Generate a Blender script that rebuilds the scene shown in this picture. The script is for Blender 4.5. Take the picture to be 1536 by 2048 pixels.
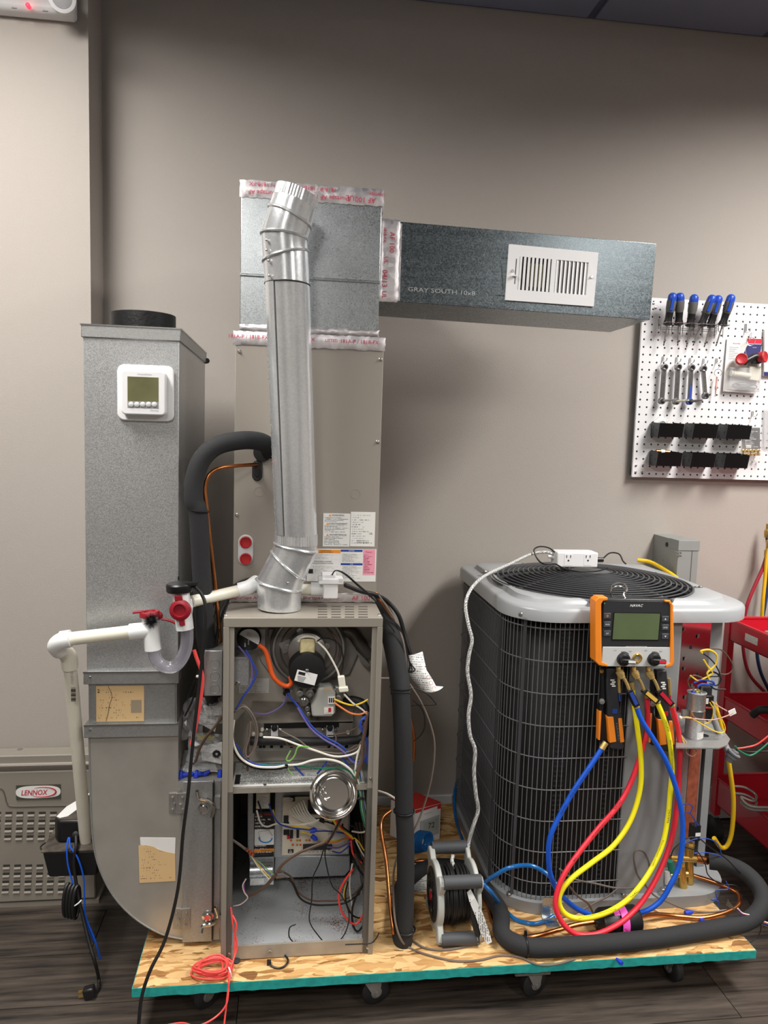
import bpy, bmesh, math, random
from mathutils import Vector, Matrix
from math import sin, cos, pi, radians, sqrt
for o in list(bpy.data.objects): bpy.data.objects.remove(o)
random.seed(4)
SC = bpy.context.scene
COL = SC.collection

# ---------------------------------------------------------------- camera
F = 1500.0
YAW, PITCH, ROLL = radians(7.33), radians(5.91), radians(1.75)
CAM = Vector((0, 0, 1.389))
_f = Vector((sin(YAW)*cos(PITCH), cos(YAW)*cos(PITCH), -sin(PITCH)))
_r = Vector((cos(YAW), -sin(YAW), 0)); _u = _r.cross(_f)
_r2 = _r*cos(ROLL)+_u*sin(ROLL); _u2 = -_r*sin(ROLL)+_u*cos(ROLL)
cam = bpy.data.cameras.new('camera'); camo = bpy.data.objects.new('camera', cam); COL.objects.link(camo)
cam.sensor_fit = 'VERTICAL'; cam.sensor_height = 24; cam.sensor_width = 18; cam.lens = F/2048*24
cam.clip_start = 0.05
M = Matrix((_r2, _u2, -_f)).transposed().to_4x4(); M.translation = CAM
camo.matrix_world = M
SC.camera = camo

# ---------------------------------------------------------------- world, exposure
world = bpy.data.worlds.new('world'); SC.world = world; world.use_nodes = True
bg = world.node_tree.nodes['Background']; bg.inputs[0].default_value = (0.8, 0.86, 1.0, 1); bg.inputs[1].default_value = 0.05
SC.view_settings.view_transform = 'Standard'; SC.view_settings.look = 'None'
SC.view_settings.gamma = 1; SC.view_settings.exposure = 0.24
SC.view_settings.use_curve_mapping = False

def ray(x, y): return _f + _r2*((x-768)/F) - _u2*((y-1024)/F)
def P(x, y, Y): d = ray(x, y); return CAM + d*(Y/d.y)
def PZ(x, y, Z): d = ray(x, y); return CAM + d*((Z-CAM.z)/d.z)
def PX(x, y, X): d = ray(x, y); return CAM + d*(X/d.x)
def W(pts): return [P(*p) for p in pts]
def px(n, Y): return n*Y/F*1.0      # pixels to metres at about depth Y

# ---------------------------------------------------------------- materials
def lin(c):
    if isinstance(c, str): c = [int(c[i:i+2], 16)/255 for i in (0, 2, 4)]
    return tuple((x/12.92 if x <= .04045 else ((x+.055)/1.055)**2.4) for x in c) + (1,)
MATS = {}
def mat(name, col, rough=.5, metal=0, bump=0, bscale=200, var=0, vscale=8, emit=0, trans=0, alpha=1, spec=.5, coat=0):
    if name in MATS: return MATS[name]
    m = bpy.data.materials.new(name); m.use_nodes = True; nt = m.node_tree; b = nt.nodes['Principled BSDF']
    c = lin(col); b.inputs['Base Color'].default_value = c; b.inputs['Roughness'].default_value = rough; b.inputs['Metallic'].default_value = metal
    b.inputs['Specular IOR Level'].default_value = spec
    if coat: b.inputs['Coat Weight'].default_value = coat
    if trans: b.inputs['Transmission Weight'].default_value = trans
    if alpha < 1: b.inputs['Alpha'].default_value = alpha
    if emit: b.inputs['Emission Color'].default_value = c; b.inputs['Emission Strength'].default_value = emit
    if var or bump:
        tc = nt.nodes.new('ShaderNodeTexCoord')
    if var:
        n = nt.nodes.new('ShaderNodeTexNoise'); n.inputs['Scale'].default_value = vscale; n.inputs['Detail'].default_value = 5
        nt.links.new(tc.outputs['Object'], n.inputs['Vector'])
        r = nt.nodes.new('ShaderNodeValToRGB')
        r.color_ramp.elements[0].position = .3; r.color_ramp.elements[1].position = .7
        r.color_ramp.elements[0].color = tuple(x*(1-var) for x in c[:3])+(1,)
        r.color_ramp.elements[1].color = tuple(min(1, x*(1+var)) for x in c[:3])+(1,)
        nt.links.new(n.outputs['Fac'], r.inputs['Fac']); nt.links.new(r.outputs['Color'], b.inputs['Base Color'])
    if bump:
        n2 = nt.nodes.new('ShaderNodeTexNoise'); n2.inputs['Scale'].default_value = bscale; n2.inputs['Detail'].default_value = 3
        nt.links.new(tc.outputs['Object'], n2.inputs['Vector'])
        bp = nt.nodes.new('ShaderNodeBump'); bp.inputs['Strength'].default_value = bump; bp.inputs['Distance'].default_value = .002
        nt.links.new(n2.outputs['Fac'], bp.inputs['Height']); nt.links.new(bp.outputs['Normal'], b.inputs['Normal'])
    MATS[name] = m
    return m

def galv(name, lo, hi, r0=.3, r1=.5, scale=160, streak=0, metal=.92, smear=.25):
    """galvanised sheet: crystalline spangle in colour and roughness"""
    m = bpy.data.materials.new(name); m.use_nodes = True; nt = m.node_tree; b = nt.nodes['Principled BSDF']
    L = nt.links.new; N = nt.nodes.new
    b.inputs['Metallic'].default_value = metal
    tc = N('ShaderNodeTexCoord')
    v = N('ShaderNodeTexVoronoi'); v.inputs['Scale'].default_value = scale; v.inputs['Randomness'].default_value = 1
    L(tc.outputs['Object'], v.inputs['Vector'])
    n = N('ShaderNodeTexNoise'); n.inputs['Scale'].default_value = 5; n.inputs['Detail'].default_value = 4
    L(tc.outputs['Object'], n.inputs['Vector'])
    s = N('ShaderNodeSeparateColor'); L(v.outputs['Color'], s.inputs[0])
    mx = N('ShaderNodeMath'); mx.operation = 'MULTIPLY_ADD'; mx.inputs[1].default_value = 1-smear; L(s.outputs[0], mx.inputs[0])
    m2 = N('ShaderNodeMath'); m2.operation = 'MULTIPLY'; m2.inputs[1].default_value = smear; L(n.outputs['Fac'], m2.inputs[0]); L(m2.outputs[0], mx.inputs[2])
    fac = mx.outputs[0]
    if streak:
        mp = N('ShaderNodeMapping'); mp.inputs['Scale'].default_value = (2, 2, 90); L(tc.outputs['Object'], mp.inputs['Vector'])
        n3 = N('ShaderNodeTexNoise'); n3.inputs['Scale'].default_value = 1; n3.inputs['Detail'].default_value = 6; L(mp.outputs[0], n3.inputs['Vector'])
        m3 = N('ShaderNodeMath'); m3.operation = 'MULTIPLY_ADD'; m3.inputs[1].default_value = streak; L(n3.outputs['Fac'], m3.inputs[0]); L(fac, m3.inputs[2])
        m4 = N('ShaderNodeMath'); m4.operation = 'SUBTRACT'; m4.inputs[1].default_value = streak*.5; L(m3.outputs[0], m4.inputs[0]); fac = m4.outputs[0]
    r = N('ShaderNodeValToRGB'); r.color_ramp.elements[0].color = lin(lo); r.color_ramp.elements[1].color = lin(hi)
    L(fac, r.inputs['Fac']); L(r.outputs['Color'], b.inputs['Base Color'])
    mr = N('ShaderNodeMapRange'); mr.inputs['To Min'].default_value = r0; mr.inputs['To Max'].default_value = r1; L(fac, mr.inputs['Value']); L(mr.outputs[0], b.inputs['Roughness'])
    bp = N('ShaderNodeBump'); bp.inputs['Strength'].default_value = .06; bp.inputs['Distance'].default_value = .001; L(fac, bp.inputs['Height']); L(bp.outputs['Normal'], b.inputs['Normal'])
    MATS[name] = m
    return m

def printed(name, paper, ink, lines=14, ux=0, vx=2, fill=.55, rough=.5, chars=60, top=.0):
    """paper with rows of fine print; ux/vx pick the Generated axes used as text direction and line direction"""
    m = bpy.data.materials.new(name); m.use_nodes = True; nt = m.node_tree; b = nt.nodes['Principled BSDF']
    L = nt.links.new; N = nt.nodes.new
    b.inputs['Roughness'].default_value = rough
    tc = N('ShaderNodeTexCoord'); s = N('ShaderNodeSeparateXYZ'); L(tc.outputs['Generated'], s.inputs[0])
    def mth(op, a, bb=None, cc=None):
        q = N('ShaderNodeMath'); q.operation = op
        for i, t in enumerate((a, bb, cc)):
            if t is None: continue
            if isinstance(t, (int, float)): q.inputs[i].default_value = t
            else: L(t, q.inputs[i])
        return q.outputs[0]
    u, v = s.outputs[ux], s.outputs[vx]
    lv = mth('MULTIPLY', v, lines)
    row = mth('FLOOR', lv)
    fr = mth('FRACT', lv)
    on = mth('LESS_THAN', mth('ABSOLUTE', mth('SUBTRACT', fr, .5)), .24)
    cb = N('ShaderNodeCombineXYZ'); L(mth('MULTIPLY', u, chars), cb.inputs[0]); L(mth('MULTIPLY', row, 7.31), cb.inputs[1])
    n = N('ShaderNodeTexNoise'); n.inputs['Scale'].default_value = 1; n.inputs['Detail'].default_value = 1; L(cb.outputs[0], n.inputs['Vector'])
    ch = mth('GREATER_THAN', n.outputs['Fac'], 1-fill)
    cb2 = N('ShaderNodeCombineXYZ'); L(mth('MULTIPLY', row, 3.7), cb2.inputs[0])
    wn = N('ShaderNodeTexWhiteNoise'); L(cb2.outputs[0], wn.inputs['Vector'])
    ln = mth('MULTIPLY_ADD', wn.outputs['Value'], .55, .4)
    inu = mth('MULTIPLY', mth('GREATER_THAN', u, .05), mth('LESS_THAN', u, ln))
    inv = mth('MULTIPLY', mth('GREATER_THAN', v, .05), mth('LESS_THAN', v, .95-top))
    k = mth('MULTIPLY', mth('MULTIPLY', on, ch), mth('MULTIPLY', inu, inv))
    mx = N('ShaderNodeMix'); mx.data_type = 'RGBA'; L(k, mx.inputs[0]); mx.inputs[6].default_value = lin(paper); mx.inputs[7].default_value = lin(ink)
    L(mx.outputs[2], b.inputs['Base Color'])
    MATS[name] = m
    return m

# ---------------------------------------------------------------- mesh building
def catmull(p, n=6, closed=False):
    p = [Vector(q) for q in p]
    if len(p) < 3 and not closed: return p
    out = []; N = len(p)
    seg = N if closed else N-1
    for i in range(seg):
        p1, p2 = p[i], p[(i+1) % N]
        p0 = p[i-1] if (closed or i > 0) else p1*2-p2
        p3 = p[(i+2) % N] if (closed or i+2 < N) else p2*2-p1
        for k in range(n):
            t = k/n
            out.append(.5*((2*p1)+(p2-p0)*t+(2*p0-5*p1+4*p2-p3)*t*t+(3*p1-p0-3*p2+p3)*t**3))
    if not closed: out.append(p[-1])
    return out

class MB:
    def __init__(s): s.v = []; s.f = []
    def add(s, vs, fs):
        k = len(s.v); s.v += [Vector(q) for q in vs]; s.f += [tuple(i+k for i in f) for f in fs]; return s
    def box(s, x0, x1, y0, y1, z0, z1):
        return s.add([(x0,y0,z0),(x1,y0,z0),(x1,y1,z0),(x0,y1,z0),(x0,y0,z1),(x1,y0,z1),(x1,y1,z1),(x0,y1,z1)],
                     [(0,3,2,1),(4,5,6,7),(0,1,5,4),(1,2,6,5),(2,3,7,6),(3,0,4,7)])
    def bpx(s, x0, y0, x1, y1, Y, d):
        """box whose front face sits at depth Y behind the given pixel corners, d metres deep"""
        a = P(x0, (y0+y1)/2, Y); b = P(x1, (y0+y1)/2, Y); t = P((x0+x1)/2, y0, Y); u = P((x0+x1)/2, y1, Y)
        return s.box(a.x, b.x, Y, Y+d, u.z, t.z)
    def obox(s, c, ux, uy, uz):
        c = Vector(c); vs = []
        for k in (-1, 1):
            for i, j in ((-1,-1),(1,-1),(1,1),(-1,1)): vs.append(c+Vector(ux)*i+Vector(uy)*j+Vector(uz)*k)
        return s.add(vs, [(0,3,2,1),(4,5,6,7),(0,1,5,4),(1,2,6,5),(2,3,7,6),(3,0,4,7)])
    def prism(s, poly, off):
        n = len(poly); off = Vector(off); a = [Vector(q) for q in poly]
        return s.add(a+[q+off for q in a], [tuple(range(n))[::-1], tuple(range(n, 2*n))]+[(i, (i+1) % n, n+(i+1) % n, n+i) for i in range(n)])
    def loft(s, rings, closed=True, cap=True):
        n = len(rings[0]); k = len(s.v)
        vs = [q for r in rings for q in r]; fs = []
        for i in range(len(rings)-1):
            for j in range(n if closed else n-1):
                a = i*n+j; b = i*n+(j+1) % n; fs.append((a, b, b+n, a+n))
        if cap and closed: fs.append(tuple(range(n))[::-1]); fs.append(tuple(range((len(rings)-1)*n, len(rings)*n)))
        return s.add(vs, fs)
    def tube(s, pts, r, n=8, smooth=6, closed=False, cap=True):
        p = catmull(pts, smooth, closed) if smooth else [Vector(q) for q in pts]
        N = len(p); rings = []; up = None
        for i in range(N):
            a = p[i-1] if (i > 0 or closed) else p[0]; b = p[(i+1) % N] if (i < N-1 or closed) else p[-1]
            t = b-a
            if t.length < 1e-9: t = Vector((0, 0, 1))
            t.normalize()
            if up is None:
                up = Vector((0, 0, 1)) if abs(t.z) < .9 else Vector((1, 0, 0))
            up = up-t*up.dot(t)
            if up.length < 1e-6: up = t.orthogonal()
            up.normalize(); sd = t.cross(up)
            rr = r(i/(N-1)) if callable(r) else r
            rings.append([p[i]+(up*cos(2*pi*j/n)+sd*sin(2*pi*j/n))*rr for j in range(n)])
        if closed: rings.append(rings[0]); cap = False
        return s.loft(rings, True, cap)
    def cyl(s, a, b, r0, r1=None, n=20, cap=True):
        a = Vector(a); b = Vector(b); r1 = r0 if r1 is None else r1
        t = (b-a).normalized(); u = t.orthogonal().normalized(); w = t.cross(u)
        return s.loft([[c+(u*cos(2*pi*j/n)+w*sin(2*pi*j/n))*r for j in range(n)] for c, r in ((a, r0), (b, r1))], True, cap)
    def lathe(s, o, axis, prof, n=24, cap=True):
        o = Vector(o); t = Vector(axis).normalized(); u = t.orthogonal().normalized(); w = t.cross(u)
        return s.loft([[o+t*h+(u*cos(2*pi*j/n)+w*sin(2*pi*j/n))*r for j in range(n)] for r, h in prof], True, cap)
    def sphere(s, c, r, n=12, sq=(1, 1, 1)):
        c = Vector(c); rings = []
        for i in range(1, n):
            a = pi*i/n
            rings.append([c+Vector((sin(a)*cos(2*pi*j/n)*r*sq[0], sin(a)*sin(2*pi*j/n)*r*sq[1], cos(a)*r*sq[2])) for j in range(n)])
        return s.loft(rings)
    def ring(s, c, axis, R, r, n=28, m=6):
        t = Vector(axis).normalized(); u = t.orthogonal().normalized(); w = t.cross(u); c = Vector(c)
        return s.tube([c+(u*cos(2*pi*j/n)+w*sin(2*pi*j/n))*R for j in range(n)], r, m, 0, True)
    def rot(s, c, axis, ang):
        R = Matrix.Rotation(ang, 4, axis); c = Vector(c); s.v = [c+R@(q-c) for q in s.v]; return s
    def move(s, d): d = Vector(d); s.v = [q+d for q in s.v]; return s

ORG = {}
def setp(o, label=None, cat=None, group=None, kind=None):
    if label: o['label'] = label
    if cat: o['category'] = cat
    if group: o['group'] = group
    if kind: o['kind'] = kind
    return o
def thing(name, label, cat, base, group=None):
    o = bpy.data.objects.new(name, None); COL.objects.link(o); o.empty_display_size = .02
    o.location = base; ORG[o.name] = Vector(base); return setp(o, label, cat, group)
def build(mb, name, m, parent=None, label=None, bevel=0, smooth=True, cat=None, group=None, kind=None, ang=40, seg=2):
    if parent is not None: org = ORG[parent.name]
    else:
        lo = Vector([min(q[i] for q in mb.v) for i in range(3)]); hi = Vector([max(q[i] for q in mb.v) for i in range(3)])
        org = Vector(((lo.x+hi.x)/2, (lo.y+hi.y)/2, lo.z))
    me = bpy.data.meshes.new(name); me.from_pydata([tuple(q-org) for q in mb.v], [], mb.f)
    bm = bmesh.new(); bm.from_mesh(me); bmesh.ops.recalc_face_normals(bm, faces=bm.faces); bm.to_mesh(me); bm.free()
    if smooth:
        me.polygons.foreach_set('use_smooth', [True]*len(me.polygons)); me.set_sharp_from_angle(angle=radians(ang))
    me.materials.append(MATS[m] if isinstance(m, str) else m)
    o = bpy.data.objects.new(name, me); COL.objects.link(o); ORG[o.name] = org
    if parent is not None: o.parent = parent
    else: o.location = org
    if bevel:
        b = o.modifiers.new('bevel', 'BEVEL'); b.width = bevel; b.segments = seg; b.limit_method = 'ANGLE'; b.angle_limit = radians(50)
        b.harden_normals = False
    return setp(o, label, cat, group, kind)
def copy_tree(o, delta, label=None, parent=None):
    c = o.copy(); COL.objects.link(c); c.parent = parent
    if parent is None: c.location = o.location+Vector(delta)
    ORG[c.name] = ORG[o.name]+Vector(delta)
    for ch in list(o.children): copy_tree(ch, delta, None, c)
    if label: c['label'] = label
    return c
def text(name, body, m, c, right, up, h, parent, width=None, depth=.0004, shear=0, label=None, bold=0, align='CENTER'):
    """lettering as flat raised shapes: c is the middle of the line, h the cap height"""
    cu = bpy.data.curves.new('t', 'FONT'); cu.body = body; cu.align_x = align; cu.align_y = 'CENTER'; cu.size = 1; cu.shear = shear; cu.offset = bold
    cu.resolution_u = 2
    to = bpy.data.objects.new('t', cu); COL.objects.link(to)
    dg = bpy.context.evaluated_depsgraph_get(); me = bpy.data.meshes.new_from_object(to.evaluated_get(dg)); bpy.data.objects.remove(to)
    xs = [v.co.x for v in me.vertices]; ys = [v.co.y for v in me.vertices]
    if not xs: return None
    w = max(xs)-min(xs); hh = max(ys)-min(ys); sy = h/hh; sx = width/w if width else sy
    right = Vector(right).normalized(); up = Vector(up); up = (up-right*up.dot(right)).normalized(); nrm = right.cross(up)
    cx = (max(xs)+min(xs))/2; cy = (max(ys)+min(ys))/2
    if align == 'LEFT': cx = min(xs)
    mb = MB(); vs = [Vector(c)+right*((v.co.x-cx)*sx)+up*((v.co.y-cy)*sy)+nrm*depth for v in me.vertices]
    mb.add(vs, [tuple(p.vertices) for p in me.polygons])
    bpy.data.meshes.remove(me)
    return build_flat(mb, name, m, parent, label)
def build_flat(mb, name, m, parent, label=None):
    org = ORG[parent.name]
    me = bpy.data.meshes.new(name); me.from_pydata([tuple(q-org) for q in mb.v], [], mb.f); me.materials.append(MATS[m] if isinstance(m, str) else m)
    o = bpy.data.objects.new(name, me); COL.objects.link(o); ORG[o.name] = org; o.parent = parent
    return setp(o, label)
def wire(parent, m, pts, r, name='wire', n=6, s=6, label=None): return build(MB().tube(W(pts), r, n, s), name, m, parent, label)
def screw(parent, x, y, Y, r=.005, m='steel', name='screw'):
    c = P(x, y, Y); return build(MB().lathe(c, (0, -1, 0), [(r*1.5, 0), (r*1.5, .0008), (r, .0012), (r*.9, .004)], 10), name, m, parent)
XR = Vector((1, 0, 0)); ZU = Vector((0, 0, 1))

# ---------------------------------------------------------------- palette
mat('wall_paint', 'ada69f', .75, bump=.35, bscale=260)
mat('ceiling_tile_paint', '727a8c', .9, bump=.2, bscale=300)
mat('ceiling_bar_paint', '4c5362', .7)
mat('white_trim', 'd8d8d8', .5)
mat('white_plastic', 'e9e9ea', .38)
mat('white_plastic_dim', 'cfd0d1', .45)
mat('off_white_pvc', 'e6e2d2', .35, var=.04, vscale=20)
mat('white_pvc', 'eceeee', .3)
mat('black_plastic', '141416', .4)
mat('black_rubber', '191a1b', .6)
mat('black_foam', '252628', .85, bump=.25, bscale=420)
mat('dark_plastic', '2a2b2e', .5)
mat('grey_plastic', '8d8e90', .5)
mat('reel_grey', 'b9bcb8', .45)
mat('reel_handle', '45474b', .6)
mat('taupe_enamel', '8b857b', .5, var=.03, vscale=3)
mat('taupe_dark', '5b5751', .6)
mat('coil_case_paint', '979087', .5, var=.02, vscale=3)
mat('unit_grey', 'a3a6a9', .3, spec=.5)
mat('unit_grey_panel', '8f9294', .4)
mat('box_grey', '8e9290', .45)
mat('wire_black', '4c4d50', .35, metal=.2)
mat('guard_wire', '68696c', .4)
mat('coil_black', '0a0a0b', .8)
mat('steel', 'c9c9c8', .25, metal=1)
mat('dull_steel', 'a09e9a', .42, metal=.7, var=.15, vscale=30)
mat('chrome', 'd5d3cf', .12, metal=1)
mat('brass', 'd2ab5c', .25, metal=.8)
mat('gold_brass', 'e2c27e', .25, metal=.7)
mat('copper', 'c07a4a', .3, metal=1, var=.25, vscale=18)
mat('orange', 'f08a24', .5)
mat('hose_orange', 'e0591c', .5)
mat('hose_blue', '0f54c8', .42)
mat('hose_yellow', 'f0e41c', .42)
mat('hose_red', 'e02a3c', .42)
mat('wire_red', 'e8443f', .45)
mat('coil_red', 'f0504c', .45)
mat('wire_white', 'e3ded2', .5)
mat('wire_blue', '2a47a8', .5)
mat('wire_purple', '6d62a0', .5)
mat('wire_green', '1e7a58', .5)
mat('wire_lime', '7fb55c', .5)
mat('wire_yellow', 'e8c232', .5)
mat('wire_brown', '5a4639', .5)
mat('wire_greybrown', '6c625a', .5)
mat('wire_orange', 'e8834a', .5)
mat('wire_pink', 'c79a90', .5)
mat('cable_black', '131314', .5)
mat('cable_yellow', 'e6bb16', .5)
mat('nut_blue', '1c3fc4', .45)
mat('cap_red', '8e1424', .4)
mat('plug_red', 'b02028', .45)
mat('cart_red', 'b8162a', .3, coat=.3)
mat('tape_red_print', 'c0284e', .5)
mat('ink_black', '1c1c1e', .6)
mat('ink_grey', '77797c', .6)
mat('ink_red', 'c41a36', .5)
mat('ink_blue', '23439a', .5)
mat('ink_white', 'f0f0f0', .5)
mat('paper', 'e8e8e6', .6)
mat('paper_orange', 'f2992e', .55)
mat('paper_pink', 'eda0b4', .55)
mat('kraft', 'd9b988', .7, var=.05, vscale=30)
mat('lcd_green', '5d6b4c', .18, var=.12, vscale=9)
mat('lcd_olive', '6c6c4c', .2, var=.25, vscale=12)
mat('gauge_grey', 'c9cbcb', .5)
mat('pink_tape', 'e85ac0', .5)
mat('teal_edge', '1f9d97', .7, var=.18, vscale=60)
mat('clear_blue', '2a86d8', .12, trans=.55)
mat('clear_vinyl', 'e4e2f0', .12, trans=.8, alpha=.75)
mat('clear_film', 'dfe0e2', .18, trans=.5, alpha=.45)
mat('thin_film', 'e6e7e9', .15, trans=.3, alpha=.14)
mat('lens_clear', 'dddde0', .15, trans=.5)
mat('led_red', 'ff3344', .4, emit=2.0)
mat('pcb', 'e0d8c4', .6)
mat('caster_black', '232324', .5, var=.3, vscale=30)
mat('caster_block', '6d6a67', .9, bump=.6, bscale=300, var=.2, vscale=60)
mat('void_black', '050506', .9)
mat('handle_blue', '1f4bb8', .35)
mat('handle_grey', '5d5c59', .7)
mat('bin_black', '0e0e10', .3)
mat('peg_white', 'e6e6e8', .35)
mat('peg_back', '3c4a42', .8)
galv('galv_duct', 'a2a4a5', 'cdcfd0', .32, .46, 620, metal=.74)
galv('galv_bright', 'a6adb1', 'd6dcdf', .24, .38, 640, smear=.35)
galv('galv_branch', '626c72', '8f999e', .22, .32, 420, streak=.6)
galv('galv_pipe', 'd2d6d9', 'eff2f4', .2, .27, 260, metal=.72, smear=.6)
galv('galv_grey', '989998', 'b4b5b4', .4, .5, 520, metal=.7, smear=.4)
galv('galv_blower', 'a6a9ac', 'c3c7ca', .38, .5, 420, metal=.7, smear=.4)
galv('foil', 'e0dce0', 'f6f2f4', .3, .42, 90)
printed('print_white', 'e9e9e6', '55585c', 26, chars=90)
printed('print_white_b', 'e9e9e6', '6a6c70', 18, chars=80, fill=.5)
printed('print_sparse', 'ecebe7', '6a6c70', 15, chars=70, fill=.45)
printed('print_pink', 'eda0b4', '9a3050', 16, chars=26, fill=.55, top=.14)
printed('print_shelf', 'd6d6d2', '5a5c60', 18, 0, 1, chars=140, fill=.55)
printed('print_black', '1a1a1c', 'd0d0d0', 14, chars=60, fill=.5)
printed('print_kraft', 'd9b988', '7a6650', 14, chars=44, fill=.38)
printed('print_side', 'dfe0de', '55585c', 14, 2, 0, chars=40)
# ================================================================ the room
WY, PY_, CZ = 2.50, 2.346, 2.745
PXE = -.585
floor = build(MB().box(-3, 4, -3, 2.6, -.06, -.004), 'floor', mat('floor_base', '2b2827', .6), kind='structure')
def plank_mat(name, a, b):
    m = bpy.data.materials.new(name); m.use_nodes = True; nt = m.node_tree; bs = nt.nodes['Principled BSDF']; L = nt.links.new; N = nt.nodes.new
    tc = N('ShaderNodeTexCoord'); oi = N('ShaderNodeObjectInfo')
    ad = N('ShaderNodeVectorMath'); ad.operation = 'ADD'; L(tc.outputs['Object'], ad.inputs[0])
    sc = N('ShaderNodeVectorMath'); sc.operation = 'SCALE'; L(oi.outputs['Location'], sc.inputs[0]); sc.inputs['Scale'].default_value = 3.3; L(sc.outputs[0], ad.inputs[1])
    mp = N('ShaderNodeMapping'); mp.inputs['Scale'].default_value = (3.2, 46, 1); L(ad.outputs[0], mp.inputs['Vector'])
    n = N('ShaderNodeTexNoise'); n.inputs['Scale'].default_value = 1; n.inputs['Detail'].default_value = 9; n.inputs['Roughness'].default_value = .62; L(mp.outputs[0], n.inputs['Vector'])
    r = N('ShaderNodeValToRGB'); r.color_ramp.elements[0].position = .33; r.color_ramp.elements[1].position = .72
    r.color_ramp.elements[0].color = lin(a); r.color_ramp.elements[1].color = lin(b); L(n.outputs['Fac'], r.inputs['Fac']); L(r.outputs['Color'], bs.inputs['Base Color'])
    bs.inputs['Roughness'].default_value = .5
    bp = N('ShaderNodeBump'); bp.inputs['Strength'].default_value = .15; L(n.outputs['Fac'], bp.inputs['Height']); bp.inputs['Distance'].default_value = .002; L(bp.outputs['Normal'], bs.inputs['Normal'])
    MATS[name] = m; return m
plank_mat('plank_dark', '171412', '5c5249')
PW, PL = .182, 1.22
p0 = None
for j in range(9):
    for i in range(4):
        X = -2.0+i*PL+(.41*j % PL)-.35; Y = .93+j*PW
        if p0 is None:
            p0 = build(MB().box(-PL/2+.0012, PL/2-.0012, -PW/2+.0012, PW/2-.0012, -.004, 0).move((X, Y, 0)), 'plank', 'plank_dark', floor, smooth=False)
            me = p0.data
            for v in me.vertices: v.co -= Vector((X, Y, 0))-ORG[floor.name]
            p0.location = Vector((X, Y, 0))-ORG[floor.name]
        else:
            c = p0.copy(); COL.objects.link(c); c.location = Vector((X, Y, 0))-ORG[floor.name]
build(MB().box(PXE, 4, WY, WY+.1, -.06, CZ+.1), 'wall_back', 'wall_paint', kind='structure')
build(MB().box(-3, PXE, PY_, WY+.1, -.06, CZ+.1), 'wall_left', 'wall_paint', kind='structure')
build(MB().box(-3.1, -3, -3, WY+.1, -.06, CZ+.1), 'wall_side', 'wall_paint', kind='structure')
build(MB().box(4, 4.1, -3, WY+.1, -.06, CZ+.1), 'wall_right', 'wall_paint', kind='structure')
build(MB().box(-3.1, 4.1, -3.1, -3, -.06, CZ+.1), 'wall_front', 'wall_paint', kind='structure')
build(MB().box(PXE+.001, 4, WY-.014, WY, 0, .125), 'baseboard_back', 'white_trim', kind='structure', bevel=.003)
# ceiling: dark bars with dark tiles set between them
ceil = build(MB().box(-3, 4, -3, 2.6, CZ+.012, CZ+.06), 'ceiling', 'ceiling_bar_paint', kind='structure')
TS = .61
tx = P(1178, 38, WY).x
t0 = None
LAMPS = [(-2, 1), (2, 1), (-2, -2), (2, -2), (0, -3)]
xs0 = tx-5*TS
for i in range(10):
    for j in range(8):
        x = xs0+i*TS; y1 = WY-.005-j*TS
        if x < -2.6 or x > 3.5 or y1 < -2.2: continue
        cx, cy = x+TS/2, y1-TS/2
        if t0 is None:
            t0 = build(MB().box(-TS/2+.014, TS/2-.014, -TS/2+.014, TS/2-.014, .004, .012).move((cx, cy, CZ)), 'ceiling_tile', 'ceiling_tile_paint', ceil, smooth=False)
            for v in t0.data.vertices: v.co -= Vector((cx, cy, CZ))-ORG[ceil.name]
            t0.location = Vector((cx, cy, CZ))-ORG[ceil.name]
        else:
            c = t0.copy(); COL.objects.link(c); c.location = Vector((cx, cy, CZ))-ORG[ceil.name]
# recessed ceiling lights with louvred cut-off
def ceiling_lamp(name_label, x, y, w, d, power, spread):
    t = thing('ceiling_light', name_label, 'ceiling light', (x, y, CZ-.03), 'recessed ceiling lights')
    fr = MB()
    for a, b, c, e in ((-w/2-.02, w/2+.02, -d/2-.02, -d/2), (-w/2-.02, w/2+.02, d/2, d/2+.02), (-w/2-.02, -w/2, -d/2, d/2), (w/2, w/2+.02, -d/2, d/2)):
        fr.box(x+a, x+b, y+c, y+e, CZ-.03, CZ+.003)
    build(fr, 'frame', 'white_trim', t)
    build(MB().box(x-w/2, x+w/2, y-d/2, y+d/2, CZ-.004, CZ+.003), 'diffuser', mat('diffuser', 'fff6ea', .5, emit=1.6), t)
    la = bpy.data.lights.new('lamp', 'AREA'); la.shape = 'RECTANGLE'; la.size = w; la.size_y = d; la.energy = power; la.color = (1, .965, .92); la.spread = radians(spread)
    lo = bpy.data.objects.new('lamp', la); COL.objects.link(lo); lo.parent = t; lo.location = (0, 0, .02)
LAMP_P = 57
ceiling_lamp('recessed ceiling light above the camera, towards the left wall', -.95, 1.2, .56, 1.16, LAMP_P*.86, 168)
ceiling_lamp('recessed ceiling light above the camera, towards the pegboard', 1.95, 1.15, .56, 1.16, LAMP_P*1.15, 160)
ceiling_lamp('recessed ceiling light behind the camera on the left', -.6, -1.2, .56, 1.16, LAMP_P*.75, 160)
ceiling_lamp('recessed ceiling light behind the camera on the right', 2.0, -1.2, .56, 1.16, LAMP_P*.75, 160)

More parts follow.
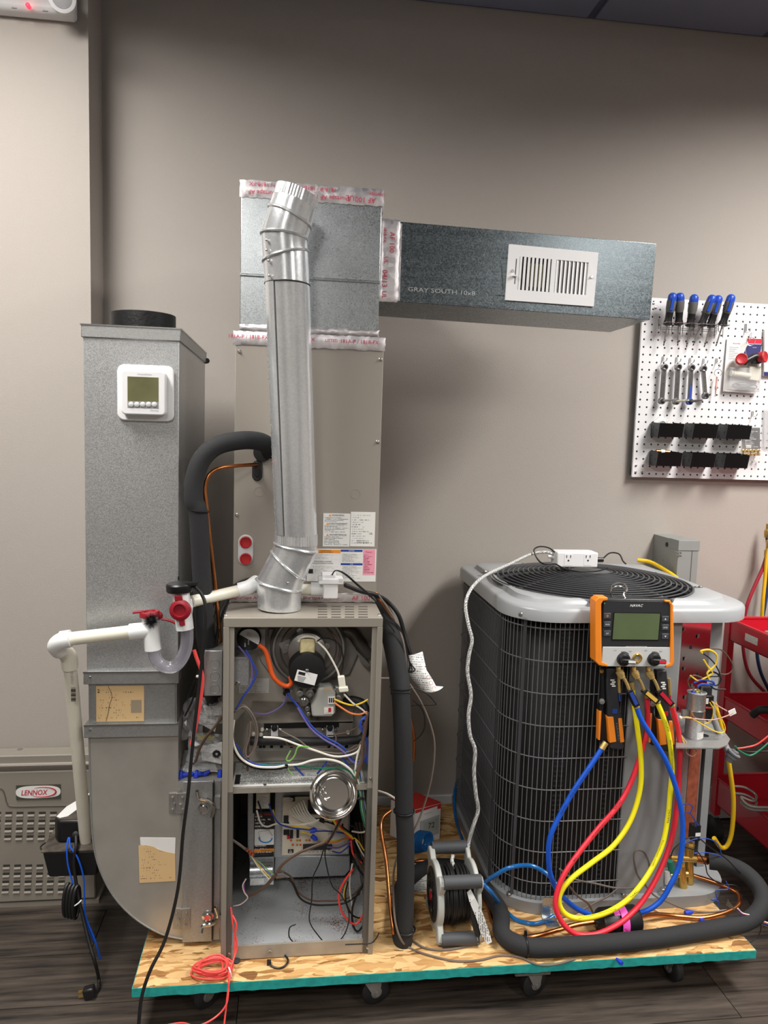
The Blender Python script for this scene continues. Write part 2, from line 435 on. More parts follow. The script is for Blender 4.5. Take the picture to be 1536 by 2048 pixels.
# ---------------------------------------------------------------- emergency light (top left, on the near wall)
e = thing('emergency_light', 'white twin-head emergency light with red indicator high on the left wall', 'emergency light', P(60, 20, PY_))
Ye = PY_-.05
a = P(-120, -60, Ye); b = P(147, 35, Ye)
zb0 = P(60, 22, Ye).z
build(MB().prism([(a.x, PY_, zb0), (a.x, Ye+.01, zb0+.006), (a.x, Ye, zb0+.03), (a.x, Ye-.02, zb0+.05), (a.x, Ye-.02, zb0+.16), (a.x, PY_, zb0+.16)], (b.x-a.x, 0, 0)), 'housing', 'white_plastic', e, bevel=.012, seg=3)
c = P(125, -2, Ye-.03)
build(MB().lathe(c, (0.15, -1, -.25), [(.033, -.03), (.036, 0), (.036, .012), (.03, .014)], 28), 'lamp_head', 'white_plastic', e)
build(MB().lathe(c+Vector((0.15, -1, -.25)).normalized()*.008, (0.15, -1, -.25), [(.029, 0), (.026, .007), (.012, .011), (.004, .012)], 24), 'lens', 'lens_clear', e)
build(MB().lathe(P(56, 11, Ye-.012), (0, -1, 0), [(.006, -.01), (.006, .004), (.003, .006)], 12), 'indicator', 'led_red', e, label='red indicator')
for q in ((28, 15), (90, 21)): build(MB().bpx(q[0]-5, q[1]-1, q[0]+5, q[1]+1, Ye+.0005, .004), 'slot', 'grey_plastic', e)
# ================================================================ rolling platform
ZB = .12
def osb_mat():
    m = bpy.data.materials.new('osb'); m.use_nodes = True; nt = m.node_tree; b = nt.nodes['Principled BSDF']; L = nt.links.new; N = nt.nodes.new
    tc = N('ShaderNodeTexCoord'); cols = []
    for k, (rz, sc, st) in enumerate(((.5, 22, 4.2), (-.7, 26, 3.6), (1.3, 19, 3.4))):
        mp = N('ShaderNodeMapping'); mp.inputs['Rotation'].default_value = (0, 0, rz); mp.inputs['Scale'].default_value = (sc, sc*st, 1); mp.inputs['Location'].default_value = (k*3.1, k*1.7, 0)
        nz = N('ShaderNodeTexNoise'); nz.inputs['Scale'].default_value = 9; nz.inputs['Detail'].default_value = 3; L(tc.outputs['Object'], nz.inputs['Vector'])
        ad = N('ShaderNodeVectorMath'); ad.operation = 'MULTIPLY_ADD'; ad.inputs[1].default_value = (.05, .05, 0); L(nz.outputs['Color'], ad.inputs[0]); L(tc.outputs['Object'], ad.inputs[2])
        L(ad.outputs[0], mp.inputs['Vector'])
        v = N('ShaderNodeTexVoronoi'); v.inputs['Scale'].default_value = 1; L(mp.outputs[0], v.inputs['Vector'])
        s = N('ShaderNodeSeparateColor'); L(v.outputs['Color'], s.inputs[0])
        g = N('ShaderNodeTexNoise'); g.inputs['Scale'].default_value = 1.5; g.inputs['Detail'].default_value = 4
        mp2 = N('ShaderNodeMapping'); mp2.inputs['Rotation'].default_value = (0, 0, rz); mp2.inputs['Scale'].default_value = (8, 160, 1); L(tc.outputs['Object'], mp2.inputs['Vector']); L(mp2.outputs[0], g.inputs['Vector'])
        ma = N('ShaderNodeMath'); ma.operation = 'MULTIPLY_ADD'; ma.inputs[1].default_value = .35; L(g.outputs['Fac'], ma.inputs[0]); L(s.outputs[k % 3], ma.inputs[2])
        r = N('ShaderNodeValToRGB'); e = r.color_ramp.elements
        e[0].position = .12; e[0].color = lin('66401f'); e[1].position = 1.2 if False else 1.0; e[1].color = lin('deba84')
        q = r.color_ramp.elements.new(.32); q.color = lin('a97a43'); q = r.color_ramp.elements.new(.6); q.color = lin('cba067')
        L(ma.outputs[0], r.inputs['Fac']); cols.append((r.outputs['Color'], s.outputs[(k+1) % 3]))
    m1 = N('ShaderNodeMix'); m1.data_type = 'RGBA'; g1 = N('ShaderNodeMath'); g1.operation = 'GREATER_THAN'; g1.inputs[1].default_value = .5; L(cols[1][1], g1.inputs[0]); L(g1.outputs[0], m1.inputs[0]); L(cols[0][0], m1.inputs[6]); L(cols[1][0], m1.inputs[7])
    m2 = N('ShaderNodeMix'); m2.data_type = 'RGBA'; g2 = N('ShaderNodeMath'); g2.operation = 'GREATER_THAN'; g2.inputs[1].default_value = .62; L(cols[2][1], g2.inputs[0]); L(g2.outputs[0], m2.inputs[0]); L(m1.outputs[2], m2.inputs[6]); L(cols[2][0], m2.inputs[7])
    L(m2.outputs[2], b.inputs['Base Color']); b.inputs['Roughness'].default_value = .7
    MATS['osb'] = m
osb_mat()
BX0, BX1, BY0, BY1, BT = -.333, 1.194, 1.637, 2.44, .022
bd = thing('rolling_platform', 'strand-board platform with teal painted edge on black casters under the equipment', 'platform', (.43, 2.04, 0))
build(MB().box(BX0+.001, BX1-.001, BY0+.001, BY1-.001, ZB-BT+.0005, ZB), 'board', 'osb', bd)
ed = MB()
def rough_edge(a, b, n, nrm):
    top = []; bot = []
    for i in range(n+1):
        p = Vector(a).lerp(Vector(b), i/n)
        top.append(p+Vector((0, 0, -random.uniform(0, .0012)))); bot.append(p+Vector((0, 0, -BT-random.uniform(-.001, .0015))))
    nv = Vector(nrm)*.0015
    ed.loft([[top[i], top[i]+nv, bot[i]+nv, bot[i]] for i in range(n+1)])
rough_edge((BX0, BY0+.001, ZB), (BX1, BY0+.001, ZB), 90, (0, -1, 0))
rough_edge((BX1-.001, BY0, ZB), (BX1-.001, BY1, ZB), 50, (1, 0, 0))
rough_edge((BX0+.001, BY0, ZB), (BX0+.001, BY1, ZB), 50, (-1, 0, 0))
build(ed, 'painted_edge', 'teal_edge', bd, label='teal painted board edge', smooth=False)
def caster(x, y, ang, swivel):
    R = Matrix.Rotation(ang, 3, 'Z')
    def T(v): return Vector((x, y, 0))+R@Vector(v)
    c0 = Vector((x, y, 0)); zt = ZB-BT
    pl = MB().obox((x+.012*swivel, max(y+.012, BY0+.046), zt-.0125), (.046, 0, 0), (0, .042, 0), (0, 0, .012))
    plate = build(pl, 'caster', 'caster_block', bd, label='swivel caster on a fabric-wrapped block', bevel=.003)
    d = .02*swivel
    w = MB().lathe(T((-.012, d, .035)), R@Vector((1, 0, 0)), [(.03, 0), (.035, .004), (.035, .02), (.03, .024)], 28)
    build(w, 'wheel', 'caster_black', plate)
    hub = MB().lathe(T((-.017, d, .035)), R@Vector((1, 0, 0)), [(.006, -.004), (.006, .0), (.014, .002), (.014, .032), (.006, .034), (.006, .038)], 12)
    build(hub, 'axle', 'dull_steel', plate)
    fk = MB()
    for sx in (-.0165, .0165):
        fk.prism([T((sx, -.024, zt-.022)), T((sx, .024, zt-.022)), T((sx, d+.008, .03)), T((sx, d-.008, .03))], R@Vector((.0022 if sx > 0 else -.0022, 0, 0)))
    fk.obox(c0+Vector((0, 0, zt-.0225)), R@Vector((.019, 0, 0)), R@Vector((0, .026, 0)), (0, 0, .0022))
    build(fk, 'fork', 'dull_steel', plate)
for xx, yy, an, sw in ((425, 2010, 2.2, 1), (740, 2012, -1.35, .6), (1062, 1996, 1.9, -.4), (1352, 1968, .12, .5)):
    q = PZ(xx, yy, 0); caster(q.x, max(q.y+.01, 1.685), an, sw)
for xx in (-.2, .5, 1.1): caster(xx, 2.36, .4+xx, .5)

# ================================================================ return duct on the left
YD = 1.78
DX0, DX1, DYB = -.461, -.252, 2.31
zc1 = P(262, 679, YD).z; zc0 = P(262, 652, YD).z
zf1a, zf1b = P(262, 1342, YD).z, P(262, 1366, YD).z
zf2a, zf2b = P(262, 1447, YD).z, P(262, 1472, YD).z
rd = thing('return_duct', 'tall galvanised return-air duct with curved boot at the left of the platform', 'duct', (-.35, 2.04, .121))
build(MB().box(DX0, DX1, YD, DYB, zf1b, zc1+.002), 'riser', 'galv_duct', rd, bevel=.0015)
build(MB().box(DX0-.004, DX1+.004, YD-.004, DYB+.004, zc1, zc0), 'cap', 'galv_grey', rd, bevel=.002)
build(MB().box(DX0-.0055, DX1+.0055, YD-.0055, DYB+.0055, zc0-.003, zc0), 'cap_rim', 'steel', rd)
vc = P(287, 640, 1.97); vc.z = zc0
build(MB().lathe(vc, ZU, [(.078, 0), (.078, .052), (.0765, .053), (.072, .05), (.072, .0)], 40, False), 'vent_collar', mat('collar_black', '141517', .45, bump=.5, bscale=120), rd, label='black round collar')
build(MB().box(DX0-.0065, DX0-.001, 1.84, 1.852, P(165, 1122, 1.84).z, P(165, 732, 1.84).z), 'edge_strip', 'white_trim', rd)
build(MB().cyl(P(411, 722, DYB-.0), P(411, 722, DYB+.0)+Vector((.006, -.01, 0)), .008, .008, 10), 'rim_plug', 'black_rubber', rd)
for za, zb_ in ((zf1a, zf1b), (zf2a, zf2b)):
    g = MB().box(DX0-.006, DX1+.002, YD-.008, DYB, zb_, za)
    fl = build(g, 'flange', 'galv_grey', rd, bevel=.0015)
    build(MB().box(DX0-.0065, DX1+.0025, YD-.0095, YD-.006, za-.0015, za+.0015), 'flange_lip', 'steel', fl)
    screw(fl, 180, P(0, 0, 1).z*0+(1354 if za > .7 else 1459), YD-.008, .002)
build(MB().box(DX0+.003, DX1-.004, YD+.002, DYB-.01, zf2a, zf1b), 'transition', 'galv_grey', rd)
for xx in (187, 345): build(MB().bpx(xx-5, 1368, xx+5, 1446, YD-.001, .006), 'corner_seam', 'galv_grey', rd)
# curved boot
prof = [(178, 1472), (180, 1560), (183, 1640), (188, 1695), (201, 1742), (226, 1790), (262, 1830), (305, 1859), (345, 1874), (400, 1881), (441, 1885)]
pp = W([(a, b, YD) for a, b in prof]); pp = [Vector((max(q.x, DX0+.004), YD, max(q.z, .1225))) for q in pp]
pp = catmull(pp, 3)
FX0, FX1, YF, ZT = -.1415, .2245, 1.703, .963
zl = P(400, 1562, YD).z
poly = pp+[Vector((FX0-.006, YD, pp[-1].z)), Vector((FX0-.006, YD, zl)), Vector((DX1, YD, zl)), Vector((DX1, YD, pp[0].z))]
boot = build(MB().prism(poly, (0, DYB-YD, 0)), 'boot', mat('boot_metal', 'b3b0a9', .4, .55, var=.08, vscale=14), rd, ang=30)
rim = [q+Vector((0, -.001, 0)) for q in pp]
build(MB().tube(rim, .0022, 6, 0), 'boot_seam', 'galv_grey', boot)
# filter door with latches and hinges
fd = build(MB().bpx(365, 1563, 426, 1884, YD-.012, .012), 'filter_door', 'galv_grey', rd, bevel=.001)
build(MB().bpx(424, 1566, 427, 1880, YD-.0145, .003), 'door_gap', 'black_rubber', fd)
build(MB().bpx(428, 1563, 440, 1880, YD-.006, .006), 'rack_strip', 'galv_grey', rd)
for hx, hy in ((355, 1607), (363, 1838)):
    h = MB().bpx(hx-17, hy-20, hx-1, hy+20, YD-.003, .003).bpx(hx+1, hy-20, hx+17, hy+20, YD-.0155, .0035)
    a = P(hx, hy-20, YD-.01); b = P(hx, hy+20, YD-.01); h.cyl(a, b, .003, .003, 10)
    hg = build(h, 'hinge', 'dull_steel', rd)
    for sx, sy in ((-10, -12), (-10, 12), (-6, 0), (10, -12), (10, 12), (6, 2)):
        screw(hg, hx+sx, hy+sy, YD-.003 if sx < 0 else YD-.0155, .0025, 'dull_steel')
for lx, ly, s in ((408, 1616, 1), (416, 1832, -1)):
    c = P(lx, ly, YD-.012)
    l = build(MB().lathe(c, (0, -1, 0), [(.015, 0), (.0145, .003), (.009, .004), (.008, .007), (.003, .007)], 24), 'latch', 'chrome', rd)
    arm = W([(lx+15, ly+s*18, YD-.02), (lx+20, ly-s*2, YD-.02), (lx+8, ly-s*16, YD-.02), (lx-10, ly-s*20, YD-.022), (lx-14, ly-s*34, YD-.03)])
    cm = catmull(arm, 5); build(MB().tube(arm, .0042, 8, 5), 'latch_arm', 'chrome', l)
    build(MB().bpx(lx+19, ly-12*s-10, lx+32, ly-12*s+14, YD-.012, .006), 'latch_keeper', 'galv_grey', l)
# paper labels on the duct
pl = build(MB().bpx(191, 1372, 288, 1443, YD+.0002, .0016), 'paper_label', 'print_kraft', rd, label='worn tan shipping label marked 2', smooth=False)
text('print', '2', 'ink_black', P(197, 1382, YD-.0001), XR, ZU, .009, pl)
build(MB().bpx(262, 1400, 283, 1425, YD-.0004, .0004), 'stamp', mat('stamp_grey', '9a8d78', .7), pl)
build(MB().tube(W([(216, 1372, YD-.0002), (224, 1392, YD-.0002), (219, 1410, YD-.0002), (216, 1428, YD-.0002), (212, 1443, YD-.0002)]), .0005, 4), 'tear', 'ink_black', pl)
y2 = YD-.0012
pl = build(MB().prism(W([(277, 1692, y2), (292, 1690, y2), (306, 1693, y2), (324, 1702, y2), (350, 1707, y2), (351, 1762, y2), (279, 1766, y2)]), (0, .001, 0)), 'paper_label', mat('print_kraft', 'd9b988'), rd, label='torn tan shipping label marked 1', smooth=False)
build(MB().prism(W([(280, 1675, y2+.0004), (351, 1676, y2+.0004), (350, 1707, y2+.0004), (324, 1702, y2+.0004), (306, 1693, y2+.0004), (281, 1690, y2+.0004)]), (0, .0008, 0)), 'label_backing', 'paper', pl)
text('print', '1', 'ink_black', P(288, 1757, y2), ZU, -XR, .007, pl)

# thermostat on the duct
th = thing('thermostat', 'white square thermostat with dark display mounted on the return duct', 'thermostat', P(290, 842, YD))
def rplate(x0, y0, x1, y1, Y, d, r):
    a = P(x0, (y0+y1)/2, Y).x; b = P(x1, (y0+y1)/2, Y).x; t = P((x0+x1)/2, y0, Y).z; u = P((x0+x1)/2, y1, Y).z; pts = []
    for cx, cz, t0 in ((b-r, t-r, 0), (a+r, t-r, pi/2), (a+r, u+r, pi), (b-r, u+r, 1.5*pi)):
        for k in range(7): pts.append((cx+r*cos(t0+k*pi/12), Y, cz+r*sin(t0+k*pi/12)))
    return MB().prism(pts, (0, d, 0))
build(rplate(234, 730, 348, 842, YD-.010, .0095, .016), 'wall_plate', 'white_plastic', th, bevel=.003, seg=3)
bdv = build(rplate(242, 741, 331, 830, YD-.034, .026, .010), 'body', 'white_plastic', th, bevel=.003, seg=3)
build(MB().bpx(255, 754, 317, 803, YD-.0345, .002), 'display', 'lcd_olive', th, label='olive display')
bs = build(MB().bpx(255, 803, 317, 816, YD-.0346, .002), 'button_strip', 'grey_plastic', th)
for i in range(5): build(MB().lathe(P(262+i*11.7, 809, YD-.0346), (0, -1, 0), [(.006, 0), (.0055, .0015), (.003, .0025)], 14), 'button', 'white_plastic_dim', bs)
text('print', 'Honeywell Home', 'ink_grey', P(289, 749, YD-.0345), XR, ZU, .0038, th, .03)
text('print', 'T6 Pro Series', 'ink_grey', P(309, 821, YD-.0345), XR, ZU, .0032, th, .018)

# ================================================================ furnace
fu = thing('furnace', 'open taupe gas furnace with exposed burners, blower and wiring', 'furnace', (.041, 2.05, ZB+.001))
T_ = .012
zlip = P(600, 1255, YF).z
build(MB().box(FX0, FX0+.002, YF+.012, 2.40, ZB+.001, ZT-.02), 'side_panel', 'taupe_enamel', fu)
build(MB().box(FX1-.002, FX1, YF+.012, 2.40, ZB+.001, ZT-.02), 'side_panel', 'taupe_enamel', fu)
build(MB().box(FX0, FX1, 2.398, 2.40, ZB+.001, ZT-.02), 'back_panel', 'taupe_enamel', fu)
build(MB().box(FX0, FX1, YF, 2.40, zlip, ZT), 'top_panel', 'taupe_enamel', fu, bevel=.002)
lv = MB()
for i in range(4):
    for j in range(5):
        q = PZ(645+i*27, 1214+j*5.2, ZT); lv.obox((q.x, q.y, ZT+.0008), (.011, 0, 0), (0, .0014, 0), (0, 0, .0009))
build(lv, 'louvres', 'taupe_dark', fu, kind='stuff')
for xx in (451, 759):
    q = PZ(xx, 1230, ZT); build(MB().lathe(q, ZU, [(.005, 0), (.004, .002)], 10), 'screw', 'steel', fu)
for s in (0, 1):
    x0, x1 = (FX0, FX0+.0125) if s == 0 else (FX1-.0125, FX1)
    post = build(MB().box(x0, x1, YF, YF+.02, ZB+.001, zlip+.001), 'post', 'taupe_enamel', fu, bevel=.001)
    xi0, xi1 = (x1, x1+.012) if s == 0 else (x0-.012, x0)
    build(MB().box(xi0, xi1, YF+.004, YF+.008, .545, zlip+.001), 'post_flange', 'taupe_enamel', post)
    build(MB().box(xi0, xi1, YF+.004, YF+.03, ZB+.002, .545), 'post_flange', 'taupe_dark', post)
zr0, zr1 = ZB+.003, P(600, 1886, YF+.006).z
build(MB().box(FX0+.0125, FX1-.0125, YF+.006, YF+.012, zr0, zr1), 'bottom_rail', mat('rail', 'a29c92', .5, .3, var=.15, vscale=20), fu)
for q in ((458, 1908), (736, 1895), (741, 1557), (530, 1568), (540, 1902)): screw(fu, q[0], q[1], YF+.004, .0028)
# floor of the blower compartment with rust specks
def rusty():
    m = bpy.data.materials.new('rust_floor'); m.use_nodes = True; nt = m.node_tree; b = nt.nodes['Principled BSDF']; L = nt.links.new; N = nt.nodes.new
    tc = N('ShaderNodeTexCoord'); n = N('ShaderNodeTexNoise'); n.inputs['Scale'].default_value = 330; n.inputs['Detail'].default_value = 2; L(tc.outputs['Object'], n.inputs['Vector'])
    n2 = N('ShaderNodeTexNoise'); n2.inputs['Scale'].default_value = 11; L(tc.outputs['Object'], n2.inputs['Vector'])
    a = N('ShaderNodeMath'); a.operation = 'MULTIPLY_ADD'; a.inputs[1].default_value = .62; L(n2.outputs['Fac'], a.inputs[0]); L(n.outputs['Fac'], a.inputs[2])
    r = N('ShaderNodeValToRGB'); r.color_ramp.elements[0].position = .98; r.color_ramp.elements[1].position = 1.0
    g = N('ShaderNodeMath'); g.operation = 'MULTIPLY'; g.inputs[1].default_value = 1.01; L(a.outputs[0], g.inputs[0])
    r.color_ramp.elements[0].position = .97; r.color_ramp.elements[0].color = lin('c6cacd'); r.color_ramp.elements[1].color = lin('7a4634'); L(g.outputs[0], r.inputs['Fac'])
    L(r.outputs['Color'], b.inputs['Base Color']); b.inputs['Metallic'].default_value = .25; b.inputs['Roughness'].default_value = .45; MATS['rust_floor'] = m
rusty()
build(MB().box(FX0+.003, FX1-.003, YF+.012, 2.39, ZB+.002, ZB+.012), 'bottom_pan', 'rust_floor', fu)
# blower deck and vestibule
YV = 1.862
zd = P(600, 1573, YF+.012).z
deck = build(MB().box(FX0+.003, FX1-.003, YF+.012, 2.39, zd-.003, zd), 'blower_deck', 'galv_grey', fu)
build(MB().box(FX0+.013, FX1-.013, YF+.010, YF+.013, zd-.012, zd+.001), 'deck_lip', 'taupe_enamel', fu)
q0 = PZ(463, 1563, zd); q1 = PZ(735, 1520, zd)
wl = build(MB().box(q0.x+.004, q1.x-.02, YF+.02, YV-.012, zd, zd+.0012), 'wiring_diagram', 'print_shelf', deck, label='printed wiring diagram sheet', smooth=False)
build(MB().box(q0.x+.008, q0.x+.02, YF+.03, YF+.08, zd+.0012, zd+.0016), 'print_block', 'ink_black', wl)
build(MB().box(FX0+.003, FX1-.003, YV, YV+.003, zd, zlip), 'vestibule_panel', mat('vestibule', 'c6c0b6', .4, .3, var=.14, vscale=9), fu)
# relief on the vestibule panel
build(MB().prism(W([(580, 1262, YV-.012), (716, 1262, YV-.012), (722, 1300, YV-.012), (700, 1350, YV-.012), (640, 1372, YV-.012), (590, 1330, YV-.012)]), (0, .014, 0)), 'collector_box', 'dull_steel', fu, bevel=.004)
build(MB().bpx(536, 1258, 580, 1276, YV-.018, .02), 'mount_bracket', 'dull_steel', fu, bevel=.002)
for q in ((545, 1271), (571, 1271)): screw(fu, q[0], q[1], YV-.018, .004, 'dull_steel')
# flue collector tube at the right
build(MB().tube(W([(665, 1262, YV-.02), (700, 1264, YV-.02), (718, 1285, YV-.02), (735, 1310, YV-.015)]), .016, 12), 'collector_tube', mat('dark_steel', '77736e', .4, .5), fu)
build(MB().prism(W([(712, 1300, YV-.04), (741, 1330, YV-.04), (735, 1336, YV-.04), (720, 1322, YV-.04)]), (0, .03, 0)), 'bracket', 'dull_steel', fu)
# inducer
ci = P(617, 1296, 1.80)
ind = build(MB().lathe(ci, (0, -1, 0), [(.094, -.05), (.094, 0), (.088, .006), (.07, .008), (.066, .004), (.05, .004)], 40), 'inducer_housing', 'dark_steel', fu)
build(MB().ring(ci+Vector((0, -.008, 0)), (0, 1, 0), .085, .004, 40), 'housing_seam', 'dull_steel', ind)
for q in ((575, 1293), (653, 1292), (600, 1262)): build(MB().lathe(P(q[0], q[1], 1.79), (0, -1, 0), [(.009, 0), (.009, .004), (.006, .004), (.006, .008)], 6), 'bolt', 'steel', ind)
build(MB().obox(P(573, 1292, 1.795), (.013, 0, .006), (0, .003, 0), (-.006, 0, .013)), 'mount_ear', 'dull_steel', ind)
mo = P(614, 1300, 1.77); build(MB().lathe(mo, (0, -1, 0), [(.045, -.02), (.045, .012), (.03, .02)], 28), 'motor_core', 'dull_steel', ind)
build(MB().bpx(600, 1278, 630, 1308, 1.728, .03), 'winding', mat('winding', 'd8cc9c', .4, var=.25, vscale=60), ind, label='cream motor winding', bevel=.003)
build(MB().tube(W([(597, 1283, 1.726), (601, 1276, 1.726), (615, 1273, 1.726), (630, 1276, 1.726), (634, 1284, 1.726)]), .003, 8), 'winding_collar', 'off_white_pvc', ind)
mc = P(614, 1339, 1.728)
cap = build(MB().lathe(mc, (0, -1, .0), [(.0435, -.035), (.0435, .006), (.041, .012), (.03, .0145), (.003, .015)], 40), 'motor_cover', 'black_plastic', ind, label='round black motor cover')
lc = P(612, 1355, 1.7125); a = radians(-15)
ux = Vector((cos(a), 0, sin(a))); uz = Vector((-sin(a), 0, cos(a)))
sl = build(MB().obox(lc, ux*.0245, (0, .0004, 0), uz*.0135), 'sticker', 'paper', cap, smooth=False)
build(MB().obox(lc-ux*.012+uz*.007+Vector((0, -.0006, 0)), ux*.008, (0, .0002, 0), uz*.0035), 'print_block', 'ink_black', sl)
for i in range(4): build(MB().obox(lc-ux*.010-uz*(.001+i*.0032)+Vector((0, -.0006, 0)), ux*(.010-.001*i), (0, .0002, 0), uz*.0007), 'print_line', 'ink_grey', sl)
screw(cap, 614, 1341, 1.7128, .003)
# pressure switch
cs = P(498, 1277, 1.80)
build(MB().bpx(468, 1259, 530, 1298, 1.815, .003), 'switch_bracket', 'galv_grey', fu)
ps = build(MB().lathe(cs, (0, -1, 0), [(.029, -.014), (.029, .004), (.026, .008), (.012, .009)], 32), 'pressure_switch', 'black_plastic', fu)
cb = cs+Vector((0, -.0095, 0))
build(MB().prism([cb+Vector((.026*cos(t), 0, .026*sin(t)))*1.0 for t in [radians(v) for v in range(-30, 160, 10)]], (0, .001, 0)).rot(cb, 'Y', 0), 'sticker', 'paper', ps)
build(MB().obox(cb+Vector((.004, -.0008, .012)), (.009, 0, -.003), (0, .0003, 0), (.0015, 0, .0045)), 'print_block', 'print_white', ps)
for d in ((-.008, -.006), (.0, -.001)): build(MB().obox(cb+Vector((d[0], -.004, d[1]-.004)), (.002, 0, 0), (0, .006, 0), (0, 0, .005)), 'terminal', 'steel', ps)
build(MB().bpx(542, 1293, 562, 1322, YV-.001, .0012), 'data_sticker', 'print_white', fu, smooth=False)
build(MB().bpx(478, 1357, 538, 1386, YV-.001, .0012), 'data_sticker', 'print_sparse', fu, smooth=False)
# junction box inside the cabinet
jb = build(MB().bpx(465, 1317, 498, 1371, 1.74, .06), 'inner_junction_box', 'galv_duct', fu, bevel=.001)
build(MB().bpx(463, 1314, 500, 1319, 1.737, .062), 'box_lid', 'galv_grey', jb); screw(jb, 476, 1367, 1.74, .004)
# burner box and shelf
zbs = P(600, 1415, YV).z
build(MB().prism(W([(505, 1402, YV-.002), (706, 1408, YV-.002), (706, 1441, 1.79), (497, 1441, 1.79)]), (0, 0, -.006)), 'burner_shield', mat('shield', 'a39c92', .38, .5, var=.25, vscale=16), fu)
build(MB().bpx(500, 1444, 706, 1476, 1.79, .04), 'burner_box', mat('burner', '8a847c', .45, .4, var=.15, vscale=18), fu, bevel=.001)
build(MB().bpx(528, 1446, 678, 1456, 1.7885, .004), 'burner_slot', 'void_black', fu)
build(MB().bpx(500, 1487, 704, 1500, 1.785, .03), 'burner_base', 'dull_steel', fu)
sl = MB()
for xx in (518, 525, 540, 560, 580, 655, 668, 690): sl.bpx(xx, 1490, xx+6, 1496, 1.784, .003)
build(sl, 'slots', 'void_black', fu, kind='stuff')
mp_ = build(MB().tube(W([(500, 1482, 1.765), (560, 1482, 1.765), (640, 1483, 1.765), (700, 1481, 1.765), (722, 1477, 1.768), (731, 1462, 1.77), (733, 1430, 1.775), (726, 1408, 1.79), (705, 1400, 1.80), (690, 1403, 1.81)]), .0105, 12), 'gas_manifold', 'black_rubber', fu, label='black gas manifold pipe')
for xx in (549, 660):
    r = build(MB().bpx(xx-7, 1455, xx+7, 1472, 1.776, .012), 'rollout_switch', 'white_plastic_dim', fu)
    build(MB().lathe(P(xx, 1456, 1.776), (0, -1, 0), [(.008, 0), (.007, .004), (.003, .005)], 16), 'switch_disc', 'black_plastic', r)
    for dx in (-15, 11): build(MB().lathe(P(xx+dx, 1458, 1.786), (0, -1, 0), [(.004, 0), (.004, .006), (.002, .008)], 8), 'stud', 'steel', r)
build(MB().bpx(542, 1474, 556, 1480, 1.778, .01), 'spade_connector', 'white_plastic', fu)
build(MB().bpx(655, 1470, 667, 1477, 1.776, .01), 'spade_connector', 'white_plastic', fu)
for q in ((524, 1458), (522, 1468), (696, 1464), (507, 1467)): build(MB().lathe(P(q[0], q[1], 1.789), (0, -1, 0), [(.005, 0), (.005, .006), (.003, .009)], 8), 'stud', 'off_white_pvc', fu)
# gas valve
gv = build(MB().prism(W([(636, 1376, 1.735), (662, 1374, 1.735), (671, 1386, 1.735), (671, 1426, 1.735), (663, 1434, 1.735), (624, 1434, 1.735), (622, 1412, 1.735), (632, 1392, 1.735)]), (0, .04, 0)), 'gas_valve_cover', mat('valve_grey', 'b3b4ae', .45), fu, label='light grey gas valve cover', bevel=.005, seg=3)
build(MB().bpx(648, 1377, 664, 1380, 1.734, .002), 'sticker', 'kraft', gv)
build(MB().bpx(656, 1394, 670, 1408, 1.7315, .006), 'terminal_block', 'white_plastic', gv)
for i in range(3): build(MB().bpx(658+i*4, 1396, 660.5+i*4, 1405, 1.7308, .001), 'terminal_slot', 'ink_black', gv)
sw = build(MB().bpx(648, 1415, 667, 1428, 1.733, .004), 'switch_frame', 'off_white_pvc', gv)
build(MB().bpx(650, 1418, 656, 1425, 1.732, .002), 'switch_knob', 'white_plastic', sw); build(MB().bpx(657, 1416, 662, 1424, 1.732, .002), 'switch_flag', 'ink_red', sw)
vb = build(MB().bpx(596, 1372, 680, 1404, 1.775, .05), 'valve_body', 'dull_steel', fu, bevel=.006)
for xx, yy, rr in ((608, 1402, .011), (620, 1386, .010), (600, 1386, .008), (615, 1416, .006), (617, 1426, .005), (668, 1380, .006), (676, 1395, .008)):
    build(MB().lathe(P(xx, yy, 1.765), (0, -1, 0), [(rr, -.02), (rr, .006), (rr*.6, .007), (rr*.5, .012)], 14), 'fitting', 'dull_steel', vb)
build(MB().lathe(P(606, 1402, 1.752), (0, -1, 0), [(.008, 0), (.005, .003)], 10), 'fitting', 'steel', vb)
build(MB().cyl(P(575, 1381, 1.77), P(571, 1388, 1.775), .007, .007), 'hose_barb', 'black_rubber', fu)
build(MB().bpx(565, 1380, 585, 1398, 1.80, .05), 'ignitor_bracket', 'galv_grey', fu)
# loom helpers: pixels read in two enlarged views of the furnace
def z1(p, Y): return [(430+a/3.84, 1180+b/3.84, Y) for a, b in p]
def z2(p, Y): return [(430+a/3.84, 1540+b/3.84, Y) for a, b in p]
def lw(m, p, Y, r=.0018, f=z1, **k): return wire(fu, m, f(p, Y), r, **k)
lw('hose_orange', [(335,420),(385,465),(415,560),(440,650),(490,710),(550,738),(585,715),(580,665)], 1.735, .0056, name='pressure_hose', n=10, label='orange pressure hose')
lw('wire_white', [(790,400),(850,460),(900,540),(940,620),(952,660)], 1.722, .0024)
lw('cable_black', [(780,395),(830,370),(900,380),(960,430),(985,540),(968,650)], 1.724, .0016)
build(MB().obox(P(684, 1367, 1.72), (.008, 0, .001), (0, .005, 0), (-.003, 0, .019)), 'plug_connector', 'off_white_pvc', fu, bevel=.002)
build(MB().obox(P(687, 1378, 1.718), (.011, 0, .001), (0, .006, 0), (-.001, 0, .006)), 'plug_connector', 'off_white_pvc', fu, bevel=.002)
lw('wire_white', [(990,800),(1060,870),(1120,910),(1165,950)], 1.722, .0022)
lw('cable_black', [(1000,790),(1060,850),(1130,900),(1170,950)], 1.724)
lw('wire_yellow', [(915,838),(990,870),(1060,885),(1120,870),(1175,842)], 1.722, .0022)
lw('wire_orange', [(915,865),(980,910),(1040,945),(1110,955),(1170,935)], 1.722, .0022)
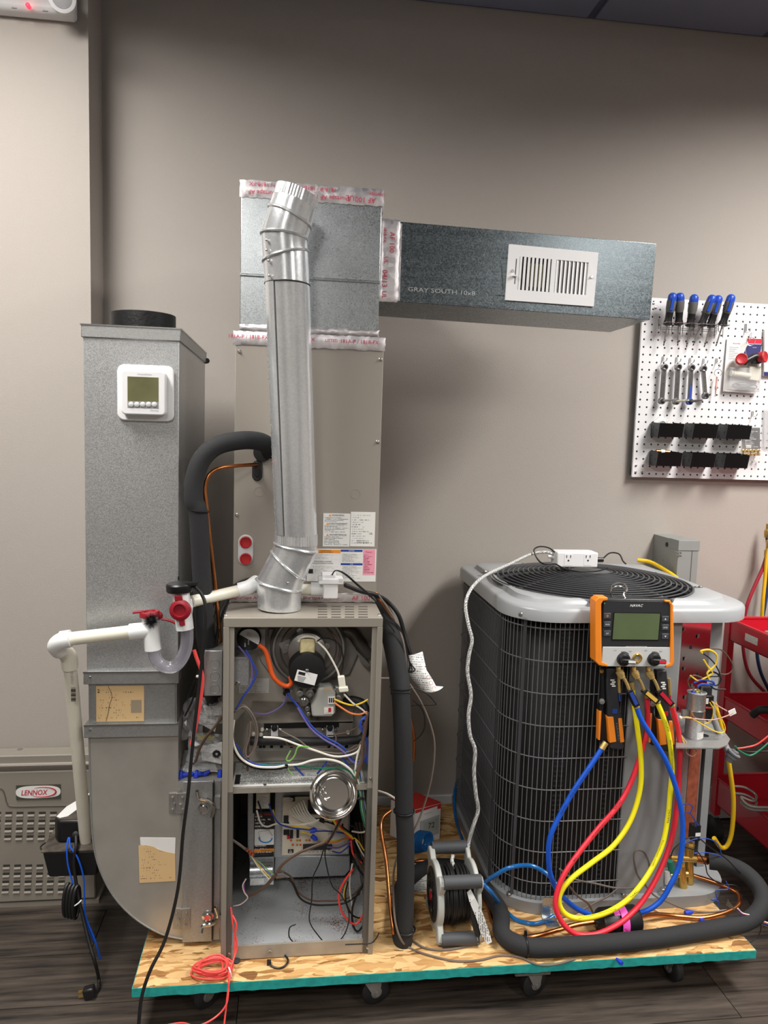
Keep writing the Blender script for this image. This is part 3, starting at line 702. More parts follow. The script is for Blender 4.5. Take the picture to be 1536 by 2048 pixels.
lw('wire_blue', [(640,895),(690,975),(760,1065),(850,1132),(950,1185),(1010,1235),(1050,1295),(1110,1325)], 1.728, .0022)
lw('wire_purple', [(635,905),(690,1000),(750,1080),(840,1150),(930,1200),(1000,1255),(1050,1315),(1100,1335)], 1.726, .0022)
lw('wire_blue', [(560,790),(580,830),(610,860),(640,900)], 1.74, .0026)
lw('wire_purple', [(300,945),(400,950),(500,900),(545,840),(550,800)], 1.76)
lw('wire_blue', [(235,460),(290,560),(315,640),(280,730),(210,830),(160,920)], 1.735, .0022)
lw('wire_purple', [(180,430),(230,490),(280,560),(280,700),(230,810)], 1.737, .0022)
for dx, dy in ((0, 0), (8, 12), (-6, 20)):
    lw('wire_greybrown', [(150+dx,920+dy),(220+dx,885+dy),(290+dx,960+dy),(320+dx,1080+dy),(300+dx,1200+dy),(250+dx,1270+dy),(225+dx,1230+dy),(255+dx,1120+dy),(265+dx,1000+dy)], 1.735-.002*abs(dx), .0019, name='sensing_tube')
lw('wire_brown', [(265,1000),(262,1100),(255,1250),(250,1390)], 1.73, .0028, name='sensing_bulb')
lw('wire_white', [(145,1000),(135,1150),(190,1280),(300,1350),(450,1362),(560,1345),(650,1338),(750,1308),(850,1300),(950,1320),(1030,1370),(1080,1430)], 1.722, .0028)
lw('cable_black', [(130,1000),(125,1150),(180,1292),(300,1365),(450,1376),(560,1360)], 1.724, .0028)
lw('wire_blue', [(160,1180),(230,1290),(330,1340),(450,1352),(560,1340)], 1.726, .0018)
lw('wire_green', [(330,1335),(450,1350),(560,1338),(700,1360),(850,1370),(960,1365),(1040,1400),(1085,1480)], 1.728, .002)
lw('cable_black', [(540,1350),(548,1340),(556,1350),(550,1368)], 1.719, .0022, name='cable_tie')
lw('wire_lime', [(720,1205),(640,1205),(612,1270),(575,1312),(548,1300),(580,1235)], 1.72)
lw('wire_lime', [(545,1340),(570,1390),(600,1425)], 1.722, .0014)
lw('wire_white', [(370,1130),(500,1140),(640,1190),(760,1230),(900,1275),(1000,1275),(1090,1245),(1125,1190)], 1.724, .0025)
lw('wire_greybrown', [(490,1070),(560,1110),(640,1150),(720,1210),(820,1240),(960,1255),(1080,1220),(1125,1160)], 1.726)
lw('wire_brown', [(540,1160),(570,1200),(660,1190),(740,1215),(860,1250),(980,1250),(1090,1190)], 1.73, .0016)
lw('wire_greybrown', [(900,1080),(930,1140),(900,1210),(820,1225),(740,1210)], 1.735, .0016)
lw('wire_brown', [(1180,990),(1100,1050),(1020,1090),(930,1110)], 1.735, .0016)
lw('wire_blue', [(1185,975),(1140,980),(1110,1040),(1150,1120),(1180,1220),(1150,1310),(1090,1335)], 1.718, .0022)
lw('wire_blue', [(1170,985),(1125,1000),(1120,1060),(1165,1150),(1185,1240),(1165,1330)], 1.716, .0022)
lw('wire_purple', [(1160,1000),(1135,1060),(1160,1170),(1150,1270),(1110,1340)], 1.72, .002)
lw('wire_brown', [(1170,960),(1150,1080),(1130,1200),(1130,1300),(1090,1430),(1045,1560)], 1.714, .0038, name='cord')
lw('wire_greybrown', [(1175,940),(1165,1060),(1140,1180),(1120,1290),(1080,1390)], 1.717, .002)
lw('wire_white', [(1120,1190),(1090,1290),(1080,1400),(1110,1500)], 1.719, .0024)
lw('wire_blue', [(610,1350),(645,1390),(680,1425)], 1.73, .0024)
lw('wire_blue', [(860,1320),(820,1370),(785,1412)], 1.735, .0024)
lw('wire_blue', [(970,1280),(1010,1330),(1040,1380)], 1.735, .0024)
lw('wire_greybrown', [(340,470),(350,540),(390,600),(420,640)], 1.80, .0014)
lw('wire_brown', [(870,300),(920,360),(960,440),(950,520)], 1.755, .0026)
# blower and controls below the deck
YB = 1.95
bh = MB()
scr = [(495, 1580), (495, 1690), (500, 1730), (512, 1752), (548, 1760), (548, 1574)]
bh.prism(W([(a, b, YB-.02) for a, b in scr]), (0, .3, 0))
bl = build(bh, 'blower_housing', 'galv_blower', fu, bevel=.002)
build(MB().bpx(549, 1568, 700, 1712, YB, .004), 'control_plate', 'galv_blower', fu, bevel=.001)
build(MB().prism([P(549, 1712, YB), P(700, 1712, YB), P(700, 1740, YB+.004), P(690, 1752, YB+.02), P(549, 1757, YB+.02), P(549, 1740, YB+.004)], (0, .02, 0)), 'blower_scroll', 'galv_blower', fu, bevel=.003)
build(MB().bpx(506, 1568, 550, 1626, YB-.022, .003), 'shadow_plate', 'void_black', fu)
tr = build(MB().bpx(512, 1583, 540, 1618, YB-.055, .03), 'transformer', mat('transformer', 'c6c0a4', .5), fu, bevel=.001)
build(MB().bpx(514, 1589, 538, 1616, YB-.0555, .001), 'sticker', 'print_white_b', tr, smooth=False)
wlb = build(MB().bpx(508, 1623, 548, 1714, YB-.0235, .001), 'warning_sticker', 'print_black', fu, label='black warning sticker with white diagram', smooth=False)
text('print', 'WARNING', 'ink_red', P(529, 1629, YB-.0238), XR, ZU, .006, wlb, .042)
build(MB().bpx(509, 1659, 548, 1690, YB-.0242, .0008), 'diagram', 'paper', wlb)
dg_ = []
for i in range(17): t = pi*(.95+i/16*1.05); dg_.append(P(531+13*cos(t), 1676-9*sin(t)*1.0, YB-.0252))
build(MB().tube(dg_, .0018, 6, 0), 'diagram_arrow', mat('diagram_blue', '3a8ed0', .5), wlb)
build(MB().tube(W([(521, 1680, YB-.0248), (517, 1664, YB-.0248), (538, 1660, YB-.0248), (545, 1672, YB-.0248)]), .0006, 4, 0), 'diagram_line', 'ink_grey', wlb)
build(MB().bpx(508, 1698, 548, 1704, YB-.0245, .001), 'warning_band', 'paper_orange', wlb)
text('print', 'WARNING', 'ink_black', P(534, 1701, YB-.0247), XR, ZU, .005, wlb, .032)
br = MB().lathe(P(500, 1741, YB-.035), (1, 0, 0), [(.022, 0), (.022, .06)], 24)
build(br, 'capacitor', 'galv_bright', fu)
build(MB().bpx(500, 1756, 547, 1770, YB-.06, .02), 'capacitor_bracket', 'galv_bright', fu)
build(MB().bpx(502, 1758, 528, 1768, YB-.0605, .0008), 'sticker', 'print_white_b', fu, smooth=False)
# control board
Yc = YB-.012
pcb = build(MB().bpx(565, 1593, 696, 1708, Yc, .002), 'circuit_board', 'pcb', fu)
for x0, y0, x1, y1, d, mm in ((581, 1595, 590, 1603, .004, 'ink_black'), (576, 1700, 587, 1706, .004, 'ink_black'), (567, 1632, 577, 1650, .003, 'ink_black'), (567, 1660, 579, 1670, .003, 'ink_black'),
        (580, 1661, 586, 1677, .004, 'ink_black'), (593, 1659, 598, 1676, .004, 'ink_black'), (616, 1604, 640, 1628, .014, 'black_plastic'), (626, 1640, 648, 1656, .012, 'black_plastic'),
        (592, 1656, 600, 1660, .002, 'grey_plastic'), (574, 1672, 580, 1678, .006, 'ink_red'), (606, 1690, 664, 1700, .008, 'dark_plastic'), (656, 1668, 690, 1690, .006, 'white_plastic_dim'),
        (600, 1626, 612, 1640, .005, 'white_plastic'), (640, 1606, 650, 1622, .006, 'white_plastic')):
    build(MB().bpx(x0, y0, x1, y1, Yc-d, d), 'board_component', mm, pcb)
for i in range(12):
    x0 = 582+(i % 6)*9+random.uniform(-2, 2); y0 = 1680+(i//6)*9
    build(MB().bpx(x0, y0, x0+4, y0+2.5, Yc-.003, .003), 'resistor', 'brass' if i % 2 else 'hose_orange', pcb)
for i in range(7): build(MB().bpx(608+i*8, 1700, 612+i*8, 1704, Yc-.010, .01), 'screw_terminal', 'steel', pcb)
for a, b in ((583, 1599), (581, 1703)): screw(pcb, a, b, Yc-.004, .003)
for k in range(7):
    x0 = 570+k*18; lw('wire_white', [(x0,300-k*12),(x0+40,355-k*4),(x0+120,400),(x0+210,440),(880,455+k*3)], Yc-.02-.004*k, .0022, z2)
lw('wire_white', [(320,310),(350,405),(400,435),(480,412),(600,422),(720,410),(800,380)], 1.86, .0024, z2)
lw('cable_black', [(330,240),(380,365),(440,408),(500,412),(570,405)], 1.865, .0022, z2)
lw('wire_yellow', [(445,305),(470,395),(540,430),(650,438),(740,450)], 1.862, .0024, z2)
lw('wire_blue', [(415,260),(440,330),(490,410),(590,445),(680,455),(745,465)], 1.858, .0022, z2)
lw('wire_blue', [(770,470),(870,470),(960,480),(1040,500)], 1.86, .002, z2)
lw('wire_yellow', [(660,475),(720,490),(760,510),(780,530)], 1.87, .0018, z2)
for k, mm in enumerate(('wire_yellow', 'wire_yellow', 'wire_orange')): lw(mm, [(830,540+k*9),(920,545+k*6),(990,525+k*4),(1060,520)], 1.875-.004*k, .002, z2)
lw('wire_purple', [(860,590),(940,598),(1000,575),(1050,540)], 1.87, .0026, z2)
lw('wire_blue', [(900,625),(960,635),(1010,600),(1040,570)], 1.87, .002, z2)
lw('wire_yellow', [(890,345),(940,430),(1020,490),(1065,525)], 1.80, .0032, z2)
lw('wire_red', [(912,345),(965,440),(1030,512),(1060,530)], 1.80, .0032, z2)
lw('wire_yellow', [(1070,520),(1110,560),(1140,610),(1165,625)], 1.79, .0018, z2)
lw('wire_white', [(1050,470),(1120,480),(1160,460),(1140,390)], 1.78, .0022, z2)
lw('wire_white', [(1080,540),(1120,620),(1150,670),(1165,700)], 1.79, .0018, z2)
for k, mm in enumerate(('wire_green', 'wire_white', 'wire_green', 'wire_lime', 'wire_blue', 'wire_white')):
    lw(mm, [(1065+k*10,0),(1085+k*9,90),(1110+k*6,200),(1118+k*7,290),(1135+k*6,370),(1150+k*2,430)], 1.722+.002*k, .0022, z2)
lw('cable_black', [(1095,225),(1120,215),(1145,222)], 1.717, .003, z2, name='cable_tie')
lw('wire_brown', [(1110,0),(1045,190),(965,375),(880,530),(760,588),(640,640),(530,715),(475,790)], 1.74, .0038, z2, name='cord')
lw('wire_brown', [(470,800),(400,880),(320,940),(250,972)], 1.77, .0042, z2, name='cord')
lw('wire_greybrown', [(130,535),(190,575),(250,620)], 1.76, .0034, z2, name='cord')
for k in range(5): lw('hose_orange' if k % 2 else 'wire_brown', [(235+k*10,620+k*8),(250+k*10,600+k*8),(262+k*10,615+k*8),(255+k*10,640+k*8)], 1.757, .0016, z2, name='wire_wrap')
for k, mm in enumerate(('wire_white', 'wire_yellow', 'wire_purple', 'wire_lime')): lw(mm, [(275,655+k*3),(325+k*9,735-k*6),(370+k*9,790-k*10),(415+k*12,840-k*12)], 1.765+.002*k, .0014, z2)
for k, mm in enumerate(('wire_white', 'wire_red', 'wire_blue')): lw(mm, [(240-k*5,835),(212+k*6,885),(225+k*4,940),(250,982),(200,1030+k*3),(140,1045)], 1.765+.002*k, .0014, z2)
for yy in (782, 826):
    build(MB().cyl(P(430+470/3.84, 1540+yy/3.84, 1.765), P(430+535/3.84, 1540+(yy-5)/3.84, 1.765), .004, .0025, 10), 'crimp_splice', 'wire_brown', fu)
lw('wire_brown', [(530,785),(590,830),(640,940),(740,1000),(860,1005),(960,1000),(1060,960),(1120,895)], 1.80, .0026, z2)
lw('cable_black', [(520,822),(590,862),(650,980),(740,1030),(860,1037),(1000,1020),(1110,950)], 1.79, .0026, z2)
lw('cable_black', [(850,560),(800,720),(752,830),(742,1000),(726,1160),(800,1280),(868,1350)], 1.73, .0015, z2)
lw('cable_black', [(1080,100),(990,330),(890,520),(845,620),(862,760),(900,890),(960,950),(1010,1040),(1030,1140),(1000,1250),(940,1318),(840,1325),(750,1355)], 1.735, .0015, z2)
lw('cable_black', [(620,1185),(575,1210),(570,1280),(610,1330),(655,1360)], 1.735, .0016, z2)
lw('cable_black', [(1000,1340),(1120,1335),(1200,1328),(1240,1290),(1260,1250)], YF-.004, .0016, z2)
lw('wire_red', [(1045,540),(1060,640),(1110,700),(1165,715)], 1.80, .0026, z2)
lw('wire_red', [(1060,760),(990,860),(952,960),(970,1080),(1040,1170),(1100,1172),(1160,1060)], 1.76, .0026, z2)
lw('wire_yellow', [(1010,870),(990,970),(1030,1070),(1090,1140),(1150,1120)], 1.775, .002, z2)
lw('cable_black', [(1020,860),(1000,960),(1020,1060),(1070,1125),(1150,1140)], 1.77, .0022, z2)
lw('wire_white', [(1055,720),(1035,850),(1040,960),(1060,1080)], 1.79, .0022, z2)
lw('cable_black', [(1060,690),(1100,760),(1150,850),(1080,980),(1052,1090),(1062,1200),(1100,1238),(1155,1170)], 1.765, .0028, z2)
lw('wire_brown', [(1075,650),(1120,740),(1165,800)], 1.78, .0034, z2)
lw('cable_black', [(1040,420),(1080,450),(1060,520),(1080,620),(1130,700),(1165,760)], 1.80, .003, z2)
for k in range(6): lw('cable_black' if k % 2 else 'wire_brown', [(1080+k*14,400),(1105+k*10,520),(1125+k*8,640),(1150+k*3,760),(1140,880)], 1.81+.004*k, .0024, z2)
for k in range(5): lw(('cable_black', 'wire_brown', 'cable_black', 'wire_greybrown', 'cable_black')[k], [(820+k*40,390+k*6),(900+k*20,410+k*10),(980+k*10,440+k*8),(1060,500)], 1.82+.004*k, .0022, z2)
for xx, yy, an in ((627, 1661, .1), (629, 1676, -.7)):
    build(MB().lathe(P(xx, yy, 1.855), (cos(an), 0, sin(an)), [(.006, -.009), (.0065, 0), (.0055, .004), (.003, .009)], 10), 'wire_nut', 'nut_blue', fu, label='blue wire nut')
# ================================================================ magnetic parts tray stuck to the blower deck
mt = thing('magnetic_parts_tray', 'round polished steel parts tray holding screws, leaning in the open furnace', 'parts tray', P(667, 1628, 1.672))
ct = P(667, 1588, 1.672); ax = Vector((-.12, -1, .42)).normalized()
build(MB().lathe(ct, ax, [(.030, -.018), (.044, -.014), (.050, 0), (.056, .006), (.0545, .008), (.047, .002), (.041, -.010), (.036, -.012), (.034, -.010), (.003, -.010)], 48), 'dish', 'chrome', mt)
build(MB().lathe(ct-ax*.018, -ax, [(.028, 0), (.028, .008)], 24), 'magnet', 'black_rubber', mt)
for dx, dz in ((-.026, .012), (-.030, .004), (-.022, .002), (-.028, -.004), (-.018, -.012), (-.014, -.014), (-.024, .008)):
    c = ct-ax*.008+Vector((dx, 0, dz*1.0))+Vector((0, 0, .0)); c += ax*(.0)
    d = Vector((random.uniform(-1, 1), random.uniform(-.2, .2), random.uniform(-1, 1))).normalized()
    build(MB().cyl(c, c+d*.010, .0016, .0012, 6).cyl(c-d*.003, c, .0035, .0035, 6), 'loose_screw', 'steel', mt)

# ================================================================ evaporator coil case
YK = 1.857
KX0, KX1, KYB = -.132, .226, 2.36
zk1 = 1.622
cc = thing('coil_case', 'taupe evaporator coil case with warning stickers and red drain plugs above the furnace', 'coil case', (.047, 2.1, ZT))
build(MB().box(KX0, KX1, YK, KYB, ZT+.001, zk1), 'case', 'coil_case_paint', cc, bevel=.0015)
for q in ((479, 703), (761, 719), (755, 884), (474, 1030)): screw(cc, q[0], q[1], YK, .0032)
for q in ((519, 983), (711, 988)): build(MB().ring(P(q[0], q[1], YK), (0, 1, 0), .0118, .0006, 32, 5), 'knockout', 'coil_case_paint', cc)
def stadium(cx, cy, w, h, Y, n=10):
    c = P(cx, cy, Y); pts = []
    for k in range(2*n):
        t = pi*k/(n-.5) if False else pi*(k % n)/(n-1)+(pi if k >= n else 0)
        z = (h-w)/2*(1 if k < n else -1)
        pts.append(c+Vector((w/2*cos(t), 0, w/2*sin(t)+z)))
    return pts
gr = build(MB().prism(stadium(514.5, 941, .025, .051, YK-.004), (0, .006, 0)), 'grommet', 'black_rubber', cc, bevel=.002)
build(MB().prism(stadium(514.5, 939, .013, .036, YK-.006), (0, .006, 0)), 'grommet_lip', 'black_plastic', gr, bevel=.001)
build(MB().lathe(P(525, 905, YK), (0, -1, 0), [(.022, 0), (.022, .006), (.015, .007)], 24), 'grommet', 'black_rubber', cc)
dp = build(MB().prism(stadium(491, 1100, .037, .0755, YK-.004), (0, .005, 0)), 'drain_plate', 'white_plastic_dim', cc, bevel=.0015)
for yy in (1084.5, 1117.5):
    c = P(491.5, yy, YK-.004)
    build(MB().lathe(c, (0, -1, 0), [(.0145, 0), (.0145, .004), (.012, .0045), (.0105, .001), (.003, .0005)], 28), 'drain_plug', 'plug_red', dp, label='red drain plug')
def sticker(parent, x0, y0, x1, y1, Y, m, label=None, name='sticker', d=.0008): return build(MB().bpx(x0, y0, x1, y1, Y, d), name, m, parent, label, smooth=False)
Ys = YK-.0008
s1 = sticker(cc, 646, 1027, 700, 1093, Ys, 'print_white', 'white warning sticker in three languages')
for yy, tt in ((1030.5, 'WARNING'), (1047.5, 'AVERTISSEMENT'), (1069.5, 'ADVERTENCIA')):
    build(MB().bpx(648, yy-3.5, 698, yy+3.5, Ys-.0003, .0003), 'heading_band', 'paper', s1)
    text('print', tt, 'ink_black', P(676, yy, Ys-.0004), XR, ZU, .0045, s1)
    c = P(660 if len(tt) < 9 else 655, yy, Ys-.0004); build(MB().prism([c+Vector((-.0035, 0, -.003)), c+Vector((.0035, 0, -.003)), c+Vector((0, 0, .0035))], (0, .0002, 0)), 'warning_mark', 'paper_orange', s1)
s2 = sticker(cc, 701, 1024, 750, 1093, Ys-.0002, 'print_sparse', 'white rating plate sticker')
text('print', 'DIAGNOSTICS IN USA', 'ink_black', P(726, 1081.5, Ys-.0003), XR, ZU, .0026, s2, .03)
text('print', 'ASSEMBLED IN MEXICO', 'ink_black', P(726, 1085, Ys-.0003), XR, ZU, .0026, s2, .032)
text('print', 'UL', 'ink_black', P(742, 1067, Ys-.0003), XR, ZU, .005, s2)
s3 = sticker(cc, 614, 1098, 752, 1163, Ys, 'paper', 'large white hazard sticker with orange, blue and pink fields')
sb = sticker(s3, 615, 1099.5, 681, 1106, Ys-.0003, 'paper_orange', 'orange heading', 'heading_band', .0003)
text('print', 'WARNING', 'ink_black', P(652, 1101, Ys-.0004), XR, ZU, .0028, s3, .026)
text('print', 'AVERTISSEMENT', 'ink_black', P(652, 1104.4, Ys-.0004), XR, ZU, .0028, s3, .036)
sticker(s3, 616, 1107, 680, 1119, Ys-.0003, 'print_white_b', None, 'fine_print', .0003)
text('print', 'EXPLOSION HAZARD', 'ink_black', P(646, 1123, Ys-.0003), XR, ZU, .0036, s3, .044)
text('print', "RISQUE D'EXPLOSION", 'ink_black', P(646, 1127, Ys-.0003), XR, ZU, .0036, s3, .05)
sticker(s3, 622, 1130, 680, 1150, Ys-.0003, 'print_white_b', None, 'fine_print', .0003)
sticker(s3, 682, 1106.5, 724.5, 1125, Ys-.0003, 'print_white', None, 'fine_print', .0003)
sticker(s3, 682, 1131, 724.5, 1158, Ys-.0003, 'print_white', None, 'fine_print', .0003)
for y0, tt in ((1099.5, 'NOTICE'), (1126.5, 'AVIS')):
    sticker(s3, 681.5, y0, 725, y0+4, Ys-.0004, 'ink_blue', None, 'heading_band', .0003); text('print', tt, 'ink_white', P(703, y0+2, Ys-.0005), XR, ZU, .0028, s3)
sp = sticker(s3, 726, 1099, 750, 1150, Ys-.0003, 'print_pink', 'pink refrigerant field', 'pink_field', .0003)
text('print', 'Puron', 'tape_red_print', P(738, 1104, Ys-.0005), XR, ZU, .0045, s3)
build(MB().bpx(617, 1138, 626, 1147, Ys-.0004, .0003), 'flame_symbol', 'ink_black', s3)

# foil tape with red printing
def crinkle_tape(parent, x0, x1, z0, z1, Y, words, upside=False, label=None, axis='x', seed=1):
    random.seed(seed); nx, nz = max(8, int((x1-x0)/.008)), max(4, int((z1-z0)/.008)); vs = []; fs = []
    for j in range(nz+1):
        for i in range(nx+1):
            edge = (i in (0, nx))+(j in (0, nz))
            vs.append((x0+(x1-x0)*i/nx+random.uniform(-.0015, .0015), Y+random.uniform(-.0011, 0)+(.002 if edge else 0), z0+(z1-z0)*j/nz+random.uniform(-.0012, .0012)))
    for j in range(nz):
        for i in range(nx):
            a = j*(nx+1)+i; fs += [(a, a+1, a+nx+2), (a, a+nx+2, a+nx+1)] if random.random() < .5 else [(a, a+1, a+nx+1), (a+1, a+nx+2, a+nx+1)]
    o = build(MB().add(vs, fs), 'foil_tape', 'foil', parent, label or 'silver foil tape with red printing', ang=70)
    random.seed(7)
    for (wd, u, v, h) in words:
        c = Vector((x0+(x1-x0)*u, Y-.0016, z0+(z1-z0)*v))
        if axis == 'x': text('print', wd, 'tape_red_print', c, -XR if upside else XR, -ZU if upside else ZU, h, o)
        else: text('print', wd, 'tape_red_print', c, -ZU, XR, h, o)
    return o
zt0, zt1 = P(600, 1206, YK).z, P(600, 1185, YK).z
crinkle_tape(cc, KX0-.006, KX1-.004, ZT+.002, zt1, YK-.003, [('Shurtape AF', .11, .45, .011), ('UL', .02, .5, .01), ('Shurtape Air Duct', .62, .45, .011), ('AF 100', .9, .45, .011)], seed=2)
zz0, zz1 = P(530, 692, YK).z, P(530, 664, YK).z
crinkle_tape(cc, KX0-.005, KX1+.003, zz0, zz1, YK-.003, [('181A-P / 181B-FX', .1, .6, .009), ('181B-FX', .47, .6, .009), ('181A-P / 181B-FX', .83, .6, .009), ('LISTED', .64, .6, .007)], seed=3)
build(MB().box(KX1, KX1+.003, YK, YK+.05, zz0+.003, zz1-.004), 'foil_tape', 'foil', cc)

# ================================================================ supply plenum
NX0, NX1, NYB = -.122, .211, 2.34
zp1 = P(620, 371, YK).z
sp_ = thing('supply_plenum', 'bright galvanised supply plenum box taped on top of the coil case', 'plenum', (.045, 2.1, zk1))
build(MB().box(NX0, NX1, YK, NYB, zk1, zp1), 'plenum_box', 'galv_bright', sp_, bevel=.0015)
zb_ = P(490, 550, YK).z
build(MB().cyl((NX0, YK+.001, zb_), (NX1, YK+.001, zb_), .0042, .0042, 10), 'stiffening_bead', 'galv_bright', sp_)
crinkle_tape(sp_, NX0-.003, NX1+.004, P(490, 391, YK).z-.004, zp1+.002, YK-.003, [('Shurtape AF', .16, .35, .013), ('181A-P / 181B-FX', .2, .78, .009), ('181A-P / 181B-FX', .52, .75, .009), ('Shurtape AF 100', .62, .32, .013), ('UL', .76, .35, .012), ('AF 100', .87, .3, .012), ('Shurtape', .95, .7, .010)], True, seed=4)
crinkle_tape(sp_, NX0-.002, NX1+.002, P(490, 662, YK).z, P(490, 648, YK).z, YK-.0025, [], seed=5)
build(MB().box(NX1, NX1+.004, YK, YK+.06, zp1-.05, zp1), 'foil_tape', 'foil', sp_)

# ================================================================ branch duct and register
YBR = 1.885
cn = [P(800, 443, YBR), P(1313, 487, YBR), P(1300, 640, YBR), P(788, 603, YBR)]
bdct = thing('branch_duct', 'dark galvanised branch duct running right from the plenum with stamped lettering', 'duct', Vector((.55, 2.0, 1.70)))
cn0 = [Vector((NX1+.001, YBR, cn[0].z+(cn[0].z-cn[1].z)*.06)), cn[1], cn[2], Vector((NX1+.001, YBR, cn[3].z+(cn[3].z-cn[2].z)*.06))]
build(MB().prism([cn0[3], cn0[2], cn0[1], cn0[0]], (0, .245, 0)), 'duct_body', 'galv_branch', bdct, bevel=.0012)
def bq(u, v, Y): # bilinear on the duct front: u to the right, v downward
    a = cn0[0].lerp(cn0[1], u); b = cn0[3].lerp(cn0[2], u); q = a.lerp(b, v); q.y = Y; return q
d = (cn[1]-cn[0]); 
tp = crinkle_tape(bdct, NX1+.0, P(798, 520, YBR).x, cn[3].z-.002, cn[0].z+.004, YBR-.003, [('181B-FX', .25, .8, .007), ('AF 100', .62, .72, .012), ('UL', .35, .5, .010), ('04/13', .3, .28, .013), ('UL', .3, .08, .011)], axis='z', seed=6)
build(MB().bpx(783, 446, 802, 601, YBR-.001, .0012), 'foil_strip', 'foil', bdct)
pa, pb = P(816, 578, YBR-.0012), P(950, 587, YBR-.0012)
text('stamped_lettering', 'GRAY SOUTH 10x8', mat('emboss', 'dfe3e4', .3, .8), (pa+pb)/2, pb-pa, ZU, .0105, bdct, (pb-pa).length)
for q in ((1003, 516, 1016, 516), (990, 590, 1010, 592), (1003, 530, 1006, 580)): build(MB().tube([P(q[0], q[1], YBR-.0006), P(q[2], q[3], YBR-.0006)], .0006, 4, 0), 'marker_line', 'ink_black', bdct)
rg = thing('wall_register', 'white steel air register with two banks of vertical louvres on the branch duct', 'register', P(1100, 606, YBR))
ra = [P(1019, 488, YBR-.007), P(1197, 505, YBR-.007), P(1187.5, 613, YBR-.007), P(1011, 600, YBR-.007)]
def rq(u, v, dy=0): q = ra[0].lerp(ra[1], u).lerp(ra[3].lerp(ra[2], u), v); q.y += dy; return q
def rbox(u0, v0, u1, v1, dy, d, mb=None): return (mb or MB()).prism([rq(u0, v1, dy), rq(u1, v1, dy), rq(u1, v0, dy), rq(u0, v0, dy)], (0, d, 0))
fr = MB()
VU0, VU1 = .2, .8
for u0, v0, u1, v1 in ((0, 0, 1, VU0), (0, VU1, 1, 1), (0, VU0, .125, VU1), (.485, VU0, .535, VU1), (.90, VU0, 1, VU1)): rbox(u0, v0, u1, v1, 0, .0068, fr)
build(fr, 'face_frame', 'white_plastic', rg, smooth=False)
build(rbox(.11, VU0-.02, .91, VU1+.02, .0060, .0007), 'damper', 'dark_plastic', rg)
build(rbox(.25, .3, .42, .72, .0052, .0007), 'damper_glimpse', mat('olive_paint', '8a8a6c', .6), rg)
for bank, (b0, b1) in enumerate(((.125, .485), (.535, .90))):
    w = (b1-b0)/8
    for i in range(8):
        u = b0+w*i+w*.1
        if bank == 0: m_ = MB().prism([rq(u, VU1, 0), rq(u+w*.55, VU1, 0), rq(u+w*.55, VU0, 0), rq(u, VU0, 0)], (0, .003, 0))
        else: m_ = MB().prism([rq(u, VU1, -.0005), rq(u+w*.9, VU1, .0045), rq(u+w*.9, VU0, .0045), rq(u, VU0, -.0005)], (0, .0014, 0))
        build(m_, 'louvre', 'white_plastic', rg, smooth=False)
build(rbox(.085, .25, .093, .70, -.0004, .0008), 'lever_slot', 'ink_black', rg)
build(MB().obox(rq(.075, .56, -.004), (.006, 0, 0), (0, .004, 0), (0, 0, .0015)), 'damper_lever', 'white_plastic', rg)
for u, v in ((.055, .47), (.945, .46)): build(MB().lathe(rq(u, v, 0), (0, -1, 0), [(.0045, 0), (.003, .003)], 10), 'screw', 'steel', rg)

# ================================================================ flue pipe
fl = thing('flue_pipe', 'shiny galvanised vent pipe with elbows rising from the furnace top', 'vent pipe', P(558, 1222, 1.785))
def fr_(l, r, Y, R, n=40, k=1):
    a, b = P(l[0], l[1], Y), P(r[0], r[1], Y); c = (a+b)/2; u = (b-a)/2*k
    R = u.length if R is None else R*k
    return [c+u*cos(2*pi*j/n)+Vector((0, R*sin(2*pi*j/n), 0)) for j in range(n)]
RP = .0515
Yb_, Yt_ = 1.79, 1.745
lowr = [((515, 1214), (602, 1217), Yb_), ((512.5, 1158.5), (602, 1180), Yb_), ((542.5, 1102.5), (609.5, 1158.5), Yb_-.002), ((549, 1085.5), (634.5, 1102.5), Yb_-.004), ((550, 1064), (634, 1068), Yb_-.005)]
topr = [((529.5, 572), (619.5, 577), Yt_), ((526, 522), (616, 503), Yt_), ((522, 466), (614.5, 480.6), Yt_-.002), ((537.6, 413), (622, 457), Yt_-.004), ((546, 389), (631, 424), Yt_-.006)]
for rr, nm in ((lowr, 'lower_elbow'), (topr, 'upper_elbow')):
    el = MB().loft([fr_(a, b, Y, RP) for a, b, Y in rr], True, False)
    eo = build(el, nm, 'galv_pipe', fl, ang=25)
    for i in (1, 2, 3):
        a, b, Y = rr[i]; build(MB().tube(fr_(a, b, Y, RP+.001, 36, 1.012), .0032, 8, 0, True), 'elbow_bead', 'galv_pipe', eo)
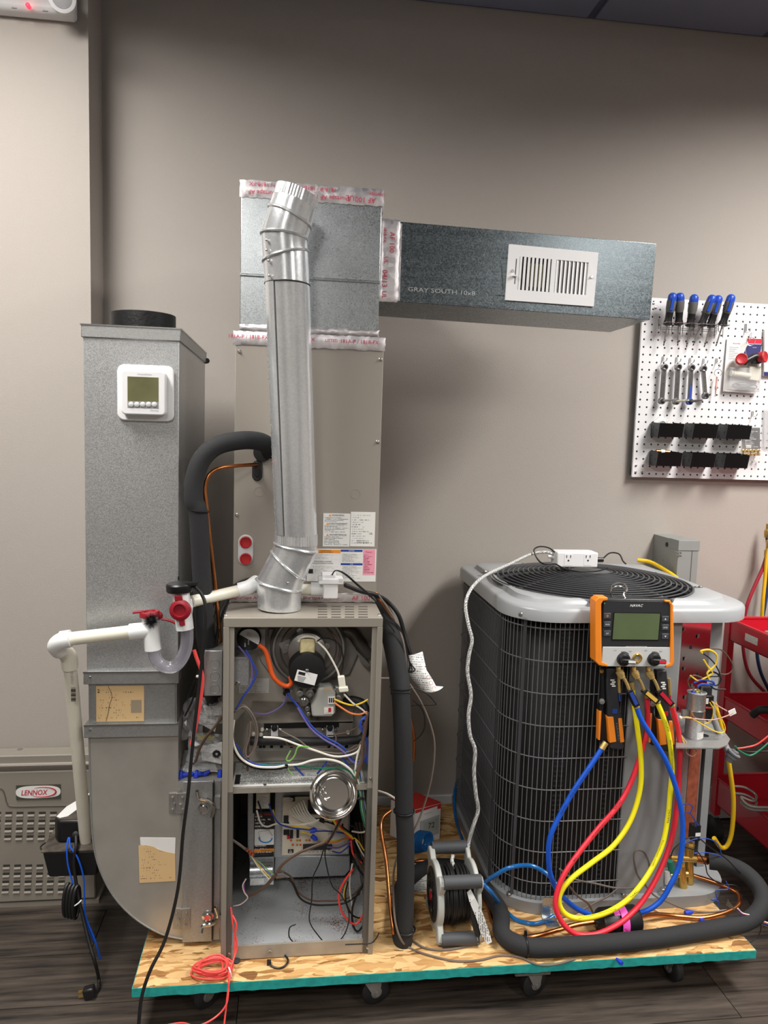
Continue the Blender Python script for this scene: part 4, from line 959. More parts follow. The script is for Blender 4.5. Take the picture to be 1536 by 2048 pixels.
# crimped end of the upper elbow
cr = MB(); n = 96; a0 = fr_((546, 389), (631, 424), Yt_-.006, RP, n); a1 = fr_((553, 367), (636.5, 403), Yt_-.008, RP-.001, n)
r1 = []; r2 = []
c0 = sum(a0, Vector())/n; c1 = sum(a1, Vector())/n
for j in range(n):
    k = 1+(.022 if j % 2 else -.022); r1.append(c0+(a0[j]-c0)*(1+(k-1)*.2)); r2.append(c1+(a1[j]-c1)*k)
build(MB().loft([a0, r1, r2, [c1+(q-c1)*.97 for q in r2], [c0+(q-c0)*.95 for q in r1]], True, False), 'crimped_end', 'galv_pipe', fl, ang=12)
cr0 = fr_((550, 1064), (634, 1068), Yb_-.005, RP, n); cr1 = fr_((549.5, 1084), (634.2, 1090), Yb_-.005, RP, n); ca = sum(cr0, Vector())/n; cb_ = sum(cr1, Vector())/n
build(MB().loft([[ca+(q-ca)*(1.012+(.012 if j % 2 else -.012)) for j, q in enumerate(cr0)], [cb_+(q-cb_)*(1.012+(.012 if j % 2 else -.012)) for j, q in enumerate(cr1)]], True, False), 'crimped_collar', 'galv_pipe', fl, ang=12)
q0, q1 = fr_((550, 1066), (634, 1070), Yb_-.005, RP+.0012, 40), fr_((529.5, 566), (619.5, 571), Yt_, RP+.0016, 40)
st = build(MB().loft([[a.lerp(b, t) for a, b in zip(q0, q1)] for t in (0, .5, 1)], True, False), 'straight_pipe', 'galv_pipe', fl)
build(MB().tube(fr_((529.5, 567), (619.5, 572), Yt_, RP+.002, 36), .0018, 6, 0, True), 'joint_line', 'black_rubber', st)
k = 26  # index of the lock seam
sm = [q0[k].lerp(q1[k], t) for t in (0, 1)]
build(MB().tube([v+Vector((.002, -.0006, 0)) for v in sm], .0012, 5, 0), 'lock_seam', mat('seam_dark', '33383c', .4, .6), st)
build(MB().loft([[a.lerp(b, t)+(a.lerp(b, t)-((sum(q0, Vector())/40).lerp(sum(q1, Vector())/40, t))).normalized()*.0016 for a, b in list(zip(q0, q1))[22:27]] for t in (0, 1)], False, False), 'seam_fold', 'galv_pipe', st)
ax_ = ((q1[0]+q1[20])/2-(q0[0]+q0[20])/2).normalized()
for t0_, body in ((.22, 'GRAY SOUTH 4 26'), (.62, 'GRAY SOUTH 4 26')):
    pt = q0[22].lerp(q1[22], t0_); cen = ((q0[0]+q0[20])/2).lerp((q1[0]+q1[20])/2, t0_); nr = (pt-cen).normalized()
    text('stamped_lettering', body, 'emboss', pt+nr*.0012, ax_, nr.cross(ax_), .009, st, .24)
for (a, b) in ((533, 480), (533, 500), (537, 521), (538, 551), (591, 1103), (581, 1122), (585, 1148), (576, 1166)):
    Y = Yt_-.043 if b < 700 else Yb_-.05
    build(MB().lathe(P(a, b, Y), (-.4 if a < 560 else .1, -1, 0), [(.0026, -.004), (.0026, .001), (.001, .002)], 8), 'rivet', 'steel', fl)
build(MB().tube(fr_((505, 1219), (603, 1222), 1.79, RP+.004, 36), .0012, 5, 0, True).rot((0, 0, 0), 'Z', 0), 'collar_gap', 'void_black', fl)

# ================================================================ condensate drain piping
RPV, RFT = .0152, .0185
dr = thing('drain_piping', 'white plastic condensate drain with clear U-trap and red caps before the duct', 'drain pipe', P(150, 1690, 1.86))
YT = 1.70
build(MB().cyl(P(130, 1279, YT), P(266, 1263, YT), RPV*.98, None, 20), 'pipe', 'off_white_pvc', dr)
build(MB().tube(W([(141, 1278, YT), (122, 1282, YT), (112, 1292, YT+.012), (120, 1302, YT+.03)]), RFT, 20, 8), 'elbow_fitting', 'white_pvc', dr)
build(MB().cyl(P(122, 1280, YT), P(141, 1277, YT), RFT+.0012, None, 20), 'elbow_hub', 'white_pvc', dr)
build(MB().tube(W([(118, 1297, YT+.025), (130, 1305, YT+.045), (138, 1316, YT+.055), (140, 1336, YT+.06)]), RFT, 20, 8), 'elbow_fitting', 'off_white_pvc', dr)
vp = build(MB().cyl(P(140, 1332, YT+.06), P(173, 1692, 1.90), RPV, None, 20), 'pipe', 'off_white_pvc', dr)
mid = P(147, 1390, YT+.066)
for i in range(10): build(MB().obox(mid+Vector((.004, -RPV-.0002, .022-.0035*i)), (.0052, .0002, 0), (0, .0003, 0), (0, 0, .0006+.0005*(i % 3))), 'barcode_bar', 'ink_black', vp)
text('print', 'SELBDR5X', 'ink_grey', P(144, 1356, YT+.045), -ZU, XR, .005, vp, .03)
# first tee with brush and red cap
build(MB().cyl(P(300, 1232, YT), P(306, 1299, YT), RFT, None, 22), 'tee_fitting', 'white_pvc', dr)
build(MB().cyl(P(260, 1264, YT), P(300, 1259, YT), RFT, None, 22), 'tee_branch', 'white_pvc', dr)
rc = build(MB().lathe(P(300, 1232, YT), P(299, 1220, YT)-P(300, 1232, YT), [(.0225, 0), (.0225, .007), (.020, .011), (.014, .011), (.013, .008)], 26), 'red_cap', 'cap_red', dr, label='red hinged cap')
build(MB().obox(P(276, 1224, YT), (.010, 0, .001), (0, .008, 0), (0, 0, .0015)), 'cap_tab', 'cap_red', rc)
build(MB().sphere(P(317, 1231, YT), .010, 10, (1, .6, 1)), 'cap_hinge', 'cap_red', rc)
build(MB().tube(W([(322, 1238, YT), (335, 1240, YT), (346, 1244, YT), (356, 1250, YT)]), .003, 8), 'cap_strap', 'cap_red', rc)
bc = P(303, 1241, YT-.024); br = MB()
random.seed(11)
for i in range(420):
    d = Vector((random.gauss(0, 1), random.gauss(-.3, .7), random.gauss(0, 1))).normalized(); u = d.orthogonal().normalized()*.0006; v = d.cross(u)
    r = .0205*random.uniform(.88, 1.05)
    br.add([bc+u, bc-u*.5+v, bc-u*.5-v, bc+d*r], [(0, 1, 3), (1, 2, 3), (2, 0, 3)])
bo = build(br, 'cleaning_brush', 'black_plastic', dr, label='black round cleaning brush'); build(MB().sphere(bc, .007, 8), 'brush_core', 'black_rubber', bo)
# clear trap
build(MB().tube(W([(308, 1296, YT), (310, 1312, YT), (318, 1326, YT), (333, 1334, YT), (350, 1332, YT), (363, 1318, YT), (371, 1300, YT), (374, 1280, YT), (374, 1255, YT)]), .0142, 20, 6, False, False), 'clear_trap', 'clear_vinyl', dr, label='clear U-shaped trap')
# second tee
build(MB().cyl(P(361, 1182, YT), P(370, 1258, YT), RFT+.001, None, 22), 'tee_fitting', 'white_pvc', dr)
build(MB().lathe(P(383, 1214, YT+.01), (1, .3, 0), [(.019, -.02), (.019, 0)], 20), 'tee_branch', 'white_pvc', dr)
bk = build(MB().lathe(P(360, 1183, YT), P(359, 1160, YT)-P(360, 1183, YT), [(.028, 0), (.03, .003), (.03, .016), (.027, .0195)], 28), 'black_cap', 'black_plastic', dr, label='black float switch cap')
build(MB().obox(P(384, 1167, YT-.01), (.014, 0, .001), (0, .01, 0), (0, 0, .003)), 'cap_clip', 'black_plastic', bk)
build(MB().cyl(P(357, 1160, YT), P(357, 1153, YT), .0018, None, 8), 'cap_pin', 'black_plastic', bk)
rc2 = build(MB().lathe(P(361, 1220, YT-.022), (-.1, -1, .05), [(.0225, -.006), (.0235, 0), (.0235, .005), (.017, .009), (.014, .009), (.0125, .003), (.003, .003)], 30), 'red_cap', 'cap_red', dr, label='red hinged cap facing forward')
build(MB().obox(P(357, 1196, YT-.024), (.0085, 0, 0), (0, .003, 0), (-.001, 0, .007)), 'cap_tab', 'cap_red', rc2, bevel=.002)
build(MB().obox(P(364, 1244, YT-.024), (.006, 0, 0), (0, .004, 0), (-.001, 0, .008)), 'cap_hinge', 'cap_red', rc2, bevel=.002)
# pipe on to the coil case
build(MB().cyl(P(384, 1203, YT+.02), P(482, 1180, 1.80), RPV*.9, None, 18), 'pipe', 'off_white_pvc', dr)
build(MB().tube(W([(478, 1180, 1.797), (498, 1174, 1.80), (513, 1164, 1.825)]), RFT*.95, 18, 6), 'elbow_fitting', 'white_pvc', dr)
cs_ = build(MB().cyl(P(560, 1180, 1.835), P(648, 1178, 1.832), .0135, None, 18), 'pipe', 'off_white_pvc', dr)
build(MB().cyl(P(622, 1178, 1.832), P(650, 1178, 1.832), .017, None, 18), 'coupling', 'white_pvc', dr)
fs_ = build(MB().bpx(646, 1168, 676, 1198, 1.80, .04), 'float_switch_body', 'white_plastic', dr, bevel=.003)
build(MB().bpx(637, 1158, 687, 1169, 1.795, .048), 'float_switch_flange', 'white_plastic', fs_, bevel=.002)
build(MB().bpx(644, 1149, 672, 1159, 1.80, .038), 'float_switch_cap', 'white_plastic', fs_, bevel=.002)
for q in ((641, 1156), (682, 1160)): build(MB().bpx(q[0]-4, q[1]-2, q[0]+4, q[1]+4, 1.794, .006), 'float_switch_clip', 'white_plastic_dim', fs_)
for k in range(2): wire(dr, 'cable_black', [(664, 1150-k, 1.80), (672, 1141, 1.795), (690, 1147+k*2, 1.79), (715, 1168+k*3, 1.785), (740, 1190+k*3, 1.80), (752, 1204, 1.82), (765, 1228, 1.84), (790, 1265, 1.84)], .0014, 'lead')

# ================================================================ condensate pump
pu = thing('condensate_pump', 'dusty black condensate pump with white label hung on the return duct', 'pump', P(140, 1760, 1.88))
Yp = 1.86
pz0, pz1 = P(130, 1758, Yp).z, P(130, 1704, Yp).z
pa = P(95, 1758, Yp).x; pb_ = P(84, 1704, Yp).x
tank = MB().loft([[(pa, Yp+.008, pz0), (DX0-.003, Yp+.008, pz0), (DX0-.003, Yp+.20, pz0), (pa, Yp+.20, pz0)], [(pb_, Yp, pz1), (DX0-.001, Yp, pz1), (DX0-.001, Yp+.21, pz1), (pb_, Yp+.21, pz1)]])
build(tank, 'tank', 'black_plastic', pu, bevel=.006, seg=3)
dust = mat('dusty_black', '4a433b', .9, var=.7, vscale=26)
build(MB().box(pb_-.003, DX0-.002, Yp-.003, Yp+.213, pz1, pz1+.006), 'lid', dust, pu, bevel=.003)
build(MB().ring(P(100, 1692, Yp+.04), ZU, .022, .002, 24), 'lid_knockout', 'black_rubber', pu)
hx0, hx1 = P(105, 1650, Yp+.03).x, DX0-.012
hz0 = pz1+.006; hz1 = P(110, 1642, Yp+.03).z
mh = [(hx0, Yp+.05), (hx0+.012, Yp+.032), (hx1, Yp+.028), (hx1, Yp+.19), (hx0+.06, Yp+.19), (hx0+.012, Yp+.10)]
hd = build(MB().prism([(a, b, hz0) for a, b in mh], (0, 0, hz1-hz0)), 'motor_housing', 'black_plastic', pu, bevel=.007, seg=3)
build(MB().prism([(a, b, hz1) for a, b in [(hx0+.002, Yp+.052), (hx0+.013, Yp+.035), (hx1-.003, Yp+.031), (hx1-.003, Yp+.187), (hx0+.061, Yp+.187), (hx0+.013, Yp+.10)]], (0, 0, .0006)), 'housing_top', dust, hd)
lb = build(MB().prism([(hx0+.004, Yp+.05, hz1+.0008), (hx0+.014, Yp+.042, hz1+.0008), (hx0+.032, Yp+.05, hz1+.0008), (hx0+.085, Yp+.185, hz1+.0008), (hx0+.06, Yp+.186, hz1+.0008), (hx0+.014, Yp+.10, hz1+.0008)], (0, 0, .0008)), 'sticker', mat('print_side', 'dfe0de'), pu, smooth=False)
build(MB().cyl((hx1-.02, Yp+.10, hz1), (hx1-.02, Yp+.10, hz1+.03), .018, .014, 16), 'discharge_port', 'black_plastic', pu)
build(MB().box(DX0-.006, DX0-.0005, Yp+.02, Yp+.14, pz1-.04, pz1+.02), 'mounting_bracket', 'black_plastic', pu)
build(MB().lathe(P(151, 1669, Yp+.02), (0, -1, .4), [(.008, -.006), (.008, .002), (.005, .004)], 12), 'cord_grommet', 'black_rubber', pu)
for k, pts in enumerate(([(137, 1675, Yp+.01), (134, 1692, Yp-.006), (136, 1730, Yp-.014), (150, 1780, Yp-.02), (165, 1820, Yp-.02), (180, 1865, Yp-.02), (195, 1895, Yp-.02), (198, 1915, Yp-.02)],
             [(139, 1675, Yp+.01), (141, 1694, Yp-.006), (156, 1717, Yp-.014), (167, 1755, Yp-.018), (169, 1800, Yp-.022), (172, 1835, Yp-.022), (190, 1880, Yp-.024), (201, 1918, Yp-.02)])):
    wire(pu, 'hose_blue', pts, .0021, 'signal_wire', 8, 6, 'blue signal wire')
cd = W([(152, 1672, Yp+.012), (152, 1695, Yp-.008), (148, 1720, Yp-.012), (150, 1750, Yp-.014), (158, 1800, Yp-.025), (166, 1835, Yp-.035), (178, 1885, 1.805), (190, 1925, 1.79)])+[PZ(197, 1955, .02), PZ(197, 1974, .008), PZ(190, 1986, .008)]
build(MB().tube(cd, .0042, 10), 'power_cord', 'cable_black', pu)
pg = PZ(179, 1984, .016)
build(MB().obox(pg, (.013, 0, .003), (0, .011, 0), (-.003, 0, .013)), 'plug', 'black_plastic', pu, bevel=.004)
for dz in (-.006, .006): build(MB().obox(pg+Vector((-.018, -.004, dz)), (.007, 0, .001), (0, .0008, 0), (0, 0, .003)), 'plug_blade', 'brass', pu)
cl = MB()
for i in range(4):
    c = P(134+i*6.2, 1800+i*1.5, Yp-.02-.001*i); a = Vector((.006, 0, .042)); b = Vector((0, .012, 0))
    cl.tube([c+a*cos(2*pi*j/20)+Vector((.012*sin(2*pi*j/20)*.4-.004*cos(2*pi*j/20), .014*sin(2*pi*j/20), 0)) for j in range(20)], .0042, 8, 0, True)
build(cl, 'coiled_cord', 'cable_black', pu, label='bundled black power cord')
build(MB().tube(W([(136, 1815, Yp-.03), (146, 1813, Yp-.036), (156, 1807, Yp-.036), (163, 1800, Yp-.03)]), .0016, 6), 'cord_tie', 'white_plastic', pu)

# ================================================================ old unit at the far left
ol = thing('floor_unit', 'taupe floor-standing unit with slotted grille and red oval nameplate by the wall', 'floor unit', (-.75, 2.24, .0))
YL = 2.143
lx1 = -.537
zt_ = P(80, 1511, YL).z; zs = P(80, 1526, YL).z
build(MB().box(-1.3, lx1, YL+.012, 2.33, .012, .39), 'body', 'taupe_enamel', ol)
build(MB().box(-1.3, lx1+.002, YL+.002, 2.20, zs-.002, zt_), 'top_cover', 'taupe_enamel', ol, bevel=.003)
build(MB().tube([(-1.3, YL-.002, zs-.004), (-.9, YL-.002, zs-.004), (lx1+.002, YL-.002, zs-.004)], .006, 8, 0), 'front_rib', 'coil_case_paint', ol)
z_a, z_b = P(80, 1542, YL).z, P(80, 1802, YL).z
# door with slot grille cut through
gx = []
slots = []
for row in (1627, 1643, 1658.5, 1674, 1732, 1748, 1764, 1780):
    for i in range(-6, 6):
        sx = P(18+22.3*i+(-row+1627)*.045, row, YL).x
        if sx > lx1-.03: continue
        slots.append((sx, P(40+20*i, row, YL).z))
rows_z = sorted(set(round(s[1], 4) for s in slots))
dm = MB().box(-1.3, lx1, YL, YL+.012, z_b, z_a)
door = build(dm, 'grille_door', 'taupe_enamel', ol, bevel=.004)
s0 = None
for sx, sz in slots:
    m_ = MB().prism([(sx-.009, YL-.0008, sz+.0062), (sx+.009, YL-.0008, sz+.0062), (sx+.0085, YL-.0008, sz-.001), (sx-.0095, YL-.0008, sz-.001)], (0, .0012, 0))
    so = build(m_, 'grille_slot', mat('slot_dark', '35332f', .8), door, smooth=False)
    build(MB().prism([(sx-.0095, YL-.0006, sz-.001), (sx+.0085, YL-.0006, sz-.001), (sx+.008, YL-.0035, sz-.0062), (sx-.010, YL-.0035, sz-.0062)], (0, .003, 0)), 'slot_scoop', 'coil_case_paint', so, smooth=False)
rl_ = [(-30, 1574), (2, 1577), (10, 1592), (14, 1606), (26, 1613), (90, 1612), (170, 1611)]
build(MB().tube(W([(a, b, YL-.0005) for a, b in rl_]), .002, 6), 'recess_line', 'taupe_dark', door)
nb = build(MB().bpx(32, 1570, 121, 1598, YL-.003, .003), 'nameplate', mat('plate_dark', '47483f', .5), ol, label='dark nameplate with white oval')
c = P(76.5, 1584, YL-.0032)
ov = []
for j in range(48):
    t = 2*pi*j/48; ov.append(c+Vector((.0605*math.copysign(abs(cos(t))**.62, cos(t)), 0, .0185*math.copysign(abs(sin(t))**.75, sin(t)))))
build(MB().prism(ov, (0, .0005, 0)), 'oval', 'paper', nb)
text('print', 'LENNOX', 'ink_red', P(69, 1585, YL-.0036), XR, ZU, .0155, nb, .072, shear=.22, bold=.01)
sw_ = []
for j in range(25):
    t = radians(130-j*11.5); sw_.append(c+Vector((.012+.036*cos(t), -.0006, .0145*sin(t))))
build(MB().tube(sw_, lambda t: .0003+.0019*max(0, 1-abs(t-.5)*2.1), 6, 2), 'swoosh', 'ink_red', nb)
q = PZ(40, 1499, zt_)
build(MB().lathe(q, ZU, [(.008, 0), (.008, .001), (.005, .002)], 14), 'screw', 'steel', ol)
build(MB().box(-1.3, lx1+.008, YL+.004, 2.32, 0, .014), 'base', 'taupe_enamel', ol)
build(MB().lathe(P(191, 1780, YL+.02), (0, -1, 0), [(.005, 0), (.004, .004)], 10), 'bolt', 'black_rubber', ol)
# ================================================================ insulated refrigerant lines
sl_ = thing('suction_line', 'thick black foam-insulated refrigerant line running from the coil to the condenser', 'insulated pipe', PZ(810, 1890, ZB))
RF = .0215
def tie(parent, c, axis, r, m='black_plastic'):
    o = build(MB().ring(c, axis, r, .0022, 20, 6), 'cable_tie', m, parent); return o
build(MB().tube(W([(540, 902, 1.856), (534, 890, 1.83), (515, 882, 1.80), (480, 881, 1.77), (435, 891, 1.75), (404, 918, 1.742), (389, 960, 1.74), (388, 1000, 1.74), (396, 1024, 1.742), (400, 1080, 1.745), (404, 1160, 1.75), (411, 1270, 1.752), (418, 1310, 1.765), (424, 1400, 1.82)]), RF, 18, 5), 'foam_sleeve', 'black_foam', sl_)
tie(sl_, P(398, 1021, 1.742), (.1, 0, 1), RF+.001)
def rf2(t): return .0255 if t < .35 else .0225
v1 = W([(752, 1205, 1.98), (768, 1232, 1.92), (782, 1275, 1.86), (793, 1325, 1.81), (800, 1368, 1.77), (801, 1388, 1.758)])
build(MB().tube(v1, .0245, 18, 5), 'foam_sleeve', 'black_foam', sl_)
v2 = W([(801, 1378, 1.762), (805, 1450, 1.75), (807, 1540, 1.75), (808, 1620, 1.75)])
build(MB().tube(v2, .0228, 18, 5), 'foam_sleeve', 'black_foam', sl_)
v3 = W([(808, 1622, 1.75), (811, 1680, 1.748), (811, 1780, 1.745), (809, 1855, 1.738), (806, 1885, 1.738)])+[Vector((.30, 1.765, .143)), Vector((.315, 1.85, .143)), Vector((.34, 1.95, .143)), Vector((.42, 2.02, .143)), Vector((.52, 2.01, .143)), Vector((.553, 1.93, .143)), Vector((.575, 1.81, .143)), PZ(1005, 1868, .143), PZ(1050, 1893, .143), PZ(1130, 1893, .143), PZ(1290, 1880, .143), PZ(1430, 1858, .143), P(1495, 1842, 1.705), P(1524, 1812, 1.73), P(1520, 1778, 1.77), P(1490, 1745, 1.81), P(1450, 1727, 1.84), P(1418, 1722, 1.86)]
build(MB().tube(v3, .0222, 18, 5), 'foam_sleeve', 'black_foam', sl_)
for q, a in (((801, 1374, 1.763), (0, 0, 1)), ((808, 1622, 1.75), (0, 0, 1)), ((810, 1858, 1.738), (0, 0, 1))): tie(sl_, P(*q), a, .0252)
tie(sl_, PZ(1051, 1893, .143), (1, 0, 0), .0235)
build(MB().obox(PZ(1051, 1868, .165), (.003, 0, 0), (0, .003, 0), (0, 0, .008)), 'tie_head', 'black_plastic', sl_)
ll = thing('liquid_line', 'thin bare copper refrigerant tube bent along the foam line', 'copper pipe', PZ(1100, 1865, ZB))
build(MB().tube(W([(514, 929, 1.853), (495, 930, 1.82), (470, 932, 1.79), (440, 936, 1.765), (420, 948, 1.752), (410, 975, 1.748), (413, 1010, 1.748), (420, 1080, 1.752), (429, 1160, 1.76), (437, 1240, 1.768), (441, 1290, 1.79)]), .0046, 12), 'copper_tube', 'copper', ll)
build(MB().tube(W([(750, 1185, 1.92), (772, 1215, 1.90), (790, 1246, 1.88), (802, 1280, 1.87), (806, 1320, 1.87), (812, 1400, 1.87), (826, 1470, 1.87), (826, 1520, 1.88)]), .006, 12), 'copper_tube', 'copper', ll)
build(MB().tube(W([(781, 1622, 1.95), (766, 1635, 1.93), (762, 1660, 1.90), (772, 1720, 1.86), (779, 1800, 1.79), (785, 1850, 1.75), (788, 1868, 1.742)]), .005, 12), 'copper_tube', 'copper', ll)
zc = ZB+.008
build(MB().tube([Vector((.315, 1.80, zc)), Vector((.37, 2.06, zc)), Vector((.5, 2.05, zc)), PZ(968, 1800, zc), PZ(985, 1845, zc), PZ(1010, 1872, zc), PZ(1060, 1874, zc+.012), PZ(1110, 1862, zc+.012), PZ(1150, 1850, zc+.02), PZ(1200, 1842, zc+.022)], .006, 12), 'copper_tube', 'copper', ll)
build(MB().tube([PZ(1275, 1834, zc+.02), PZ(1310, 1829, zc+.01), PZ(1350, 1832, zc), PZ(1400, 1836, zc), PZ(1440, 1829, zc+.004), P(1472, 1815, 1.78), P(1480, 1800, 1.80), P(1472, 1784, 1.83), P(1445, 1771, 1.85), P(1415, 1760, 1.865), P(1375, 1748, 1.88)], .006, 12), 'copper_tube', 'copper', ll)
# filter drier
fdr = thing('filter_drier', 'black filter drier canister with pink tape lying on the platform', 'filter drier', PZ(1237, 1860, ZB))
fc = PZ(1237, 1842, ZB+.034); fx = Vector((1, .06, .0)).normalized()
build(MB().lathe(fc, fx, [(.008, -.062), (.014, -.056), (.033, -.052), (.036, -.046), (.036, -.014), (.030, -.010), (.030, .006), (.036, .010), (.036, .046), (.033, .052), (.014, .056), (.008, .062)], 30), 'canister', 'black_plastic', fdr)
build(MB().lathe(fc, fx, [(.0306, -.006), (.0312, -.006), (.0312, .004), (.0306, .004)], 30), 'band', 'chrome', fdr)
build(MB().loft([[fc+fx*h+Vector((0, cos(radians(a))*.0372, sin(radians(a))*.0372)) for a in range(80, 250, 10)] for h in (-.004, .016)], False, False), 'tape_label', 'pink_tape', fdr, label='bright pink tape label')
build(MB().loft([[fc+fx*h+Vector((0, cos(radians(a))*.0374, sin(radians(a))*.0374)) for a in range(85, 130, 5)] for h in (-.022, -.006)], False, False), 'tape_label', 'pink_tape', fdr)
for i in range(3): build(MB().obox(fc+fx*(.002+.004*i)+Vector((0, -.0376, .004-.004*i)), fx*.003, (0, .0002, 0), (0, 0, .0008)), 'ink_mark', 'tape_red_print', fdr)

# ================================================================ junction box, bags and small parts left of the furnace
jx = thing('junction_box', 'galvanised electrical junction box with round knockouts on the furnace side', 'junction box', P(427, 1392, 1.725))
build(MB().bpx(408, 1301, 445, 1392, 1.72, .07), 'box', mat('jbox', 'b4b5b4', .4, .7, var=.08, vscale=50), jx, bevel=.002)
for yy in (1328, 1353, 1378): build(MB().ring(P(430, yy, 1.72), (0, 1, 0), .0105, .0008, 24, 5), 'knockout', 'dull_steel', jx)
build(MB().tube(W([(424, 1302, 1.745), (420, 1270, 1.76), (426, 1230, 1.80), (445, 1190, 1.84), (480, 1165, 1.848), (510, 1155, 1.848)]), .0042, 8), 'cable', 'cable_black', jx)
build(MB().tube(W([(430, 1302, 1.75), (436, 1260, 1.77), (444, 1225, 1.81), (455, 1200, 1.84)]), .0042, 8), 'cable', 'cable_black', jx)
zlg = zl+.0005
def crumple(name, label, corners, Y, m, seed, amp=.006, n=9, cat='bag', group=None):
    random.seed(seed); vs = []; fs = []
    c = [Vector(q) for q in corners]
    for j in range(n+1):
        for i in range(n+1):
            q = c[0].lerp(c[1], i/n).lerp(c[3].lerp(c[2], i/n), j/n); q = q+Vector((random.uniform(-.003, .003), random.uniform(-amp, amp), random.uniform(-.003, .003))); vs.append(q)
    for j in range(n):
        for i in range(n):
            a = j*(n+1)+i; fs += [(a, a+1, a+n+2), (a, a+n+2, a+n+1)]
    o = build(MB().add(vs, fs), name, m, None, label, smooth=False, cat=cat, group=group)
    so = o.modifiers.new('solid', 'SOLIDIFY'); so.thickness = .0006
    return o
def inst(mb, *a, **k): return build(mb, *a, **k)
# printed sheets and clear bags stuffed into the gap
def sheet(name, label, quad, th, m, cat='paper', bend=0):
    return build(MB().prism([Vector(q) for q in quad], (0, th, 0)), name, m, None, label, smooth=False, cat=cat)
def bagthing(label, quad, seed, sheetquad, sm='print_white_b', extra=None):
    q = [P(*c) for c in quad]; lo = min(v.z for v in q)
    t = thing('parts_bag', label, 'bag', Vector((sum(v.x for v in q)/4, sum(v.y for v in q)/4, lo)))
    random.seed(seed); n = 9
    for layer in (0, 1):
        vs = []; fs = []
        for j in range(n+1):
            for i in range(n+1):
                v = q[0].lerp(q[1], i/n).lerp(q[3].lerp(q[2], i/n), j/n)
                v = v+Vector((random.uniform(-.003, .003), random.uniform(-.005, .005)+(.018*layer*(1-abs(2*i/n-1)**2)), random.uniform(-.003, .003))); vs.append(v)
        for j in range(n):
            for i in range(n):
                a = j*(n+1)+i; fs += [(a, a+1, a+n+2), (a, a+n+2, a+n+1)]
        if layer == 0: build(MB().add(vs, fs), 'film', 'clear_film', t, 'clear crumpled plastic film', smooth=False)
    build(MB().prism(W(sheetquad), (0, .0012, 0)), 'printed_sheet', sm, t, smooth=False)
    if extra: build(MB().prism(W(extra), (0, .001, 0)), 'yellow_slip', mat('slip_yellow', 'b9ad2a', .5), t, smooth=False)
    return t
bagthing('clear plastic bag of papers below the junction box', [(403, 1395, 1.80), (444, 1395, 1.80), (444, 1445, 1.80), (398, 1450, 1.80)], 21, [(406, 1412, 1.815), (444, 1398, 1.815), (444, 1430, 1.815), (412, 1432, 1.815)])
bagthing('clear plastic bag with folded leaflet against the duct side', [(368, 1400, 1.83), (404, 1390, 1.83), (408, 1470, 1.82), (362, 1480, 1.82)], 22, [(396, 1422, 1.835), (436, 1436, 1.835), (430, 1464, 1.835), (394, 1444, 1.835)])
bagthing('clear plastic bag with a yellow slip and leaflet on the boot ledge', [(378, 1462, 1.80), (444, 1470, 1.80), (444, 1520, 1.79), (372, 1525, 1.79)], 23, [(402, 1492, 1.808), (444, 1484, 1.808), (443, 1528, 1.80), (404, 1520, 1.80)], 'print_white_b', [(394, 1468, 1.83), (430, 1472, 1.83), (424, 1480, 1.83), (394, 1480, 1.83)])
bagthing('crumpled clear plastic bag lying flat behind the blue wire nuts', [(366, 1500, 1.86), (440, 1505, 1.86), (444, 1540, 1.80), (362, 1545, 1.80)], 24, [(372, 1525, 1.835), (430, 1528, 1.835), (436, 1544, 1.81), (364, 1542, 1.81)], 'print_white')
rb = thing('round_brush', 'small black round brush beside the furnace post on the boot ledge', 'brush', P(433, 1520, 1.785))
bc = P(433, 1508, 1.79); bm_ = MB(); random.seed(5)
for i in range(180):
    t = random.uniform(0, 2*pi); R0 = .006; d = Vector((cos(t), random.uniform(-.35, .1), sin(t))).normalized(); u = d.orthogonal().normalized()*.0006; w = d.cross(u); b0 = bc+d*R0
    bm_.add([b0+u, b0-u*.5+w, b0-u*.5-w, bc+d*.0115*random.uniform(.9, 1.1)], [(0, 1, 3), (1, 2, 3), (2, 0, 3)])
build(bm_, 'bristles', 'black_plastic', rb); build(MB().ring(bc, (0, 1, 0), .006, .003, 16), 'brush_core', 'black_rubber', rb)
nl = ['leftmost blue wire nut on the boot ledge, against the duct', 'blue wire nut lying on its side, second from the duct', 'blue wire nut behind and right of the black cable', 'blue wire nut standing upright on the boot ledge', 'blue wire nut, left one of the crossed pair on the ledge', 'blue wire nut, right one of the crossed pair on the ledge', 'rightmost blue wire nut on the ledge by the furnace post']
for i, (xx, yy, dx, dz) in enumerate(((362, 1550, .1, 1), (372, 1553, 1, .05), (385, 1548, .9, .25), (393, 1540, .15, 1), (402, 1550, 1, -.3), (413, 1547, 1, .55), (440, 1548, .1, 1))):
    Yn = 1.80+.004*(i % 3); c = P(xx, yy, Yn); c.z = max(c.z, zlg+.0065); d = Vector((dx, .15, dz)).normalized()
    if d.z > .9: c.z = zlg+.008
    build(MB().lathe(c, d, [(.0062, -.0085), (.0066, -.004), (.0058, 0), (.0045, .005), (.0036, .009), (.0022, .0095)], 10), 'wire_nut', 'nut_blue', None, nl[i], cat='wire nut', group='blue wire nuts on the boot ledge')
rc_ = thing('ledge_cable', 'grey cable running from behind the furnace post onto the boot ledge', 'cable', P(392, 1525, 1.79))
wire(rc_, 'wire_brown', [(448, 1428, 1.79), (432, 1450, 1.785), (412, 1475, 1.78), (398, 1500, 1.78), (392, 1520, 1.785), (386, 1527, 1.80)], .0034, 'sheath', 8)
wire(rc_, 'cable_black', [(370, 1432, 1.80), (385, 1400, 1.80), (397, 1355, 1.80)], .0022, 'sheath', 8)
